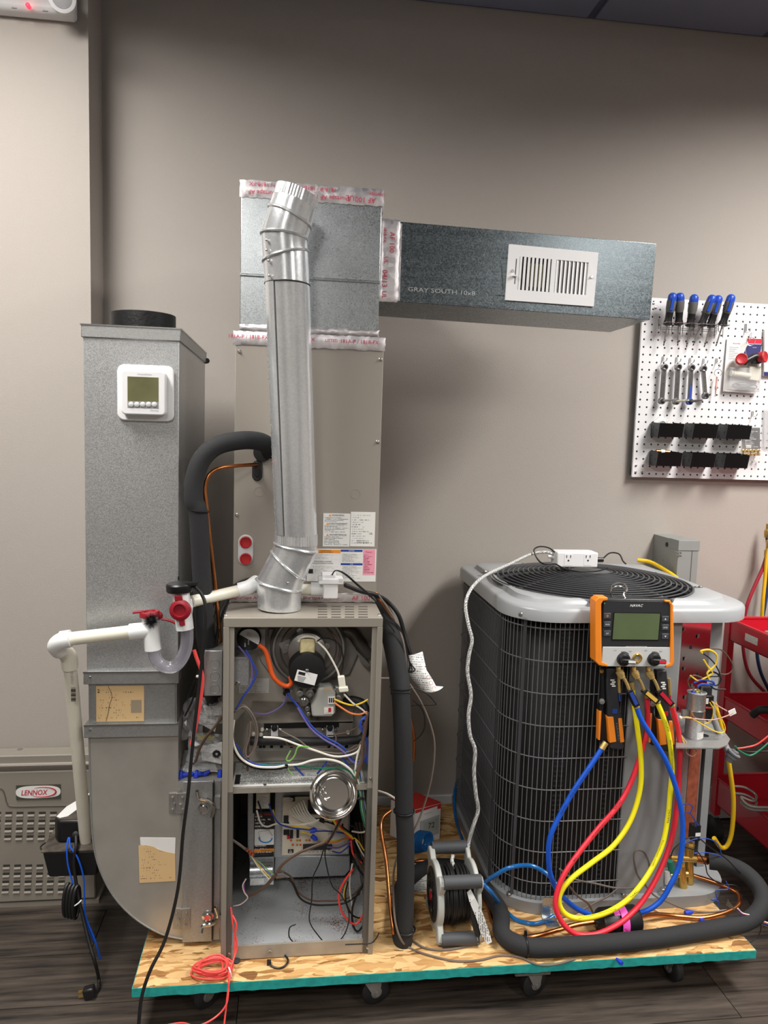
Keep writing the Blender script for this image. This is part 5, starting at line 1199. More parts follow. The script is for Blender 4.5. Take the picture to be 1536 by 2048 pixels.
build(MB().sphere(P(395, 1353, 1.795), .004, 8), 'tie_end', 'white_plastic', rc_)
# red stub wire and the long black cable
rw = thing('red_stub_wire', 'short stiff red wire hanging along the black cable beside the junction box', 'wire', P(383, 1490, 1.70))
wire(rw, 'coil_red', [(388, 1300, 1.70), (394, 1318, 1.70), (402, 1340, 1.70), (405, 1360, 1.70), (401, 1400, 1.70), (393, 1445, 1.70), (383, 1489, 1.70)], .0042, 'sheath', 8)
bk_ = thing('thermostat_cable', 'long black cable hanging from the drain switch down past the platform edge', 'cable', P(278, 2048, 1.60))
pts = [(385, 1168, 1.695), (404, 1190, 1.69), (411, 1217, 1.685), (409, 1270, 1.685), (405, 1310, 1.685), (400, 1357, 1.685), (389, 1455, 1.68), (381, 1535, 1.68), (376, 1590, 1.675), (366, 1668, 1.67), (356, 1777, 1.66), (331, 1877, 1.64), (300, 1942, 1.615), (283, 1996, 1.60), (277, 2052, 1.59)]
build(MB().tube(W(pts), .0040, 10), 'sheath', 'cable_black', bk_)
e1 = P(277, 2052, 1.59); build(MB().tube([e1, e1+Vector((0, -.02, -.05)), Vector((e1.x+.02, e1.y-.08, .005)), Vector((e1.x+.2, e1.y-.25, .005))], .004, 8), 'sheath', 'cable_black', bk_)
# coil of red wire at the front edge
cr_ = thing('red_wire_coil', 'coiled red wire tied at one side on the front edge of the platform', 'wire coil', PZ(425, 1930, ZB))
random.seed(9)
c = PZ(424, 1942, ZB+.006)
for k in range(9):
    rx, ry = .047-.0045*(k % 5)+random.uniform(-.002, .002), .030-.003*(k % 4); off = Vector((random.uniform(-.004, .004), random.uniform(-.004, .004), .0024+.002*k)); ph = random.uniform(0, .4)
    build(MB().tube([c+off+Vector((rx*cos(t+ph), ry*sin(t+ph)*1.0, .003*sin(2*t))) for t in [2*pi*j/24 for j in range(24)]], .0021, 6, 0, True), 'wire_loop', 'coil_red', cr_)
wire(cr_, 'coil_red', [(465, 1830, 1.70), (473, 1850, 1.692), (468, 1880, 1.69), (470, 1905, 1.685), (463, 1930, 1.665), (458, 1945, 1.645), (457, 1980, 1.622), (452, 2010, 1.61), (430, 2035, 1.60), (395, 2052, 1.58), (365, 2046, 1.56), (335, 2050, 1.54)], .0021, 'wire_tail')
wire(cr_, 'coil_red', [(462, 1815, 1.702), (466, 1850, 1.695), (474, 1890, 1.69), (468, 1915, 1.68), (461, 1938, 1.655), (459, 1960, 1.63), (455, 1990, 1.62), (448, 2052, 1.60)], .0021, 'wire_tail')
build(MB().ring(PZ(460, 1945, ZB+.012), (1, .3, .2), .011, .0018, 16), 'tie', 'white_plastic', cr_)
# small loose things at the front of the platform
zt_ = thing('cable_tie_loop', 'open black cable tie lying before the furnace', 'cable tie', PZ(550, 1930, ZB))
build(MB().tube([PZ(537, 1926, ZB+.004), PZ(545, 1933, ZB+.003), PZ(560, 1936, ZB+.003), PZ(572, 1930, ZB+.004), PZ(576, 1920, ZB+.005), PZ(570, 1911, ZB+.006)], .0025, 6), 'strap', 'black_plastic', zt_)
build(MB().obox(PZ(538, 1925, ZB+.005), (.005, 0, 0), (0, .005, 0), (0, 0, .0045)), 'head', 'black_plastic', zt_)
build(MB().lathe(PZ(472, 1923, ZB), (.2, -.3, 1), [(.009, 0), (.009, .006), (.004, .007)], 16), 'rubber_plug', 'black_rubber', None, 'small black rubber plug at the foot of the left furnace post', cat='plug')
build(MB().lathe(PZ(1238, 1922, ZB+.005), (-.35, 1, 0), [(.005, -.01), (.005, .0), (.003, .009)], 10), 'wire_nut', 'nut_blue', None, 'dark blue wire nut on the front edge below the foam line', cat='wire nut')
build(MB().lathe(PZ(1378, 1825, ZB+.006), (1, .1, 0), [(.006, -.012), (.006, .0), (.004, .012)], 10), 'wire_nut', 'nut_blue', None, 'blue wire nut lying under the copper tube at the right', cat='wire nut')
build(MB().lathe(PZ(1405, 1838, ZB+.006), (1, .2, 0), [(.006, -.01), (.006, .0), (.004, .01)], 10), 'wire_nut', 'nut_blue', None, 'blue wire nut half hidden behind the copper tube bend', cat='wire nut')
# grey cord wandering over the platform front
gc = thing('thermostat_wire', 'thin grey-brown cable looping down beside the foam line and across the platform', 'cable', PZ(900, 1915, ZB))
build(MB().tube(W([(757, 1190, 1.84), (790, 1240, 1.84), (808, 1290, 1.82), (815, 1360, 1.81), (822, 1372, 1.80), (845, 1410, 1.80), (864, 1460, 1.80), (869, 1500, 1.80), (862, 1560, 1.80), (845, 1620, 1.80), (828, 1660, 1.79), (800, 1700, 1.785), (788, 1740, 1.77), (787, 1790, 1.75), (790, 1840, 1.72), (800, 1875, 1.705)])+[PZ(815, 1893, ZB+.004), PZ(850, 1908, ZB+.003), PZ(910, 1922, ZB+.003), PZ(960, 1920, ZB+.003), PZ(1000, 1911, ZB+.003), PZ(1040, 1915, ZB+.003), PZ(1075, 1929, ZB+.003), PZ(1110, 1929, ZB+.003), PZ(1150, 1918, ZB+.003)], .0026, 8), 'sheath', 'wire_greybrown', gc)
build(MB().tube([PZ(826, 1882, ZB+.003), PZ(850, 1896, ZB+.003), PZ(890, 1900, ZB+.003), PZ(940, 1891, ZB+.003), PZ(968, 1880, ZB+.003)], .0028, 8), 'sheath', 'wire_greybrown', gc)
for k in range(3):
    wire(gc, 'cable_black', [(742+k*3, 1185, 1.84), (772, 1222+k*4, 1.84), (800, 1262-k*3, 1.83), (818, 1320, 1.82), (830-k*6, 1340, 1.82), (815, 1345, 1.82)], .0014, 'lead')
wire(gc, 'cable_black', [(818, 1372, 1.80), (850, 1385, 1.80), (870, 1405, 1.80), (868, 1410, 1.80), (830, 1411, 1.80), (818, 1413, 1.80)], .0013, 'lead')
wire(gc, 'cable_black', [(826, 1400, 1.80), (845, 1420, 1.80), (850, 1450, 1.80), (842, 1470, 1.80), (828, 1482, 1.80)], .0016, 'lead')
wire(gc, 'cable_black', [(690, 1170, 1.80), (720, 1182, 1.82), (752, 1190, 1.84), (776, 1204, 1.86), (797, 1230, 1.86), (808, 1265, 1.86), (818, 1300, 1.85), (824, 1320, 1.85)], .0055, 'power_cable', 10)
wire(gc, 'wire_white', [(757, 1582, 1.84), (775, 1588, 1.82), (790, 1597, 1.80)], .0026, 'sheath', 8)
wire(gc, 'wire_white', [(762, 1356, 1.80), (782, 1356, 1.79)], .002, 'lead')
# paper warning tag
tg = thing('warning_tag', 'curled white warning tag with printed symbols hanging beside the foam line', 'tag', P(850, 1385, 1.83))
ra_ = W([(815, 1311, 1.84), (845, 1303, 1.83)]), W([(812, 1345, 1.83), (853, 1340, 1.82)]), W([(830, 1365, 1.825), (864, 1357, 1.815)]), W([(846, 1384, 1.82), (872, 1372, 1.81)]), W([(862, 1385, 1.80), (886, 1373, 1.80)]), W([(870, 1383, 1.785), (886, 1374, 1.785)])
rings = [[a, a.lerp(b, .33)+Vector((0, -.004, 0)), a.lerp(b, .66)+Vector((0, -.004, 0)), b] for a, b in ra_]
sh = build(MB().loft(rings, False, False), 'tag_sheet', 'print_white_b', tg)
so = sh.modifiers.new('s', 'SOLIDIFY'); so.thickness = .0006
for xx, yy in ((857, 1355), (862, 1366), (868, 1377)): build(MB().ring(P(xx, yy, 1.806), (.3, 1, 0), .0048, .0005, 18, 4), 'printed_symbol', mat('ink_rust', 'c05038', .6), sh)

# ================================================================ extension reel
rl = thing('cable_reel', 'grey and charcoal extension reel wound with black cord on the platform', 'cable reel', Vector((.45, 1.795, ZB)))
X0r, X1r, cY, cZ = .388, .487, 1.797, .2095
def plate(x, th):
    pts = []
    for j in range(72):
        t = 2*pi*j/72; r = .081
        for k in range(4):
            tk = pi/4+k*pi/2; dd = math.atan2(sin(t-tk), cos(t-tk)); b = .118*max(0, 1-(abs(dd)/.30)**2)**.35 if abs(dd) < .30 else 0
            r = max(r, b)
        pts.append((x, cY+r*cos(t), max(cZ+r*sin(t), ZB+.0008)))
    return MB().prism(pts, (th, 0, 0))
pl_ = build(plate(X0r, .016), 'side_frame', 'reel_grey', rl, bevel=.003, ang=30)
build(MB().lathe((X0r+.001, cY, cZ), (-1, 0, 0), [(.066, 0), (.066, .003), (.062, .0045), (.003, .005)], 40), 'face_plate', 'dark_plastic', pl_, label='charcoal face plate')
for k in range(4):
    t = radians(40+90*k); c = Vector((X0r-.004, cY+.036*cos(t), cZ+.036*sin(t))); build(MB().lathe(c, (-1, 0, 0), [(.018, 0), (.018, .0015), (.015, .002), (.014, -.001)], 20), 'outlet', 'black_plastic', pl_)
build(MB().obox((X0r-.006, cY-.005, cZ), (.002, 0, 0), (0, .006, 0), (0, 0, .010)), 'reset_switch', 'ink_red', pl_)
build(MB().lathe((X0r-.004, cY, cZ), (-1, 0, 0), [(.012, 0), (.010, .003)], 16), 'hub', 'grey_plastic', pl_)
build(plate(X1r, .012), 'side_frame', 'reel_grey', rl, bevel=.003, ang=30)
for k, (dy, dz) in enumerate(((-.079, .079), (-.079, -.072), (.079, .079), (.079, -.072))):
    build(MB().cyl((X0r+.010, cY+dy, cZ+dz), (X1r+.006, cY+dy, cZ+dz), .0165, None, 20), 'handle_bar', 'reel_handle', rl)
build(MB().cyl((X0r+.015, cY, cZ), (X1r, cY, cZ), .032, None, 24), 'drum', 'black_plastic', rl)
random.seed(3)
for i in range(15):
    x = X0r+.020+i*.0046; r = .068-abs(i-5)*.0005+random.uniform(-.003, .002)
    tt = random.uniform(-.12, .12)
    build(MB().tube([(x+tt*.03*sin(2*pi*j/30), cY+r*cos(2*pi*j/30), cZ+r*sin(2*pi*j/30)) for j in range(30)], .0035, 6, 0, True), 'cord_turn', 'cable_black', rl)
build(MB().tube([P(945, 1800, 1.72), P(946, 1825, 1.713), P(950, 1845, 1.71), P(956, 1870, 1.706)], .007, 10), 'cord_plug', 'black_rubber', rl)
for dx in (-2, 3): build(MB().obox(P(957+dx, 1880, 1.705), (.0012, 0, 0), (0, .003, 0), (-.002, 0, .01)), 'plug_blade', 'dull_steel', rl)
rings = [[a, b] for a, b in (W([(934, 1785, 1.715), (941, 1778, 1.715)]), W([(939, 1804, 1.705), (950, 1795, 1.705)]), W([(952, 1835, 1.70), (966, 1828, 1.70)]), W([(964, 1872, 1.695), (979, 1865, 1.695)]), W([(975, 1889, 1.69), (984, 1884, 1.69)]))]
o = build(MB().loft(rings, False, False), 'care_tag', 'print_side', rl, 'white printed cord tag', smooth=False); o.modifiers.new('s', 'SOLIDIFY').thickness = .0006

# ================================================================ thermostat box and papers
A = PZ(828, 1693, ZB); B = PZ(879, 1678, ZB); Cc = PZ(781, 1676, ZB)
dB = (B-A); dC = Vector((Cc.x-A.x, max(.02, .07), 0)); hB = .122
bx = thing('thermostat_carton', 'white retail carton with red top showing a thermostat reading 72', 'box', A)
build(MB().prism([A+Vector((0, 0, .0005)), B+Vector((0, 0, .0005)), B+dC+Vector((0, 0, .0005)), A+dC+Vector((0, 0, .0005))], (0, 0, hB-.003)), 'carton', 'white_plastic', bx, smooth=False)
nB = Vector((dB.y, -dB.x, 0)).normalized()
top = [A, B, B+dC, A+dC]; build(MB().prism([q+Vector((0, 0, hB-.0025)) for q in top], (0, 0, .003)), 'carton_top', mat('carton_red', 'c8322c', .5), bx, smooth=False)
def onB(u, v, off=.0006): return A+dB*u+Vector((0, 0, hB*v))+nB*off
build(MB().prism([onB(.0, .97), onB(1, .97), onB(1, .84), onB(.86, .84), onB(.86, .93), onB(0, .88)][::-1], nB*.0003), 'red_flash', 'carton_red', bx, smooth=False)
build(MB().prism([onB(.2, .13), onB(.95, .17), onB(.95, .68), onB(.2, .64)], nB*.0015), 'pictured_thermostat', mat('pictured_grey', 'b4b7b8', .5), bx, smooth=False)
build(MB().prism([onB(.33, .27, .0022), onB(.9, .31, .0022), onB(.9, .62, .0022), onB(.33, .58, .0022)], nB*.0005), 'pictured_display', mat('lcd_grey', 'a3aca6', .4), bx, smooth=False)
text('print', '72', 'ink_black', onB(.63, .46, .003), dB, ZU, .018, bx)
text('print', 'Honeywell Home', 'ink_grey', onB(.5, .8, .001), dB, ZU, .004, bx, .03)
lf = thing('leaflet', 'white printed leaflet standing on the platform behind the foam line', 'leaflet', PZ(838, 1785, ZB))
build(MB().prism([PZ(826, 1783, ZB+.001), PZ(852, 1785, ZB+.001), PZ(858, 1730, ZB+.03), PZ(828, 1728, ZB+.03)], (0, 0, .002)), 'sheet', 'print_shelf', lf, smooth=False)
bt = thing('blue_tape_roll', 'roll of clear blue tubing behind the cable reel', 'tubing roll', PZ(842, 1720, ZB))
ctb = PZ(846, 1722, ZB); ctb.z = ZB+.05; ctb.y += .02
for k in range(5): build(MB().ring(ctb+Vector((-.012+.006*k, 0, 0)), (1, -1.3, .1), .030-.001*k, .0045, 28, 8), 'coil_turn', 'clear_blue', bt)
# clear blue tube
tb = thing('blue_tube', 'clear blue plastic tube snaking on the platform around the condenser foot', 'tube', PZ(1060, 1850, ZB))
build(MB().tube([P(915, 1560, 2.42), P(909, 1590, 2.36), P(912, 1640, 2.30), P(925, 1680, 2.15)], .005, 8), 'tube_run', 'clear_blue', tb)
build(MB().tube([P(965, 1768, 1.84), P(988, 1752, 1.80), P(1020, 1735, 1.785), P(1060, 1731, 1.78), P(1090, 1745, 1.77), P(1110, 1765, 1.75), P(1128, 1783, 1.74)], .0055, 10), 'tube_run', 'clear_blue', tb)
build(MB().tube([P(966, 1768, 1.80), P(982, 1784, 1.79), PZ(1002, 1810, ZB+.03), PZ(1030, 1838, ZB+.008), PZ(1065, 1847, ZB+.007), PZ(1090, 1842, ZB+.007), PZ(1108, 1832, ZB+.012)], .0055, 10), 'tube_run', 'clear_blue', tb)
# ================================================================ condenser
LX0, LX1, LY0, LY1 = .572, 1.262, 1.813, 2.465
RADS = (.135, .125, .06, .06)   # front-left, front-right, back-right, back-left
def rrect(inset=0, n=10):
    x0, x1, y0, y1 = LX0+inset, LX1-inset, LY0+inset, LY1-inset; out = []
    for (cx, cy, sx, sy, a0), R in zip(((x0, y0, 1, 1, pi), (x1, y0, -1, 1, 1.5*pi), (x1, y1, -1, -1, 0), (x0, y1, 1, -1, .5*pi)), RADS):
        r = max(.012, R-inset*.6)
        for k in range(n+1):
            t = a0+k/n*pi/2; out.append(Vector((cx+sx*r+r*cos(t), cy+sy*r+r*sin(t), 0)))
    return out
CC = Vector((.905, 2.13, 0))
def ray_poly(poly, n=120):
    out = []
    for j in range(n):
        t = 2*pi*j/n; d = Vector((cos(t), sin(t))); best = None
        for i in range(len(poly)):
            a = poly[i]-CC; b = poly[(i+1) % len(poly)]-CC
            ex, ey = b.x-a.x, b.y-a.y; den = d.x*ey-d.y*ex
            if abs(den) < 1e-12: continue
            s = (a.x*ey-a.y*ex)/den; u = (a.x*d.y-a.y*d.x)/den
            if s > 0 and -1e-6 <= u <= 1+1e-6 and (best is None or s > best): best = s
        out.append(CC+Vector((d.x*best, d.y*best, 0)))
    return out
cd_ = thing('condenser', 'grey outdoor condenser unit with black coil guard and round fan grille on the platform', 'condenser', (.91, 2.14, ZB))
def lift(r, z): return [Vector((q.x, q.y, z)) for q in r]
GR = .292
circ = lambda r: [CC+Vector((r*cos(2*pi*j/120), r*sin(2*pi*j/120), 0)) for j in range(120)]
lid = MB().loft([lift(ray_poly(rrect(.004)), .921), lift(ray_poly(rrect(0)), .922), lift(ray_poly(rrect(0)), .948), lift(ray_poly(rrect(.004)), .955), lift(ray_poly(rrect(.010)), .958), lift(ray_poly(rrect(.040)), .957), lift(ray_poly(rrect(.044)), .959), lift(ray_poly(rrect(.050)), .970), lift(ray_poly(rrect(.058)), .973), lift(circ(GR+.004), .971), lift(circ(GR-.002), .968), lift(circ(GR-.004), .92)], True, False)
lo_ = build(lid, 'lid', 'unit_grey', cd_, ang=35)
lo_.modifiers.new('s', 'SOLIDIFY').thickness = -.0012
base = build(MB().loft([lift(ray_poly(rrect(.004)), ZB+.001), lift(ray_poly(rrect(.002)), ZB+.034), lift(ray_poly(rrect(.012)), ZB+.036)], True, True), 'base_pan', 'unit_grey_panel', cd_, ang=40)
for q in ((1018, 1789), (1247, 1790), (1326, 1780)): build(MB().lathe(P(q[0], q[1], 1.822 if q[0] > 1050 else 1.86), (-.2, -1, 0), [(.007, -.006), (.007, .003), (.005, .006)], 8), 'bolt', 'steel', cd_)
# coil wraps left, back and most of the front
pan_x = P(1252, 1500, 1.83).x
pr_ = rrect(.03, 8); ring0 = []
full = catmull([q for q in pr_], 1, True)
path = [q for q in pr_]
# order: front-left corner, front-right corner, back-right, back-left ; take from front at pan_x leftwards around to the back right
fl_c = path[0:9]; fr_c = path[9:18]; br_c = path[18:27]; bl_c = path[27:36]
wrap = [Vector((pan_x, LY0+.03, 0))]+fl_c[::-1]+bl_c[::-1]+br_c[::-1]
coil = MB().loft([[Vector((q.x, q.y, ZB+.03)), Vector((q.x, q.y, .925))] for q in wrap], False, False)
co = build(coil, 'coil', 'coil_black', cd_); co.modifiers.new('s', 'SOLIDIFY').thickness = .012
def along(pl, step):
    out = []; acc = 0
    for a, b in zip(pl, pl[1:]):
        L = (b-a).length; t = -acc
        while t+step <= L: t += step; out.append(a.lerp(b, t/L))
        acc = L-t
    return out
wr0 = rrect(.012, 8); wrapg = [Vector((pan_x, LY0+.012, 0))]+wr0[0:9][::-1]+wr0[27:36][::-1]
gw = MB()
for q in along(wrapg, .0127):
    if q.y > 2.40: continue
    gw.cyl((q.x, q.y, ZB+.03), (q.x, q.y, .922), .0013, None, 4, False)
build(gw, 'guard_wires', 'guard_wire', cd_, label='black vertical guard wires', kind='stuff')
zh0 = P(1150, 1259, 1.825).z; dzh = (P(1150, 1259, 1.825).z-P(1150, 1703, 1.825).z)/7
for k in range(9):
    z = zh0-dzh*k
    if z < ZB+.04: continue
    build(MB().tube([Vector((q.x, q.y, z)) for q in wrapg], .0016, 5, 0), 'guard_band', 'guard_wire', cd_)
# coil fin slots and vertical hold-down strips
fn = MB()
for z in [ZB+.05+.0135*i for i in range(56)]:
    for xx in (.72, .735, .86): fn.box(xx-.006, xx+.006, LY0+.0285, LY0+.031, z, z+.004)
build(fn, 'fin_slots', mat('fin_dark', '24252a', .5), cd_, kind='stuff')
for q in (P(1042, 1240, 1.835), P(968, 1250, 2.05)):
    c = min(wrapg, key=lambda w: (w-Vector((q.x, q.y, 0))).length)
    build(MB().box(c.x-.004, c.x+.004, c.y-.004, c.y+.002, ZB+.02, .93), 'hold_strip', 'wire_black', cd_)
build(MB().lathe(P(1041, 1229, 1.835), (-.3, -1, 0), [(.006, -.006), (.006, .002), (.005, .003), (.004, .007)], 8), 'bolt', 'steel', cd_)
# front panel, partition and posts of the open control corner
px1 = P(1346, 1500, 1.835).x
build(MB().prism([Vector((pan_x, LY0+.022, ZB+.034)), Vector((px1, LY0+.022, ZB+.034)), Vector((px1+.006, LY0+.03, ZB+.034)), Vector((px1+.006, LY0+.06, ZB+.034)), Vector((px1-.002, LY0+.06, ZB+.034)), Vector((px1-.002, LY0+.03, ZB+.034)), Vector((pan_x, LY0+.03, ZB+.034))], (0, 0, .923-ZB-.034)), 'corner_panel', 'unit_grey_panel', cd_, bevel=.002)
shz = .612
pA = P(1354, 1340, 1.878); pB = P(1416, 1340, 1.945); pC = P(1436, 1340, 1.95)
part_poly = [Vector((pA.x, pA.y, 0)), Vector((pB.x, pB.y, 0)), Vector((pB.x, pB.y+.003, 0)), Vector((pA.x, pA.y+.003, 0))]
build(MB().prism([q+Vector((0, 0, shz)) for q in part_poly], (0, 0, .921-shz)), 'partition', mat('partition_metal', 'c9c9cb', .14, 1), cd_)
build(MB().prism([q+Vector((0, 0, ZB+.034)) for q in part_poly], (0, 0, shz-ZB-.036)), 'lower_partition', 'galv_grey', cd_)
build(MB().box(pB.x, pC.x, pB.y, pB.y+.005, shz, .921), 'corner_post', 'unit_grey', cd_)
build(MB().box(pB.x+.012, pB.x+.034, pB.y, pB.y+.02, ZB+.03, shz-.004), 'corner_post', 'unit_grey_panel', cd_)
build(MB().box(LX1-.03, LX1-.025, pB.y+.02, 2.42, ZB+.03, .921), 'rear_side_panel', 'unit_grey_panel', cd_)
a = Vector((1.135, 1.965, .30)); 
lbq = [part_poly[0].lerp(part_poly[1], t) for t in (.6, .97)]
build(MB().prism([lbq[0]+Vector((-.001, -.002, .26)), lbq[1]+Vector((-.001, -.002, .26)), lbq[1]+Vector((-.001, -.002, .54)), lbq[0]+Vector((-.001, -.002, .54))], (0, .001, 0)), 'warning_sticker', mat('sticker_brown', '8a4a34', .5, var=.3, vscale=60), cd_, label='reddish printed sticker')
for i in range(9):
    t = .15+.09*(i % 7); q = part_poly[0].lerp(part_poly[1], t)+Vector((-.001, -.0015, .66+.028*((i*5) % 9)))
    build(MB().obox(q, (.006 if i % 3 else .003, .006*.8, 0), (0, .0006, 0), (0, 0, .005)), 'punched_slot', 'steel' if i % 2 else 'dark_steel', cd_)
# shelf plate
shp = [PZ(1352, 1495, shz), PZ(1438, 1496, shz), PZ(1454, 1490, shz), PZ(1460, 1478, shz), PZ(1448, 1462, shz), PZ(1410, 1441, shz), PZ(1352, 1446, shz)]
shelf = build(MB().prism(shp, (0, 0, -.003)), 'control_shelf', 'galv_grey', cd_)
q = PZ(1409, 1471, shz); build(MB().lathe(q, ZU, [(.011, .0), (.011, .0006)], 20), 'shelf_hole', 'void_black', shelf)
# run capacitor, contactor and control wiring
kc = PZ(1387, 1474, shz); kz = P(1387, 1384, kc.y).z
cp = build(MB().lathe(Vector((kc.x, kc.y, shz)), ZU, [(.0225, 0), (.0235, .002), (.0235, kz-shz-.004), (.025, kz-shz-.002), (.025, kz-shz), (.022, kz-shz+.001), (.021, kz-shz-.001), (.003, kz-shz-.001)], 32), 'run_capacitor', 'galv_duct', cd_, label='silver run capacitor')
build(MB().lathe(Vector((kc.x, kc.y, shz+.055)), ZU, [(.0238, 0), (.0246, 0), (.0246, .022), (.0238, .022)], 32), 'capacitor_strap', 'steel', cp)
build(MB().obox(Vector((kc.x-.03, kc.y, shz+.066)), (.008, 0, 0), (0, .004, 0), (0, 0, .010)), 'strap_ear', 'galv_grey', cp)
build(MB().loft([[Vector((kc.x+.0239*cos(radians(t)), kc.y+.0239*sin(radians(t)), z)) for t in range(-100, -30, 10)] for z in (shz+.004, shz+.022)], False, False), 'sticker', 'print_white_b', cp, smooth=False)
for dx, dy, mm in ((-.010, .0, 'nut_blue'), (.004, .004, 'hose_yellow'), (.010, -.006, 'steel')):
    build(MB().obox(Vector((kc.x+dx, kc.y+dy, kz+.001)), (.005, 0, 0), (0, .004, 0), (0, 0, .0015)), 'terminal_mark', mm, cp)
    build(MB().obox(Vector((kc.x+dx, kc.y+dy, kz+.008)), (.0012, 0, 0), (0, .003, 0), (0, 0, .008)), 'terminal', 'steel', cp)
ctq = build(MB().bpx(1405, 1392, 1427, 1441, kc.y+.02, .035), 'contactor', 'black_plastic', cd_, label='black contactor', bevel=.002)
build(MB().bpx(1407, 1397, 1417, 1408, kc.y+.0195, .001), 'sticker', 'paper', ctq)
build(MB().bpx(1406, 1376, 1424, 1392, kc.y+.022, .02), 'contactor_coil', 'dark_plastic', ctq)
def z5(p, Y): return [(1160+a/4.085, 1160+b/4.085, Y) for a, b in p]
Yq = kc.y-.005
def cw(m, p, r=.0016, Y=None, f=z5, **k): return wire(cd_, m, f(p, Y or Yq), r, **k)
cw('wire_yellow', [(1000,600),(990,580),(1060,572),(1120,620),(1100,700),(1040,760),(1060,820)], .0028)
cw('wire_yellow', [(1010,650),(1040,700),(1080,760),(1020,800),(960,820),(900,780)], .0024)
cw('cable_black', [(1005,600),(1060,640),(1110,700),(1140,780),(1060,790),(1000,820),(880,800)], .0018)
cw('wire_brown', [(1060,560),(1150,570),(1220,640),(1250,720),(1200,770),(1100,760)], .0018, Yq+.01)
cw('wire_blue', [(930,840),(1000,815),(1080,830),(1090,860),(1000,850),(960,870)], .003)
cw('cable_black', [(1020,780),(1090,750),(1150,800),(1120,860),(1060,850),(1100,890),(1190,895)], .0022)
cw('wire_brown', [(895,880),(880,820),(930,780),(1000,800)], .0022)
cw('wire_pink', [(830,1120),(900,1130),(1000,1140),(1100,1140),(1200,1110),(1250,1085)], .0016, Yq-.02)
cw('wire_yellow', [(830,1125),(900,1125),(1000,1180),(1100,1235),(1170,1245),(1185,1200),(1140,1100),(1085,1000)], .0016, Yq-.02)
cw('wire_pink', [(1075,990),(1130,1030),(1200,1070)], .0016, Yq-.01)
cw('wire_yellow', [(1060,1000),(1090,1060),(1070,1150),(1000,1180)], .0018, Yq)
cw('wire_pink', [(830,1270),(880,1350),(870,1410),(920,1440),(950,1400),(900,1330)], .0016, Yq-.03)
cw('wire_yellow', [(830,1275),(850,1330),(875,1390),(835,1340)], .0016, Yq-.03)
build(MB().obox(P(1161+1240/4.085, 1160+1080/4.085, Yq-.01), (.009, 0, .004), (0, .0008, 0), (-.003, 0, .007)), 'wire_flag', 'paper', cd_, label='white handwritten wire flag')
for dx in (1000, 1050): build(MB().cyl(P(1160+dx/4.085-6, 1160+1043/4.085, Yq-.004), P(1160+dx/4.085+6, 1160+1046/4.085, Yq-.004), .0028, .002, 8), 'spade_terminal', 'plug_red', cd_)
build(MB().sphere(P(1160+820/4.085, 1160+1125/4.085, Yq-.02), .005, 8), 'wire_cap', 'off_white_pvc', cd_)
# conduit whip with fitting
wh = build(MB().tube(W([(1425, 1430, kc.y+.03), (1436, 1460, kc.y+.02), (1450, 1490, kc.y), (1462, 1515, kc.y-.02)]), .0085, 12), 'conduit', 'grey_plastic', cd_)
cf = P(1463, 1512, kc.y-.02); dcf = (P(1480, 1494, kc.y-.02)-cf).normalized()
build(MB().lathe(cf, Vector((.45, -.2, .8)), [(.010, -.016), (.012, -.012), (.013, -.004), (.016, -.002), (.016, .004), (.013, .006), (.018, .008), (.018, .012), (.010, .013), (.009, .018)], 18), 'conduit_fitting', mat('fit_grey', '73767a', .5), wh)
wire(cd_, 'wire_green', [(1470, 1492, kc.y-.02), (1480, 1502, kc.y-.02), (1500, 1511, kc.y-.02), (1520, 1500, kc.y-.02), (1545, 1478, kc.y-.02)], .0022)
wire(cd_, 'wire_red', [(1472, 1497, kc.y-.015), (1490, 1495, kc.y-.015), (1515, 1488, kc.y-.015), (1545, 1465, kc.y-.015)], .0022)
wire(cd_, 'cable_black', [(1472, 1499, kc.y-.015), (1500, 1504, kc.y-.015), (1545, 1502, kc.y-.015)], .0022)
# service valves
sv = build(MB().cyl(P(1378, 1694, 1.87), P(1379, 1765, 1.87), .011, .012, 14), 'service_valve', 'brass', cd_, label='brass service valve')
build(MB().cyl(P(1340, 1716, 1.865), P(1416, 1720, 1.865), .0085, .009, 14), 'valve_stem', 'brass', sv)
build(MB().lathe(P(1380, 1690, 1.87), ZU, [(.012, -.01), (.014, 0), (.010, .006)], 6), 'valve_nut', 'brass', sv)
build(MB().cyl(P(1392, 1717, 1.865), P(1415, 1722, 1.862), .0105, None, 14), 'pipe_stub', 'copper', sv)
sv2 = build(MB().cyl(P(1362, 1730, 1.855), P(1366, 1775, 1.855), .011, .012, 14), 'service_valve', 'brass', cd_)
build(MB().cyl(P(1330, 1752, 1.855), P(1375, 1748, 1.855), .008, .008, 14), 'valve_stem', 'brass', sv2)
build(MB().cyl(P(1340, 1722, 1.835), P(1344, 1744, 1.835), .008, .010, 16), 'valve_cap', mat('cap_green', '1f6e5c', .5), sv2, label='green valve cap')
build(MB().cyl(P(1334, 1740, 1.84), P(1336, 1766, 1.84), .010, .011, 12), 'valve_cap', 'white_plastic_dim', sv2)
prs = build(MB().bpx(1385, 1652, 1401, 1682, 1.865, .02), 'pressure_switch', 'black_plastic', cd_)
build(MB().bpx(1391, 1666, 1401, 1673, 1.8645, .001), 'sticker', 'paper', prs)
def z6(p, Y): return [(1060+a/3.227, 1440+b/3.227, Y) for a, b in p]
cw('wire_blue', [(970,560),(1010,540),(1050,560),(1035,600),(1060,640),(1070,690)], .0014, 1.85, z6)
cw('wire_blue', [(985,590),(1030,600),(1060,640),(1085,680)], .0014, 1.85, z6)
cw('wire_blue', [(1000,800),(1060,770),(1140,765),(1210,800),(1240,880)], .0014, 1.84, z6)
cw('wire_blue', [(1060,860),(1130,855),(1200,870),(1250,890)], .0014, 1.84, z6)
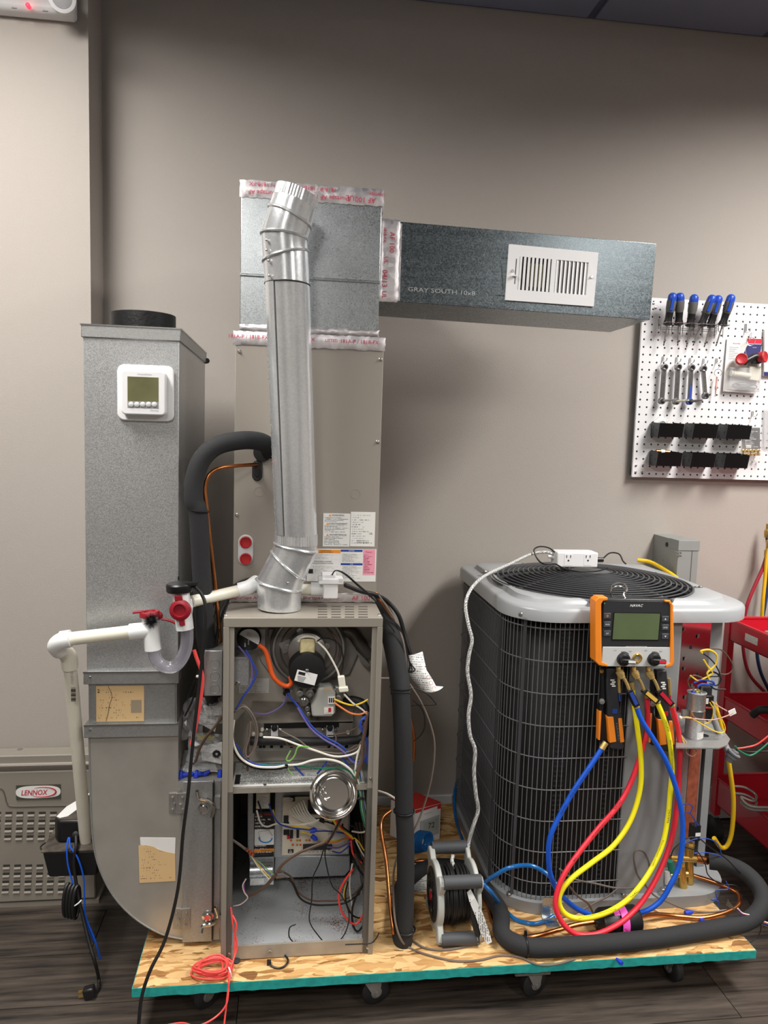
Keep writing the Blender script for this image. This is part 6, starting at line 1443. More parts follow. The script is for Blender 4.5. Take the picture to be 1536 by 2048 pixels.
cw('cable_black', [(910,880),(930,830),(1000,770),(1080,760),(1160,820),(1260,890),(1330,960),(1420,1060),(1470,1180),(1475,1280)], .0016, 1.80, z6)
cw('cable_black', [(1000,820),(1080,850),(1130,930),(1150,1000),(1230,1060),(1330,1070),(1400,1140),(1440,1230)], .0016, 1.80, z6)
cw('wire_blue', [(1265,1040),(1280,1090),(1200,1100),(1205,1150),(1170,1160),(1215,1170),(1215,1195)], .0014, 1.80, z6)
for k, mm in enumerate(('wire_white', 'wire_red', 'wire_blue', 'cable_black', 'wire_greybrown')):
    cw(mm, [(1340,1215+k*5),(1370,1245+k*4),(1420,1260+k*3),(1480,1290+k*5),(1540,1320+k*6-10)], .0016, 1.70, z6)
    cw('steel', [(1330,1230),(1300-k*5,1215-k*12),(1265+k*4,1190-k*7)], .0006, 1.70, z6)
cw('cable_black', [(1490,1310),(1485,1370),(1430,1430),(1300,1500)], .0014, 1.685, z6)
cw('wire_brown', [(210,1010),(300,1130),(380,1190),(420,1290),(432,1360)], .0028, 1.74, z6)
cw('wire_greybrown', [(190,960),(280,1025),(420,1055),(560,1085),(680,1080),(745,1030),(770,940),(740,860),(690,840),(670,880),(690,990),(740,1060),(800,1130),(880,1170),(1000,1220),(1130,1240),(1280,1225)], .0026, 1.79, z6)
cw('wire_greybrown', [(570,1085),(500,1140),(420,1180),(330,1230),(230,1270),(80,1290)], .0026, 1.78, z6)
# feet
for q in ((1097, 1822),):
    a0 = PZ(1085, 1838, ZB); b0 = PZ(1111, 1838, ZB); h = P(1098, 1787, a0.y).z
    ft = build(MB().box(a0.x, b0.x, LY0-.006, LY0-.0035, ZB+.001, ZB+.055).box(a0.x, b0.x, LY0-.05, LY0-.0035, ZB+.0005, ZB+.003), 'foot_bracket', 'galv_bright', cd_)
# fan guard, motor and blades
def gz(r): return .972+.030*(1-(r/GR)**2.2)
gb = None
rs = [.062+.0152*k for k in range(16)]
for r in rs: build(MB().ring(CC+Vector((0, 0, gz(r))), ZU, r, .0026, 64, 6), 'guard_ring', 'wire_black', cd_)
build(MB().ring(CC+Vector((0, 0, .964)), ZU, GR+.0, .0026, 64, 6), 'guard_ring', 'wire_black', cd_)
build(MB().ring(CC+Vector((0, 0, .953)), ZU, GR-.005, .0026, 64, 6), 'guard_ring', 'wire_black', cd_)
build(MB().lathe(CC+Vector((0, 0, gz(.05)-.003)), ZU, [(.064, 0), (.064, .002), (.003, .004)], 32), 'hub_plate', mat('hub_metal', '6e7175', .35, .6), cd_)
for k in range(8):
    t = 2*pi*k/8+.42; d = Vector((cos(t), sin(t), 0))
    build(MB().tube([CC+d*r+Vector((0, 0, gz(r)-.005)) for r in (.05, .12, .19, .25, .285, .296)]+[CC+d*.298+Vector((0, 0, .975))], .0028, 6, 0), 'guard_spoke', 'wire_black' if k % 2 else 'dull_steel', cd_)
    if k % 2:
        c = CC+d*.306+Vector((0, 0, .972)); tb_ = build(MB().obox(c, d*.018, Vector((-d.y, d.x, 0))*.007, (0, 0, .0015)), 'guard_tab', 'dark_steel', cd_)
        build(MB().lathe(c+d*.006, ZU, [(.0075, 0), (.0075, .003), (.006, .006)], 6), 'bolt', 'steel', tb_)
build(MB().lathe(CC+Vector((0, 0, .80)), ZU, [(.055, 0), (.058, .01), (.058, .15), (.05, .165)], 28), 'fan_motor', 'black_plastic', cd_)
for k in range(4):
    t = 2*pi*k/4+.3; bl_ = []
    for u, wd in ((.05, .05), (.15, .09), (.26, .11)):
        d = Vector((cos(t), sin(t), 0)); s_ = Vector((-sin(t), cos(t), 0)); c = CC+d*u+Vector((0, 0, .86)); bl_.append([c-s_*wd+Vector((0, 0, -.03)), c+s_*wd+Vector((0, 0, .03)), c+s_*wd+Vector((0, 0, .0315)), c-s_*wd+Vector((0, 0, -.0285))])
    build(MB().loft(bl_), 'fan_blade', mat('blade', '5a5d62', .4, .4), cd_)
build(MB().lathe(CC+Vector((0, 0, .78)), ZU, [(GR-.006, 0), (GR-.006, .16)], 48, False), 'fan_shroud', mat('shroud', '17181a', .6), cd_)
build(MB().box(LX0+.05, LX1-.05, LY0+.25, LY1-.05, .70, .705), 'inner_deck', 'void_black', cd_)

# outlet block on top
ob = thing('outlet_block', 'white cube power strip with two outlets sitting on the condenser fan guard', 'power strip', CC+Vector((-.03, 0, gz(.03)+.002)))
Yo = 2.10; oz0, oz1 = P(1155, 1135, Yo).z, P(1155, 1105, Yo).z
oz0 = max(oz0, gz(.05)+.004)
ox0, ox1 = P(1114, 1120, Yo).x, P(1196, 1122, Yo).x
build(MB().prism([(ox0, Yo, oz0), (ox1, Yo, oz0), (ox1, Yo+.05, oz0), (ox1-.01, Yo+.06, oz0), (ox0+.01, Yo+.06, oz0), (ox0, Yo+.05, oz0)], (0, 0, oz1-oz0)), 'case', 'white_plastic', ob, bevel=.004, seg=3)
for xx in (1137, 1176):
    q = P(xx, 1117, Yo)
    of = build(MB().box(q.x-.0125, q.x+.0125, Yo-.0006, Yo+.001, oz0+.006, oz1-.006), 'outlet_face', 'white_plastic', ob)
    for dx in (-.006, .006): build(MB().box(q.x+dx-.001, q.x+dx+.001, Yo-.0012, Yo, q.z+.002, q.z+.010), 'outlet_slot', 'ink_black', of)
    build(MB().lathe((q.x, Yo, q.z-.006), (0, -1, 0), [(.0026, 0), (.0026, .0012)], 12), 'ground_hole', 'ink_black', of)
build(MB().cyl((ox1-.002, Yo+.02, (oz0+oz1)/2-.002), (ox1+.024, Yo+.02, (oz0+oz1)/2-.002), .008, .007, 12), 'side_plug', 'black_plastic', ob)
build(MB().cyl((ox0+.002, Yo+.03, (oz0+oz1)/2+.002), (ox0-.018, Yo+.03, (oz0+oz1)/2+.006), .006, .0045, 12), 'cord_strain_relief', 'white_plastic', ob)
zy = oz0+.002
wire(ob, 'cable_black', [(1206, 1117, Yo+.02), (1220, 1106, Yo+.03), (1238, 1108, Yo+.02), (1246, 1122, Yo), (1252, 1128, Yo-.01)], .0022, 'charger_lead', 8)
wire(ob, 'cable_black', [(1112, 1106, Yo+.02), (1098, 1096, Yo+.04), (1080, 1093, Yo+.04), (1068, 1100, Yo+.02), (1075, 1118, Yo), (1088, 1128, Yo-.03), (1110, 1128, Yo-.03), (1130, 1138, Yo-.06), (1160, 1143, Yo-.08), (1195, 1142, Yo-.06), (1215, 1136, Yo-.02)], .0022, 'charger_lead', 8)
# braided cord
def braid():
    m = bpy.data.materials.new('braid'); m.use_nodes = True; nt = m.node_tree; b = nt.nodes['Principled BSDF']; L = nt.links.new; N = nt.nodes.new
    tc = N('ShaderNodeTexCoord'); ck = N('ShaderNodeTexChecker'); ck.inputs['Scale'].default_value = 300
    mp = N('ShaderNodeMapping'); mp.inputs['Rotation'].default_value = (.3, .5, .7); L(tc.outputs['Object'], mp.inputs['Vector']); L(mp.outputs[0], ck.inputs['Vector'])
    ck.inputs['Color1'].default_value = lin('e6e6e2'); ck.inputs['Color2'].default_value = lin('7c7e80'); L(ck.outputs['Color'], b.inputs['Base Color']); b.inputs['Roughness'].default_value = .8; MATS['braid'] = m
braid()
bcd = thing('braided_cord', 'white and grey braided power cord hanging over the condenser to the reel', 'cord', P(938, 1680, 1.90))
pts = [(1105, 1108, Yo+.03), (1090, 1104, Yo+.03), (1060, 1109, Yo+.02), (1020, 1128, 2.05), (980, 1146, 1.98), (955, 1163, 1.93), (938, 1185, 1.90), (931, 1212, 1.88), (937, 1250, 1.865), (944, 1280, 1.86), (938, 1310, 1.86), (935, 1345, 1.86), (942, 1390, 1.86), (937, 1430, 1.86), (940, 1470, 1.86), (950, 1500, 1.86), (948, 1545, 1.865), (952, 1590, 1.87), (956, 1620, 1.88), (947, 1650, 1.88), (938, 1680, 1.885), (936, 1694, 1.882)]
build(MB().tube(W(pts), lambda t: .0042+.0012*t, 10), 'sheath', 'braid', bcd)
build(MB().tube([P(906, 1710, 1.84), P(904, 1722, 1.83), P(909, 1735, 1.81)], .005, 10), 'sheath', 'braid', bcd)

# ================================================================ disconnect box on the wall
db = thing('disconnect_box', 'grey metal electrical disconnect box on the wall behind the condenser', 'electrical box', (1.33, 2.4, .72))
dz1 = PX(1358, 1082, 1.29).z; dY = PX(1358, 1082, 1.29).y
build(MB().box(1.29, 1.362, dY, WY-.001, .72, dz1), 'housing', 'box_grey', db, bevel=.001)
build(MB().box(1.2885, 1.3645, dY-.002, dY+.06, dz1-.032, dz1+.002), 'lid', 'box_grey', db, bevel=.001)
build(MB().box(1.338, 1.340, dY-.001, dY+.001, .72, dz1-.03), 'door_seam', 'dark_steel', db)
q = PX(1334, 1089, 1.29); build(MB().lathe(q+Vector((-.001, 0, 0)), (-1, 0, 0), [(.008, 0), (.008, .001)], 16), 'key_hole', 'ink_black', db)
for a, b in ((1320, 1112), (1345, 1134), (1326, 1120)): build(MB().lathe(PX(a, b, 1.29)+Vector((-.0005, 0, 0)), (-1, 0, 0), [(.003, 0), (.002, .001)], 8), 'rivet', 'dull_steel', db)
for yy in (1106, 1112): build(MB().lathe(PX(1361, yy, 1.292)*1.0, (0, -1, 0), [(.003, -.03), (.003, .002)], 8), 'rivet', 'steel', db)
yc = thing('yellow_cable', 'thick yellow cable looping from the wall behind the condenser past its right side', 'cable', P(1440, 1690, 2.0))
wire(yc, 'cable_yellow', [(1275, 1120, 2.44), (1300, 1124, 2.42), (1330, 1140, 2.36), (1357, 1160, 2.30), (1375, 1190, 2.27)], .0068, 'sheath', 10)
wire(yc, 'cable_yellow', [(1405, 1310, 2.07), (1412, 1345, 2.06), (1425, 1390, 2.06), (1440, 1445, 2.06), (1452, 1490, 2.06), (1460, 1540, 2.06), (1467, 1600, 2.06), (1464, 1660, 2.06), (1455, 1690, 2.06), (1442, 1695, 2.06), (1428, 1676, 2.05)], .0068, 'sheath', 10)
# ================================================================ digital manifold gauge
YG = 1.775
mg = thing('manifold_gauge', 'orange and black digital manifold gauge hanging on the front of the condenser', 'gauge', P(1270, 1335, YG))
def RB(mb): return mb.rot(P(1268, 1265, YG), 'Y', radians(.8))
build(RB(MB().bpx(1201, 1198, 1340, 1334, YG, .028)), 'body', 'black_plastic', mg, bevel=.004, seg=3)
def fpoly(pts, Y): return W([(a, b, Y) for a, b in pts])
for pts in ([(1216, 1195), (1198, 1195), (1190, 1202), (1190, 1322), (1198, 1331), (1216, 1334), (1216, 1329), (1204, 1324), (1203, 1208), (1207, 1202), (1216, 1201)],
            [(1330, 1200), (1341, 1201), (1347, 1210), (1349, 1324), (1345, 1333), (1331, 1336), (1331, 1331), (1341, 1326), (1341, 1210), (1337, 1205), (1330, 1205)]):
    bmp = build(MB().prism(fpoly(pts, YG-.005), (0, .034, 0)), 'bumper', 'orange', mg, label='orange rubber bumper', bevel=.002)
fp = build(RB(MB().bpx(1205, 1202, 1341, 1296, YG-.002, .003)), 'face_plate', 'dark_plastic', mg, bevel=.001)
gp = build(RB(MB().bpx(1205, 1294, 1342, 1333, YG-.003, .004)), 'valve_panel', 'gauge_grey', mg, label='light grey valve panel', bevel=.001)
build(RB(MB().bpx(1225, 1225, 1320, 1281, YG-.003, .002)), 'display_bezel', 'black_plastic', mg)
build(RB(MB().bpx(1227, 1227, 1318, 1279, YG-.0042, .002)), 'display', 'lcd_green', mg, label='blank green display')
YGf = YG-.0022
text('logo', 'NAVAC', 'ink_white', P(1273, 1211, YGf), XR, ZU, .0068, mg, .035, shear=.3, bold=.012)
text('print', 'N2D Wireless Digital Manifold Gauge', 'ink_white', P(1273, 1293, YGf), XR, ZU, .0026, mg, .056)
for xx, yy, tt in ((1215, 1232, ''), (1215, 1249, 'MODE'), (1215, 1267, 'SET'), (1331, 1238, ''), (1331, 1255, 'ENTER'), (1331, 1273, '')):
    bt_ = build(MB().bpx(xx-7, yy-5.5, xx+7, yy+5.5, YG-.0045, .003), 'button', mat('button_grey', '42464c', .5), mg, bevel=.001)
    c = P(xx, yy, YG-.0046)
    if tt: text('print', tt, 'ink_white', c, XR, ZU, .0036, bt_, .011 if tt != 'SET' else .008)
    elif xx < 1300: build(MB().ring(c, (0, 1, 0), .0022, .0005, 14, 4), 'power_symbol', 'orange', bt_)
    else:
        s = 1 if yy < 1250 else -1; build(MB().prism([c+Vector((-.0025, 0, -.002*s)), c+Vector((.0025, 0, -.002*s)), c+Vector((0, 0, .0025*s))], (0, .0003, 0)), 'arrow_symbol', 'ink_white', bt_)
build(MB().lathe(P(1209, 1207, YG-.002), (0, -1, 0), [(.002, 0), (.001, .001)], 10), 'indicator', mat('led_green', '4f8f5a', .4), mg)
for xx, mm, tt in ((1246, 'ink_blue', ''), (1307, 'ink_red', '')):
    c = P(xx, 1318, YG-.003)
    kn = build(MB().lathe(c, (0, -1, 0), [(.017, 0), (.0165, .008), (.013, .010), (.012, .014)], 24), 'valve_knob', 'black_plastic', mg)
    build(MB().obox(c+Vector((.006, -.017, -.001)), (.018, 0, -.001), (0, .005, 0), (0, 0, .0055)), 'knob_handle', 'black_plastic', kn, bevel=.002)
    build(MB().obox(c+Vector((.014, -.0225, -.001)), (.0095, 0, -.0005), (0, .0004, 0), (0, 0, .003)), 'knob_label', 'paper' if xx < 1300 else 'hose_red', kn)
    build(MB().tube([c+Vector((.019*cos(t), -.0003, .019*sin(t))) for t in (1.9, 1.6, 1.3, 1.0, .7)], .0009, 5), 'dial_arc', 'ink_black', gp)
    text('print', 'ON', 'ink_grey', P(xx-16, 1301, YG-.003), XR, ZU, .0035, gp); text('print', 'OFF', 'ink_grey', P(xx+14, 1303, YG-.003), XR, ZU, .0035, gp)
build(MB().lathe(P(1274, 1316, YG-.003), (0, -1, 0), [(.0125, 0), (.0125, .004), (.0105, .005), (.0075, .004), (.0065, -.002), (.002, -.002)], 24), 'sight_glass', 'brass', mg, label='brass sight glass')
# hook
build(MB().tube(W([(1251, 1198, YG+.012), (1247, 1188, YG+.02), (1254, 1180, YG+.04), (1250, 1170, YG+.07), (1238, 1166, YG+.09), (1226, 1170, YG+.10), (1222, 1182, YG+.10)]), .0024, 8), 'hanging_hook', 'steel', mg)
build(MB().ring(P(1236, 1185, YG+.03), (.2, 1, .2), .018, .0022, 24, 6), 'hanging_ring', 'steel', mg)
# ports
for xx in (1236, 1267, 1296):
    pt_ = build(MB().cyl(P(xx, 1333, YG+.012), P(xx+2, 1346, YG+.010), .0068, None, 12), 'port', 'gold_brass', mg)
# refrigerant hoses
def hose(colour, m, path, n0, labelname, ball, yv=YG-.004):
    t = thing('charging_hose', labelname, 'hose', P(path[len(path)//2][0], path[len(path)//2][1], path[len(path)//2][2]))
    build(MB().tube(W(path), .0066, 12, 5), 'hose_body', m, t)
    x0, y0 = n0
    build(MB().lathe(P(x0, y0, yv+.004), P(x0+6, y0+12, yv)-P(x0, y0, yv+.004), [(.007, -.004), (.0105, -.002), (.0105, .008), (.0085, .012), (.0085, .016), (.006, .018)], 12), 'coupling_nut', 'gold_brass', t)
    build(MB().tube(W([(x0+5, y0+8, yv), (x0+12, y0+18, yv-.002), (x0+18, y0+32, yv-.004), (x0+20, y0+40, yv-.004)]), .0042, 10), 'bent_stem', 'gold_brass', t)
    a = Vector(P(*path[0])); b = Vector(P(x0+19, y0+36, yv-.004)); d = (a-b).normalized(); u = d.cross(Vector((0, 1, 0))).normalized()
    vb_ = build(MB().obox((a+b)/2, u*.0075, (0, .008, 0), d*((a-b).length/2+.002)), 'ball_valve', 'black_plastic', t, bevel=.0015)
    build(MB().obox((a+b)/2+Vector((0, -.0085, 0)), u*.0048, (0, .0006, 0), d*((a-b).length/2*.8)), 'valve_label', ball, vb_)
    build(MB().cyl(a-d*.004, a+d*.007, .0078, .0078, 12), 'crimp_ferrule', 'gold_brass', t)
    e_ = P(*path[-1]); dd = (P(*path[-1])-P(*path[-2])).normalized()
    build(MB().cyl(e_-dd*.004, e_+dd*.016, .0082, .0075, 12), 'end_coupling', 'gold_brass', t)
    return t
def htext(t, body, a, b, Y, h, m='ink_black'):
    A_, B_ = P(a[0], a[1], Y), P(b[0], b[1], Y); r = B_-A_; text('print', body, m, (A_+B_)/2, r, Vector((-r.z, 0, r.x)), h, t, r.length)
blue = [(1272,1410,1.765),(1283,1440,1.76),(1308,1480,1.755),(1333,1524,1.75),(1351,1573,1.745),(1364,1632,1.74),(1365,1682,1.735),(1358,1731,1.73),(1342,1768,1.725),(1320,1803,1.725),(1286,1824,1.73),(1234,1832,1.755),(1184,1829,1.765),(1150,1815,1.76),(1119,1787,1.75),(1103,1756,1.745),(1097,1719,1.74),(1100,1675,1.74),(1119,1632,1.745),(1147,1582,1.75),(1178,1536,1.755),(1205,1495,1.76)]
yellow = [(1313,1402,1.765),(1325,1430,1.762),(1336,1465,1.762),(1342,1502,1.764),(1344,1542,1.766),(1340,1589,1.762),(1336,1632,1.755),(1326,1685,1.745),(1308,1728,1.735),(1283,1768,1.722),(1252,1802,1.708),(1209,1827,1.70),(1165,1837,1.70),(1134,1830,1.705),(1119,1809,1.71),(1122,1784,1.715),(1144,1756,1.72),(1184,1725,1.735),(1227,1691,1.75),(1261,1641,1.76),(1280,1579,1.77),(1282,1520,1.775),(1275,1459,1.78),(1268,1407,1.785),(1264,1376,1.787)]
red = [(1342,1408,1.766),(1350,1435,1.77),(1357,1465,1.775),(1360,1502,1.78),(1357,1564,1.78),(1352,1626,1.775),(1343,1678,1.765),(1327,1725,1.75),(1305,1771,1.735),(1277,1812,1.72),(1240,1846,1.695),(1193,1868,1.682),(1153,1868,1.682),(1125,1846,1.69),(1111,1812,1.70),(1116,1778,1.71),(1131,1744,1.72),(1162,1700,1.735),(1199,1654,1.75),(1237,1610,1.765),(1265,1557,1.778),(1286,1492,1.785),(1295,1446,1.79),(1294,1392,1.792)]
hb = hose('blue', 'hose_blue', blue, (1239, 1344), 'blue refrigerant charging hose looping from the left gauge port', 'ink_blue')
hy = hose('yellow', 'hose_yellow', yellow, (1269, 1345), 'yellow refrigerant charging hose looping from the middle gauge port', mat('valve_tan', 'd9b24a', .5))
hr = hose('red', 'hose_red', red, (1298, 1345), 'red refrigerant charging hose looping from the right gauge port', 'ink_red')
for bd_, a, b, Y in (('NAVAC', (1338, 1462), (1331, 1438), 1.7535), ('REFRIGERANT CHARGING HOSE', (1346, 1540), (1341, 1480), 1.756), ('NAVAC', (1336, 1645), (1339, 1618), 1.7455), ('REFRIGERANT CHARGING HOSE', (1300, 1744), (1327, 1680), 1.729), ('NAVAC', (1256, 1800), (1275, 1781), 1.706), ('REFRIGERANT CHARGING HOSE', (1158, 1837), (1232, 1818), 1.689)):
    htext(hy, bd_, a, b, Y, .006 if bd_ == 'NAVAC' else .0036)
for bd_, a, b, Y in (('NAVAC', (1229, 1618), (1243, 1601), 1.756), ('NAVAC', (1139, 1735), (1152, 1715), 1.722), ('REFRIGERANT CHARGING HOSE', (1163, 1700), (1222, 1628), 1.738)): htext(hr, bd_, a, b, Y, .0055 if bd_ == 'NAVAC' else .0032)
for bd_, a, b, Y in (('NAVAC', (1122, 1628), (1132, 1608), 1.7375), ('REFRIGERANT CHARGING HOSE', (1140, 1594), (1178, 1536), 1.7425)): htext(hb, bd_, a, b, Y, .0045 if bd_ == 'NAVAC' else .0028)
# wireless clamps
def clamp(dx, dy, label, Yc_):
    t = thing('pipe_clamp', label, 'clamp', P(1232+dx, 1499+dy, Yc_))
    def Q(p, Y=Yc_): return W([(a+dx, b+dy, Y) for a, b in p])
    build(MB().prism(Q([(1213, 1337), (1233, 1336), (1237, 1380), (1240, 1420), (1246, 1438), (1249, 1497), (1240, 1500), (1220, 1497), (1216, 1440), (1215, 1400)]), (0, .022, 0)), 'upper_jaw', 'dark_plastic', t, bevel=.003)
    for pts in ([(1215, 1434), (1227, 1434), (1233, 1484), (1219, 1486)], [(1237, 1437), (1244, 1437), (1249, 1484), (1241, 1486)]):
        build(MB().prism(Q(pts, Yc_-.002), (0, .02, 0)), 'grip_pad', 'orange', t, label='orange grip pad', bevel=.001)
    build(MB().prism(Q([(1204, 1345), (1209, 1342), (1211, 1395), (1207, 1420), (1212, 1440), (1214, 1488), (1202, 1486), (1198, 1420), (1203, 1395)], Yc_+.008), (0, .016, 0)), 'lower_jaw', 'black_plastic', t, bevel=.002)
    build(MB().prism(Q([(1198, 1422), (1203, 1422), (1200, 1480), (1197, 1480)], Yc_+.006), (0, .016, 0)), 'grip_pad', 'orange', t)
    build(MB().lathe(P(1204+dx, 1403+dy, Yc_+.004), (-.3, -1, 0), [(.007, -.006), (.007, .002), (.003, .003)], 14), 'pivot', 'dull_steel', t)
    build(MB().lathe(P(1203+dx, 1343+dy, Yc_+.002), (-.6, -1, 0), [(.006, -.006), (.006, .0), (.003, .005)], 12), 'pivot_screw', 'brass', t)
    build(MB().bpx(1225+dx, 1418+dy, 1235+dx, 1427+dy, Yc_-.0008, .001), 'power_button', 'ink_blue' if dx == 0 else 'ink_red', t)
    for k in range(4): build(MB().bpx(1221+dx+(k % 2)*3, 1359+dy+k*4, 1229+dx+(k % 2)*2, 1361.5+dy+k*4, Yc_-.0006, .0006), 'logo_mark', 'ink_white', t)
    a, b = P(1238+dx, 1482+dy, Yc_-.0004), P(1233+dx, 1446+dy, Yc_-.0004); text('logo', 'NAVAC', 'ink_grey', (a+b)/2, a-b, Vector((1, 0, 0)), .0055, t, (a-b).length)
    wire(t, 'gold_brass', [(1237+dx, 1352+dy, Yc_), (1238+dx, 1370+dy, Yc_), (1239+dx, 1385+dy, Yc_)], .004, 'sensor_port', 8)
    wire(t, 'ink_blue' if dx == 0 else 'ink_red', [(1239+dx, 1386+dy, Yc_), (1240+dx, 1402+dy, Yc_)], .0026, 'sensor_lead', 8)
clamp(0, 0, 'black wireless pipe clamp with orange grips under the left of the gauge', 1.79)
clamp(101, 5, 'black wireless pipe clamp with orange grips behind the red hose', 1.794)

# ================================================================ pegboard
YP = 2.474
X0p, Z1p, Z0p = 1.181, 1.868, 1.268
pg_ = thing('pegboard', 'white perforated pegboard with hanging tools on the right wall', 'pegboard', (1.5, YP, Z0p))
PI_ = .0254; ncol, nrow = 26, int(round((Z1p-Z0p)/PI_)); 
mbp = MB(); hr_ = .0036
x = X0p
for i in range(ncol):
    for j in range(nrow):
        cx, cz = X0p+(i+.5)*PI_, Z0p+(j+.5)*PI_; h = PI_/2; k = len(mbp.v)
        sq = [(h, 0), (h, h), (0, h), (-h, h), (-h, 0), (-h, -h), (0, -h), (h, -h)]
        mbp.v += [Vector((cx+a, YP, cz+b)) for a, b in sq]+[Vector((cx+hr_*cos(pi*m/4), YP, cz+hr_*sin(pi*m/4))) for m in range(8)]+[Vector((cx+hr_*cos(pi*m/4), YP+.005, cz+hr_*sin(pi*m/4))) for m in range(8)]
        for m in range(8):
            n_ = (m+1) % 8; mbp.f += [(k+m, k+8+m, k+8+n_, k+n_), (k+8+m, k+16+m, k+16+n_, k+8+n_)]
XE = X0p+ncol*PI_
pz_ = build(mbp, 'perforated_panel', 'peg_white', pg_, smooth=False)
build(MB().box(X0p, XE, YP+.0062, YP+.0066, Z0p, Z1p), 'hole_shade_sheet', mat('peg_hole_shade', '0a0a0b', .9), pg_)  # near-black sheet added behind the panel to colour in the shade of the holes
build(MB().box(X0p-.0005, X0p+.001, YP, YP+.006, Z0p, Z1p), 'panel_edge', 'peg_white', pg_)
build(MB().box(X0p, XE, YP, YP+.006, Z0p-.001, Z0p), 'panel_edge', 'dark_plastic', pg_)
build(MB().box(X0p+.004, XE, YP+.0066, WY-.001, Z0p+.006, Z0p+.03), 'furring_strip', 'peg_back', pg_)
build(MB().box(X0p+.004, XE, YP+.0066, WY-.001, Z1p-.03, Z1p-.006), 'furring_strip', 'peg_back', pg_)
for a, b in ((1307, 607), (1311, 616), (1272, 931), (1286, 930), (1271, 944), (1284, 944)): screw(pg_, a, b, YP, .0028)
def zp(a, b, Y): return P(1240+a/4.875, 560+b/4.875, Y)
# wire rack and screwdrivers
rk = thing('tool_rack', 'chrome wire rack holding six screwdrivers on the pegboard', 'rack', zp(680, 560, YP-.03))
zr = zp(680, 490, YP-.03).z
for dzz in (0, .006): build(MB().tube([zp(370, 470, YP-.004)+Vector((0, 0, dzz)), Vector((zp(390, 470, YP-.03).x, YP-.025, zr+dzz)), Vector((zp(940, 500, YP-.03).x, YP-.025, zr+dzz)), zp(960, 480, YP-.004)+Vector((0, 0, dzz))], .0012, 6, 0), 'rack_rail', 'steel', rk)
for xx, yy in ((375, 385), (960, 420)): build(MB().tube([zp(xx, yy, YP+.002), zp(xx, yy, YP-.006), zp(xx, yy+80, YP-.006), zp(xx+8, yy+85, YP-.02)], .0014, 6, 0), 'rack_hook', 'steel', rk)
sd = [(515, 150, 425, 640, 'leftmost'), (585, 150, 562, 640, 'second from the left'), (725, 165, 648, 655, 'third from the left'), (900, 170, 712, 640, 'fourth from the left'), (960, 175, 820, 655, 'fifth from the left'), (1085, 165, 935, 645, 'rightmost')]
wl_ = [470, 570, 690, 815, 890, 1000]
for k, (tx_, ty, bx_, by, lab) in enumerate(sd):
    Ym = YP-.055
    T0 = zp(tx_, ty, Ym-.006); B0 = zp(bx_, by, YP-.03); d = (B0-T0).normalized(); L_ = (B0-T0).length
    t = thing('screwdriver', 'blue and black handled screwdriver, '+lab+' in the wire rack', 'screwdriver', B0, 'screwdrivers in the wire rack')
    hl = .064
    S = 1.5
    def pf(l): return [(r*S, h*S) for r, h in l]
    Hn = build(MB().lathe(T0, d, pf([(.002, -.006), (.006, -.0045), (.0092, 0), (.0098, .006), (.0098, .012)]), 16), 'handle_cap', 'handle_blue', t, label='blue handle cap')
    build(MB().lathe(T0, d, pf([(.0099, .011), (.0104, .014), (.0100, .028), (.0085, .036)]), 16), 'handle_grip', 'handle_grey', t)
    if k in (0, 3, 4, 5):
        u = d.cross(Vector((0, 1, 0))).normalized(); build(MB().obox(T0+d*.033+u*(-.003)+Vector((0, -.0142, 0)), u*.0045, (0, .0018, 0), d*.018), 'handle_window', 'handle_blue', t)
    build(MB().lathe(T0, d, pf([(.0086, .034), (.0080, .044), (.0078, .052), (.0100, .060), (.0102, .063), (.006, .065)]), 16), 'handle_collar', 'black_plastic', t)
    build(MB().cyl(T0+d*.095, T0+d*(L_-.006), .0025, None, 8), 'shaft', 'dull_steel', t)
    build(MB().cyl(T0+d*(L_-.014), T0+d*L_, .0028, .0016, 8), 'tip', 'black_plastic', t)
    wx = zp(wl_[k] if k else 455, 480, Ym).x; c = T0+d*.103
    build(MB().tube([Vector((c.x-.015, YP-.026, zr-.022)), Vector((c.x-.015, YP-.026, zr+.016)), Vector((c.x-.014, YP-.066, zr+.018)), Vector((c.x+.014, YP-.066, zr+.018)), Vector((c.x+.015, YP-.026, zr+.016)), Vector((c.x+.015, YP-.026, zr-.018))], .0015, 6, 0), 'rack_loop', 'steel', rk)
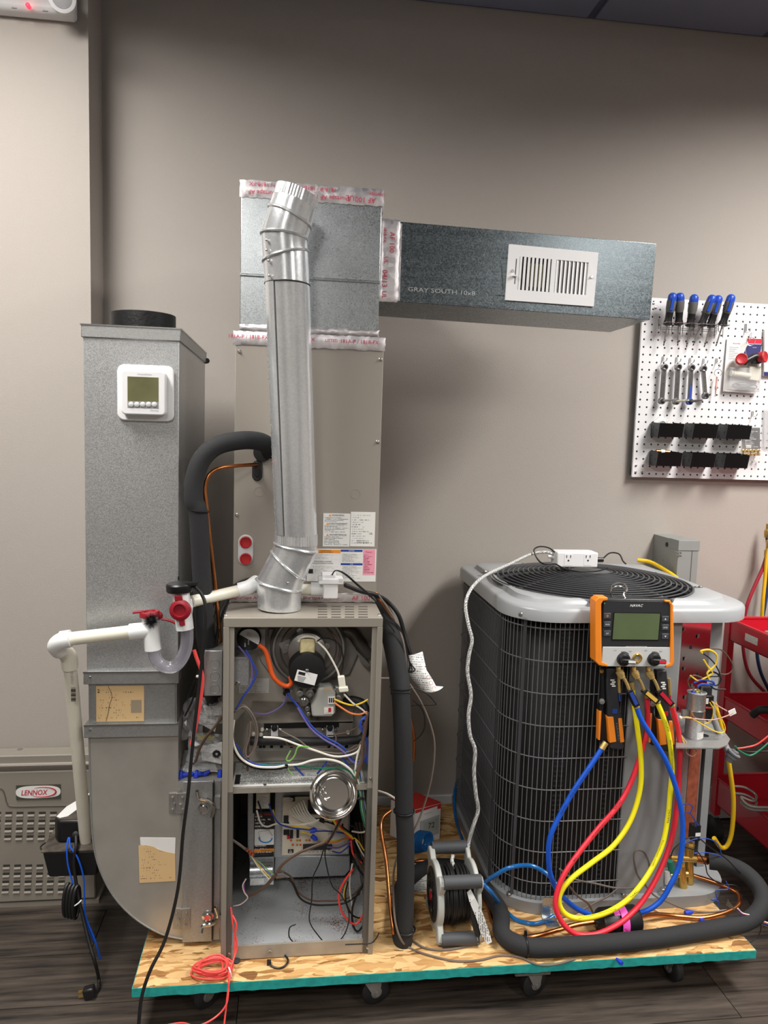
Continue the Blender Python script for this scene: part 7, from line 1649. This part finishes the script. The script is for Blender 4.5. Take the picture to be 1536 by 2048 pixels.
# wrenches and hooks
def hook(xx, yy, lab, drop=.016):
    t = thing('peg_hook', lab, 'hook', zp(xx, yy, YP)-Vector((0, 0, drop)))
    a = zp(xx, yy, YP)
    build(MB().tube([a+Vector((0, .003, 0)), a+Vector((0, -.004, 0)), a+Vector((0, -.006, -drop)), a+Vector((0, -.012, -drop-.004)), a+Vector((0, -.030, -drop)), a+Vector((0, -.033, -drop+.008))], .0014, 6, 0), 'hook_wire', 'steel', t)
    build(MB().tube([a+Vector((.003, -.004, 0)), a+Vector((.003, -.006, -drop*.9))], .0012, 6, 0), 'hook_clip', 'steel', t)
names = ['ratcheting service wrench with side hex bit, leftmost on the pegboard', 'ratcheting service wrench with side hex bit, second from the left', 'ratcheting service wrench with blue shank and hex bit', 'short offset ratchet wrench without a bit']
for k, (xx, y0, x2, y1) in enumerate(((430, 850, 405, 1180), (565, 850, 545, 1185), (695, 855, 675, 1185), (810, 865, 830, 1130))):
    hook((415, 548, 678, 808)[k], 745+8*k, ('leftmost', 'second', 'third', 'fourth')[k]+' peg hook in the wrench row')
    Yw = YP-.022
    a, b = zp(xx, y0, Yw), zp(x2, y1, Yw); d = (b-a).normalized(); u = d.cross(Vector((0, 1, 0))).normalized()
    t = thing('service_wrench', names[k], 'wrench', b, 'ratchet wrenches on pegboard hooks')
    shank = mat('wrench_steel', '8d8d8e', .28, .9)
    build(MB().obox(a.lerp(b, .5), u*.0068, (0, .004, 0), d*((b-a).length/2-.004)), 'shank', shank if k != 3 else 'steel', t, bevel=.001)
    if k in (0, 1): build(MB().obox(a.lerp(b, .5)+u*.0075, u*.0015, (0, .0032, 0), d*((b-a).length/2-.01)), 'edge_strip', 'dull_steel', t)
    if k == 2: build(MB().obox(a.lerp(b, .72)+Vector((0, -.0042, 0)), u*.005, (0, .0006, 0), d*.02), 'blue_strip', 'ink_blue', t)
    for q in (a, b):
        build(MB().lathe(q+Vector((0, .005, 0)), (0, -1, 0), [(.0115, 0), (.0115, .012), (.0075, .0125), (.006, .004), (.0015, .004)], 16), 'ratchet_head', MATS['wrench_steel'] if not (k == 2 and q is b) else 'ink_blue', t)
    for m in range(5): build(MB().lathe(a.lerp(b, .15+.17*m)+Vector((0, -.0032, 0)), (0, -1, 0), [(.0016, 0), (.0012, .0008)], 8), 'rivet', 'steel', t)
    if k < 3: build(MB().cyl(b, b+Vector((.012, -.035, .002)), .005, .004, 8).cyl(b+Vector((.012, -.035, .002)), b+Vector((.016, -.055, .003)), .003, .0022, 6), 'hex_bit', ('dull_steel', 'off_white_pvc', 'dark_steel')[k], t)
hook(935, 765, 'peg hook carrying the key ring')
kt = thing('key_ring_tool', 'small key ring with a slim metal tool hanging on the pegboard', 'key ring', zp(940, 1150, YP-.02))
build(MB().ring(zp(955, 905, YP-.022), (.15, 1, 0), .0125, .001, 24, 5), 'ring', 'steel', kt)
build(MB().lathe(zp(948, 940, YP-.02), Vector((-.03, 0, -1)), [(.0034, 0), (.0034, .032), (.0042, .033), (.0042, .042), (.0024, .050), (.0014, .070)], 10), 'tool', 'wire_pink', kt)
build(MB().cyl(zp(955, 860, YP-.02), zp(985, 830, YP-.03), .0009, None, 6), 'pin', 'steel', kt)
# carded switch and twin plug
ca = thing('carded_switch', 'blister pack with white card and drain switch hanging on the pegboard', 'blister pack', zp(1170, 1110, YP-.006))
card = [zp(1045, 565, YP-.006), zp(1385, 575, YP-.006), zp(1335, 1110, YP-.012), zp(1005, 1085, YP-.012)]
build(MB().prism(card[::-1], (0, .001, 0)), 'card', mat('card_white', 'e2dfdb', .45), ca, smooth=False)
def cq(u, v, off=.0005): q = card[0].lerp(card[1], u).lerp(card[3].lerp(card[2], u), v); q.y -= off; return q
build(MB().prism([cq(.55, 0), cq(1, 0), cq(1, .09), cq(.62, .09)][::-1], (0, .0003, 0)), 'card_red_field', 'ink_red', ca)
build(MB().prism([cq(.62, .10), cq(1, .10), cq(.98, .35), cq(.45, .35)][::-1], (0, .0003, 0)), 'card_blue_field', mat('navy', '2a2a66', .5), ca)
text('print', 'Asurity', 'ink_black', cq(.28, .1), card[1]-card[0], ZU, .006, ca, .028)
text('print', 'CS-3 USA', 'ink_white', cq(.8, .16, .001), card[1]-card[0], ZU, .003, ca, .014)
for m in range(7): build(MB().prism([cq(.08, .17+.035*m), cq(.35-.05*(m % 3), .17+.035*m), cq(.35-.05*(m % 3), .176+.035*m), cq(.08, .176+.035*m)][::-1], (0, .0002, 0)), 'fine_print', 'ink_grey', ca)
build(MB().prism([cq(.05, .55, .022), cq(.97, .55, .022), cq(.97, .98, .022), cq(.05, .98, .022)][::-1], (0, .022, 0)), 'blister', 'clear_film', ca, bevel=.004)
build(MB().cyl(cq(.18, .66, .012), cq(.68, .69, .012), .0095, None, 16), 'white_fitting', 'off_white_pvc', ca); build(MB().lathe(cq(.16, .66, .012), (-1, 0, 0), [(.010, 0), (.010, .004), (.007, .004)], 16), 'fitting_end', 'off_white_pvc', ca)
build(MB().prism([cq(.66, .5, .014), cq(.98, .52, .014), cq(.96, .78, .014), cq(.66, .76, .014)][::-1], (0, .012, 0)), 'white_tee', 'off_white_pvc', ca, bevel=.003)
for m in range(3): build(MB().tube([cq(.25+.03*m, .85, .01), cq(.5, .82+.04*m, .012), cq(.85, .85, .012), cq(.9, .91, .01), cq(.6, .93-.02*m, .012), cq(.3, .93, .01), cq(.22, .88, .01)], .0016, 6, 5, True), 'coiled_lead', 'grey_plastic', ca)
hook(1220, 430, 'long peg hook above the blister pack', .028)
rp = thing('red_caps_pair', 'pair of red and black round caps on a split ring over the blister pack', 'caps', zp(1280, 850, YP-.04))
for xx, yy, nx in ((1185, 770, -.45), (1405, 750, .55)):
    c = zp(xx, yy, YP-.045); n_ = Vector((nx, -1, .1)).normalized()
    k0 = build(MB().lathe(c, n_, [(.018, -.016), (.0195, 0), (.0195, .004), (.0165, .006), (.014, .004), (.002, .004)], 28), 'red_cap', 'plug_red', rp)
build(MB().tube([zp(1210, 800, YP-.036), zp(1265, 770, YP-.034), zp(1330, 745, YP-.034), zp(1385, 790, YP-.036)], .012, 10), 'black_body', 'black_plastic', rp)
build(MB().obox(zp(1320, 800, YP-.03), (.012, 0, 0), (0, .006, 0), (0, 0, .006)), 'black_bracket', 'black_plastic', rp)
build(MB().ring(zp(1275, 600, YP-.03), (.3, 1, 0), .014, .001, 24, 5), 'split_ring', 'steel', rp)
build(MB().tube([zp(1285, 510, YP-.002), zp(1275, 560, YP-.02), zp(1265, 590, YP-.03)], .001, 6), 'hook_wire', 'steel', rp)
build(MB().tube([zp(1240, 640, YP-.03), zp(1225, 680, YP-.034), zp(1235, 740, YP-.036)], .0009, 6), 'tether', 'steel', rp)
# bins
bn = ['upper left', 'upper middle', 'upper right', 'lower left', 'lower middle', 'lower right']
bpos = [(305, 1385), (635, 1395), (955, 1405), (290, 1665), (615, 1675), (935, 1685)]
cont = ['holding a white package', 'standing empty', 'holding small clear packets', 'holding brass and copper fittings', 'holding small blue parts', 'standing empty']
def make_bin(o, label):
    w, h, dep = .090, .050, .060
    t = thing('parts_bin', label, 'bin', o+Vector((.05, -.03, -h)), 'black parts bins on the pegboard')
    x0, x1 = o.x, o.x+w; zt, zb = o.z, o.z-h; yb = YP-.004; yf = yb-dep
    fo = .010
    th_ = .0016
    build(MB().prism([(x0, yb, zt), (x0, yf, zt-.004), (x0, yf+fo, zb), (x0, yb, zb)], (th_, 0, 0)), 'side_wall', mat('bin_side', '3a3c3e', .45), t)
    build(MB().prism([(x1-th_, yb, zt), (x1-th_, yf, zt-.004), (x1-th_, yf+fo, zb), (x1-th_, yb, zb)], (th_, 0, 0)), 'side_wall', 'bin_side', t)
    build(MB().prism([(x0+th_, yf, zt-.004), (x1-th_, yf, zt-.004), (x1-th_, yf+fo, zb), (x0+th_, yf+fo, zb)], (0, th_, 0)), 'front_wall', 'bin_black', t)
    build(MB().box(x0+th_, x1-th_, yb-th_, yb, zb, zt), 'back_wall', 'bin_black', t)
    build(MB().box(x0+th_, x1-th_, yf+fo, yb, zb, zb+th_), 'floor_panel', 'bin_black', t)
    for dx in (.008, .031, .055, .08): build(MB().cyl((x0+dx, yb, zt-.001), (x0+dx, yb, zt+.003), .0024, None, 6), 'hanger_tab', 'bin_black', t)
    for dy, dz in ((.018, .015), (.042, .028), (.014, .042)): build(MB().lathe((x0-.0002, yb-dy, zt-dz), (-1, 0, 0), [(.003, 0), (.002, .0004)], 8), 'side_hole', 'ink_black', t)
    return t
first = None
for k, (a, b) in enumerate(bpos):
    o = zp(a, b, YP-.004); lab = 'black plastic bin, '+bn[k]+' of the six, '+cont[k]
    if first is None: first = make_bin(o, lab); fo_ = o
    else: copy_tree(first, o-fo_, lab)
o = zp(305, 1385, YP-.02)
pk = thing('white_packet', 'white paper packet sticking out of the upper left bin', 'packet', o+Vector((.03, -.01, -.02)))
build(MB().prism([o+Vector((.012, 0, -.03)), o+Vector((.085, -.012, -.03)), o+Vector((.045, 0, .018)), o+Vector((.036, 0, .025)), o+Vector((.01, 0, .004))], (0, .004, 0)), 'packet_body', 'paper', pk)
build(MB().obox(o+Vector((.062, -.012, -.002)), (.022, 0, -.016), (0, .001, 0), (.003, 0, .0045)), 'packet_slip', 'print_sparse', pk)
build(MB().ring(o+Vector((.034, -.012, -.008)), (.2, 1, .2), .013, .0035, 18, 6), 'packet_roll', 'white_plastic', pk)
o = zp(290, 1665, YP-.025)
ft = thing('copper_fittings', 'copper and brass pipe fittings in the lower left bin', 'fittings', o+Vector((.03, 0, -.02)))
build(MB().cyl(o+Vector((.02, -.006, -.001)), o+Vector((.066, -.01, -.003)), .007, None, 12), 'copper_coupling', 'copper', ft)
build(MB().cyl(o+Vector((.025, -.006, -.016)), o+Vector((.09, -.01, -.016)), .008, None, 12), 'brass_sleeve', 'brass', ft)
build(MB().lathe(o+Vector((.042, -.008, -.0018)), XR, [(.0075, -.007), (.0075, .007)], 12), 'white_band', 'white_plastic', ft)
# bag of brass fittings at the right
bg_ = thing('brass_fittings_bag', 'clear bag of brass fittings with black card at the right of the bins', 'bag', zp(1280, 1780, YP-.02))
build(MB().prism([zp(1215, 1440, YP-.010), zp(1365, 1440, YP-.010), zp(1365, 1650, YP-.014), zp(1222, 1640, YP-.014)][::-1], (0, .001, 0)), 'black_card', 'print_black', bg_, smooth=False)
build(MB().prism([zp(1228, 1605, YP-.0165), zp(1278, 1608, YP-.0165), zp(1278, 1640, YP-.0165), zp(1228, 1638, YP-.0165)][::-1], (0, .0005, 0)), 'barcode_patch', 'print_side', bg_, smooth=False)
for m in range(10): build(MB().lathe(zp(1200+(m % 5)*36, 1665+(m//5)*32, YP-.016), (0, -1, .3*(m % 2)), [(.0062, -.004), (.0062, .003), (.0042, .004), (.0042, .009), (.0016, .009)], 6), 'brass_fitting', 'gold_brass', bg_)
for m in range(2): build(MB().obox(zp(1320+m*45, 1745, YP-.016), (.003, 0, -.002), (0, .0006, 0), (.002, 0, .005)), 'white_slip', 'paper', bg_)
build(MB().prism([zp(1195, 1420, YP-.019), zp(1385, 1420, YP-.019), zp(1390, 1790, YP-.022), zp(1180, 1780, YP-.022)][::-1], (0, .0006, 0)), 'clear_film', 'thin_film', bg_)
hook(1285, 1280, 'peg hook above the bag of brass fittings')
# packs at the frame's right edge
for (x0, y0, x1, y1, mm, lab) in ((1410, 485, 1620, 935, 'card_white', 'carded pack with navy lower edge at the right of the blister pack'), (1410, 1260, 1620, 1630, 'clear_film', 'clear plastic pouch at the far right of the pegboard')):
    t = thing('carded_pack', lab, 'pack', zp(1500, y1, YP-.01))
    build(MB().prism([zp(x0, y0, YP-.012), zp(x1, y0+10, YP-.012), zp(x1-8, y1+8, YP-.012), zp(x0-6, y1, YP-.012)][::-1], (0, .008, 0)), 'pack', mm, t, smooth=False)
    if mm == 'card_white': build(MB().prism([zp(x0-5, y1-40, YP-.0125), zp(x1, y1-32, YP-.0125), zp(x1-8, y1+8, YP-.0125), zp(x0-6, y1, YP-.0125)][::-1], (0, .0005, 0)), 'navy_band', 'navy', t)

# ================================================================ red service cart
KX, KB, KN = 1.5, 2.36, 1.72
ct_ = thing('service_cart', 'red steel three-shelf service cart at the right edge', 'cart', (1.75, 2.05, 0))
def tray(z1, z0, lab):
    t_ = .002; X1c = 2.02
    tr_ = build(MB().box(KX, X1c, KN, KB, z0, z0+.003), 'tray_floor', 'cart_red', ct_, label=lab)
    build(MB().box(KX, KX+.004, KN, KB, z0, z1), 'tray_side', 'cart_red', tr_, bevel=.001)
    build(MB().box(X1c-.004, X1c, KN, KB, z0, z1), 'tray_side', 'cart_red', tr_)
    build(MB().box(KX, X1c, KB-.004, KB, z0, z1), 'tray_end', 'cart_red', tr_)
    build(MB().box(KX, X1c, KN, KN+.004, z0, z1), 'tray_end', 'cart_red', tr_)
    build(MB().cyl((KX+.002, KN, z1), (KX+.002, KB, z1), .005, None, 8), 'rolled_rim', 'cart_red', tr_)
    build(MB().cyl((KX+.002, KB-.002, z1), (X1c, KB-.002, z1), .005, None, 8), 'rolled_rim', 'cart_red', tr_)
    return tr_
za = PX(1500, 1256, KX).z; zb1 = PX(1500, 1300, KX).z
tray(za, zb1, 'top tray of red steel')
tray(PX(1500, 1424, KX).z, PX(1500, 1470, KX).z, 'middle tray of red steel')
tray(PX(1500, 1608, KX).z, PX(1500, 1668, KX).z, 'bottom tray of red steel')
for x, y in ((KX-.004, KB-.03), (KX-.004, KN), (2.0, KB-.03), (2.0, KN)):
    build(MB().box(x, x+.022, y, y+.03, .10, za+.002), 'leg', 'cart_red', ct_, bevel=.001)
    build(MB().lathe((x, y+.015, .045), XR, [(.035, -.005), (.045, 0), (.045, .022), (.035, .027)], 24), 'wheel', 'caster_black', ct_)
    build(MB().box(x+.002, x+.02, y+.005, y+.025, .06, .11), 'wheel_fork', 'dull_steel', ct_)
for yy in (1265,): build(MB().lathe(PX(1439, yy, KX-.004), (-1, 0, 0), [(.006, 0), (.005, .004)], 10), 'bolt', 'steel', ct_)
build(MB().lathe(Vector((KX+.01, PX(1528, 1258, KX).y, za+.004)), ZU, [(.007, 0), (.007, .003), (.003, .006)], 10), 'bolt', 'steel', ct_)
a = PX(1490, 1273, KX-.001); b = PX(1515, 1283, KX-.001)
build(MB().prism([Vector((KX-.001, a.y, a.z-.012)), Vector((KX-.001, b.y, a.z-.012)), Vector((KX-.001, b.y, a.z+.012)), Vector((KX-.001, a.y, a.z+.012))], (.0008, 0, 0)), 'maker_plate', mat('maker_plate', 'cfcac4', .5, var=.2, vscale=200), ct_, label='white maker plate')
# snips in the bottom tray and a coil in the middle one
sn = thing('tin_snips', 'grey looped snip handles lying in the bottom cart tray', 'snips', Vector((1.6, 2.1, PX(1500, 1668, KX).z+.004)))
zs_ = PX(1500, 1600, KX).z
for k, (off, r) in enumerate(((0, .0), (.02, .012))):
    build(MB().tube([P(1462, 1572+off*700, 2.12), P(1490, 1575+off*700, 2.10), P(1512, 1590+off*600, 2.08), P(1506, 1602+off*500, 2.06), P(1482, 1594+off*500, 2.08), P(1500, 1612+off*300, 2.05), P(1540, 1615+off*300, 2.02)], .004, 8), 'handle', mat('snip_grey', '8f8b86', .45, .4), sn)
rc3 = thing('rubber_coil', 'black rubber-covered tool lying in the middle cart tray', 'tool', Vector((1.6, 2.05, PX(1500, 1470, KX).z+.004)))
build(MB().tube([P(1505, 1430, 2.12), P(1520, 1420, 2.1), P(1545, 1422, 2.08), P(1560, 1438, 2.06)], .012, 12), 'body', 'black_rubber', rc3)
# hoses hanging on the wall above and behind the cart
for nm, m, pts, lab in (('r', mat('hose_dark_red', '9c2434', .45), [(1534, 1110, 2.44), (1524, 1140, 2.44), (1508, 1175, 2.44), (1493, 1215, 2.44), (1486, 1260, 2.45), (1488, 1310, 2.46), (1500, 1350, 2.46), (1530, 1385, 2.46)], 'dark red hose hanging on the wall behind the cart'),
                        ('y', 'cable_yellow', [(1538, 1090, 2.43), (1533, 1120, 2.43), (1530, 1160, 2.43), (1526, 1200, 2.43), (1523, 1250, 2.44)], 'yellow hose hanging on the wall behind the cart'),
                        ('b', mat('hose_navy', '1c3a66', .45), [(1534, 1070, 2.45), (1538, 1120, 2.45), (1534, 1180, 2.45), (1526, 1230, 2.45), (1514, 1290, 2.46), (1520, 1340, 2.46), (1540, 1385, 2.46)], 'navy blue hose hanging on the wall behind the cart')):
    t = thing('wall_hose', lab, 'hose', P(pts[-1][0], pts[-1][1], pts[-1][2]))
    wire(t, m, pts, .0062, 'hose_body', 10)
    e_ = P(*pts[0]); build(MB().lathe(e_, (0, 0, 1), [(.008, -.01), (.010, 0), (.010, .016), (.006, .02), (.006, .04)], 10), 'brass_end', 'brass', t)
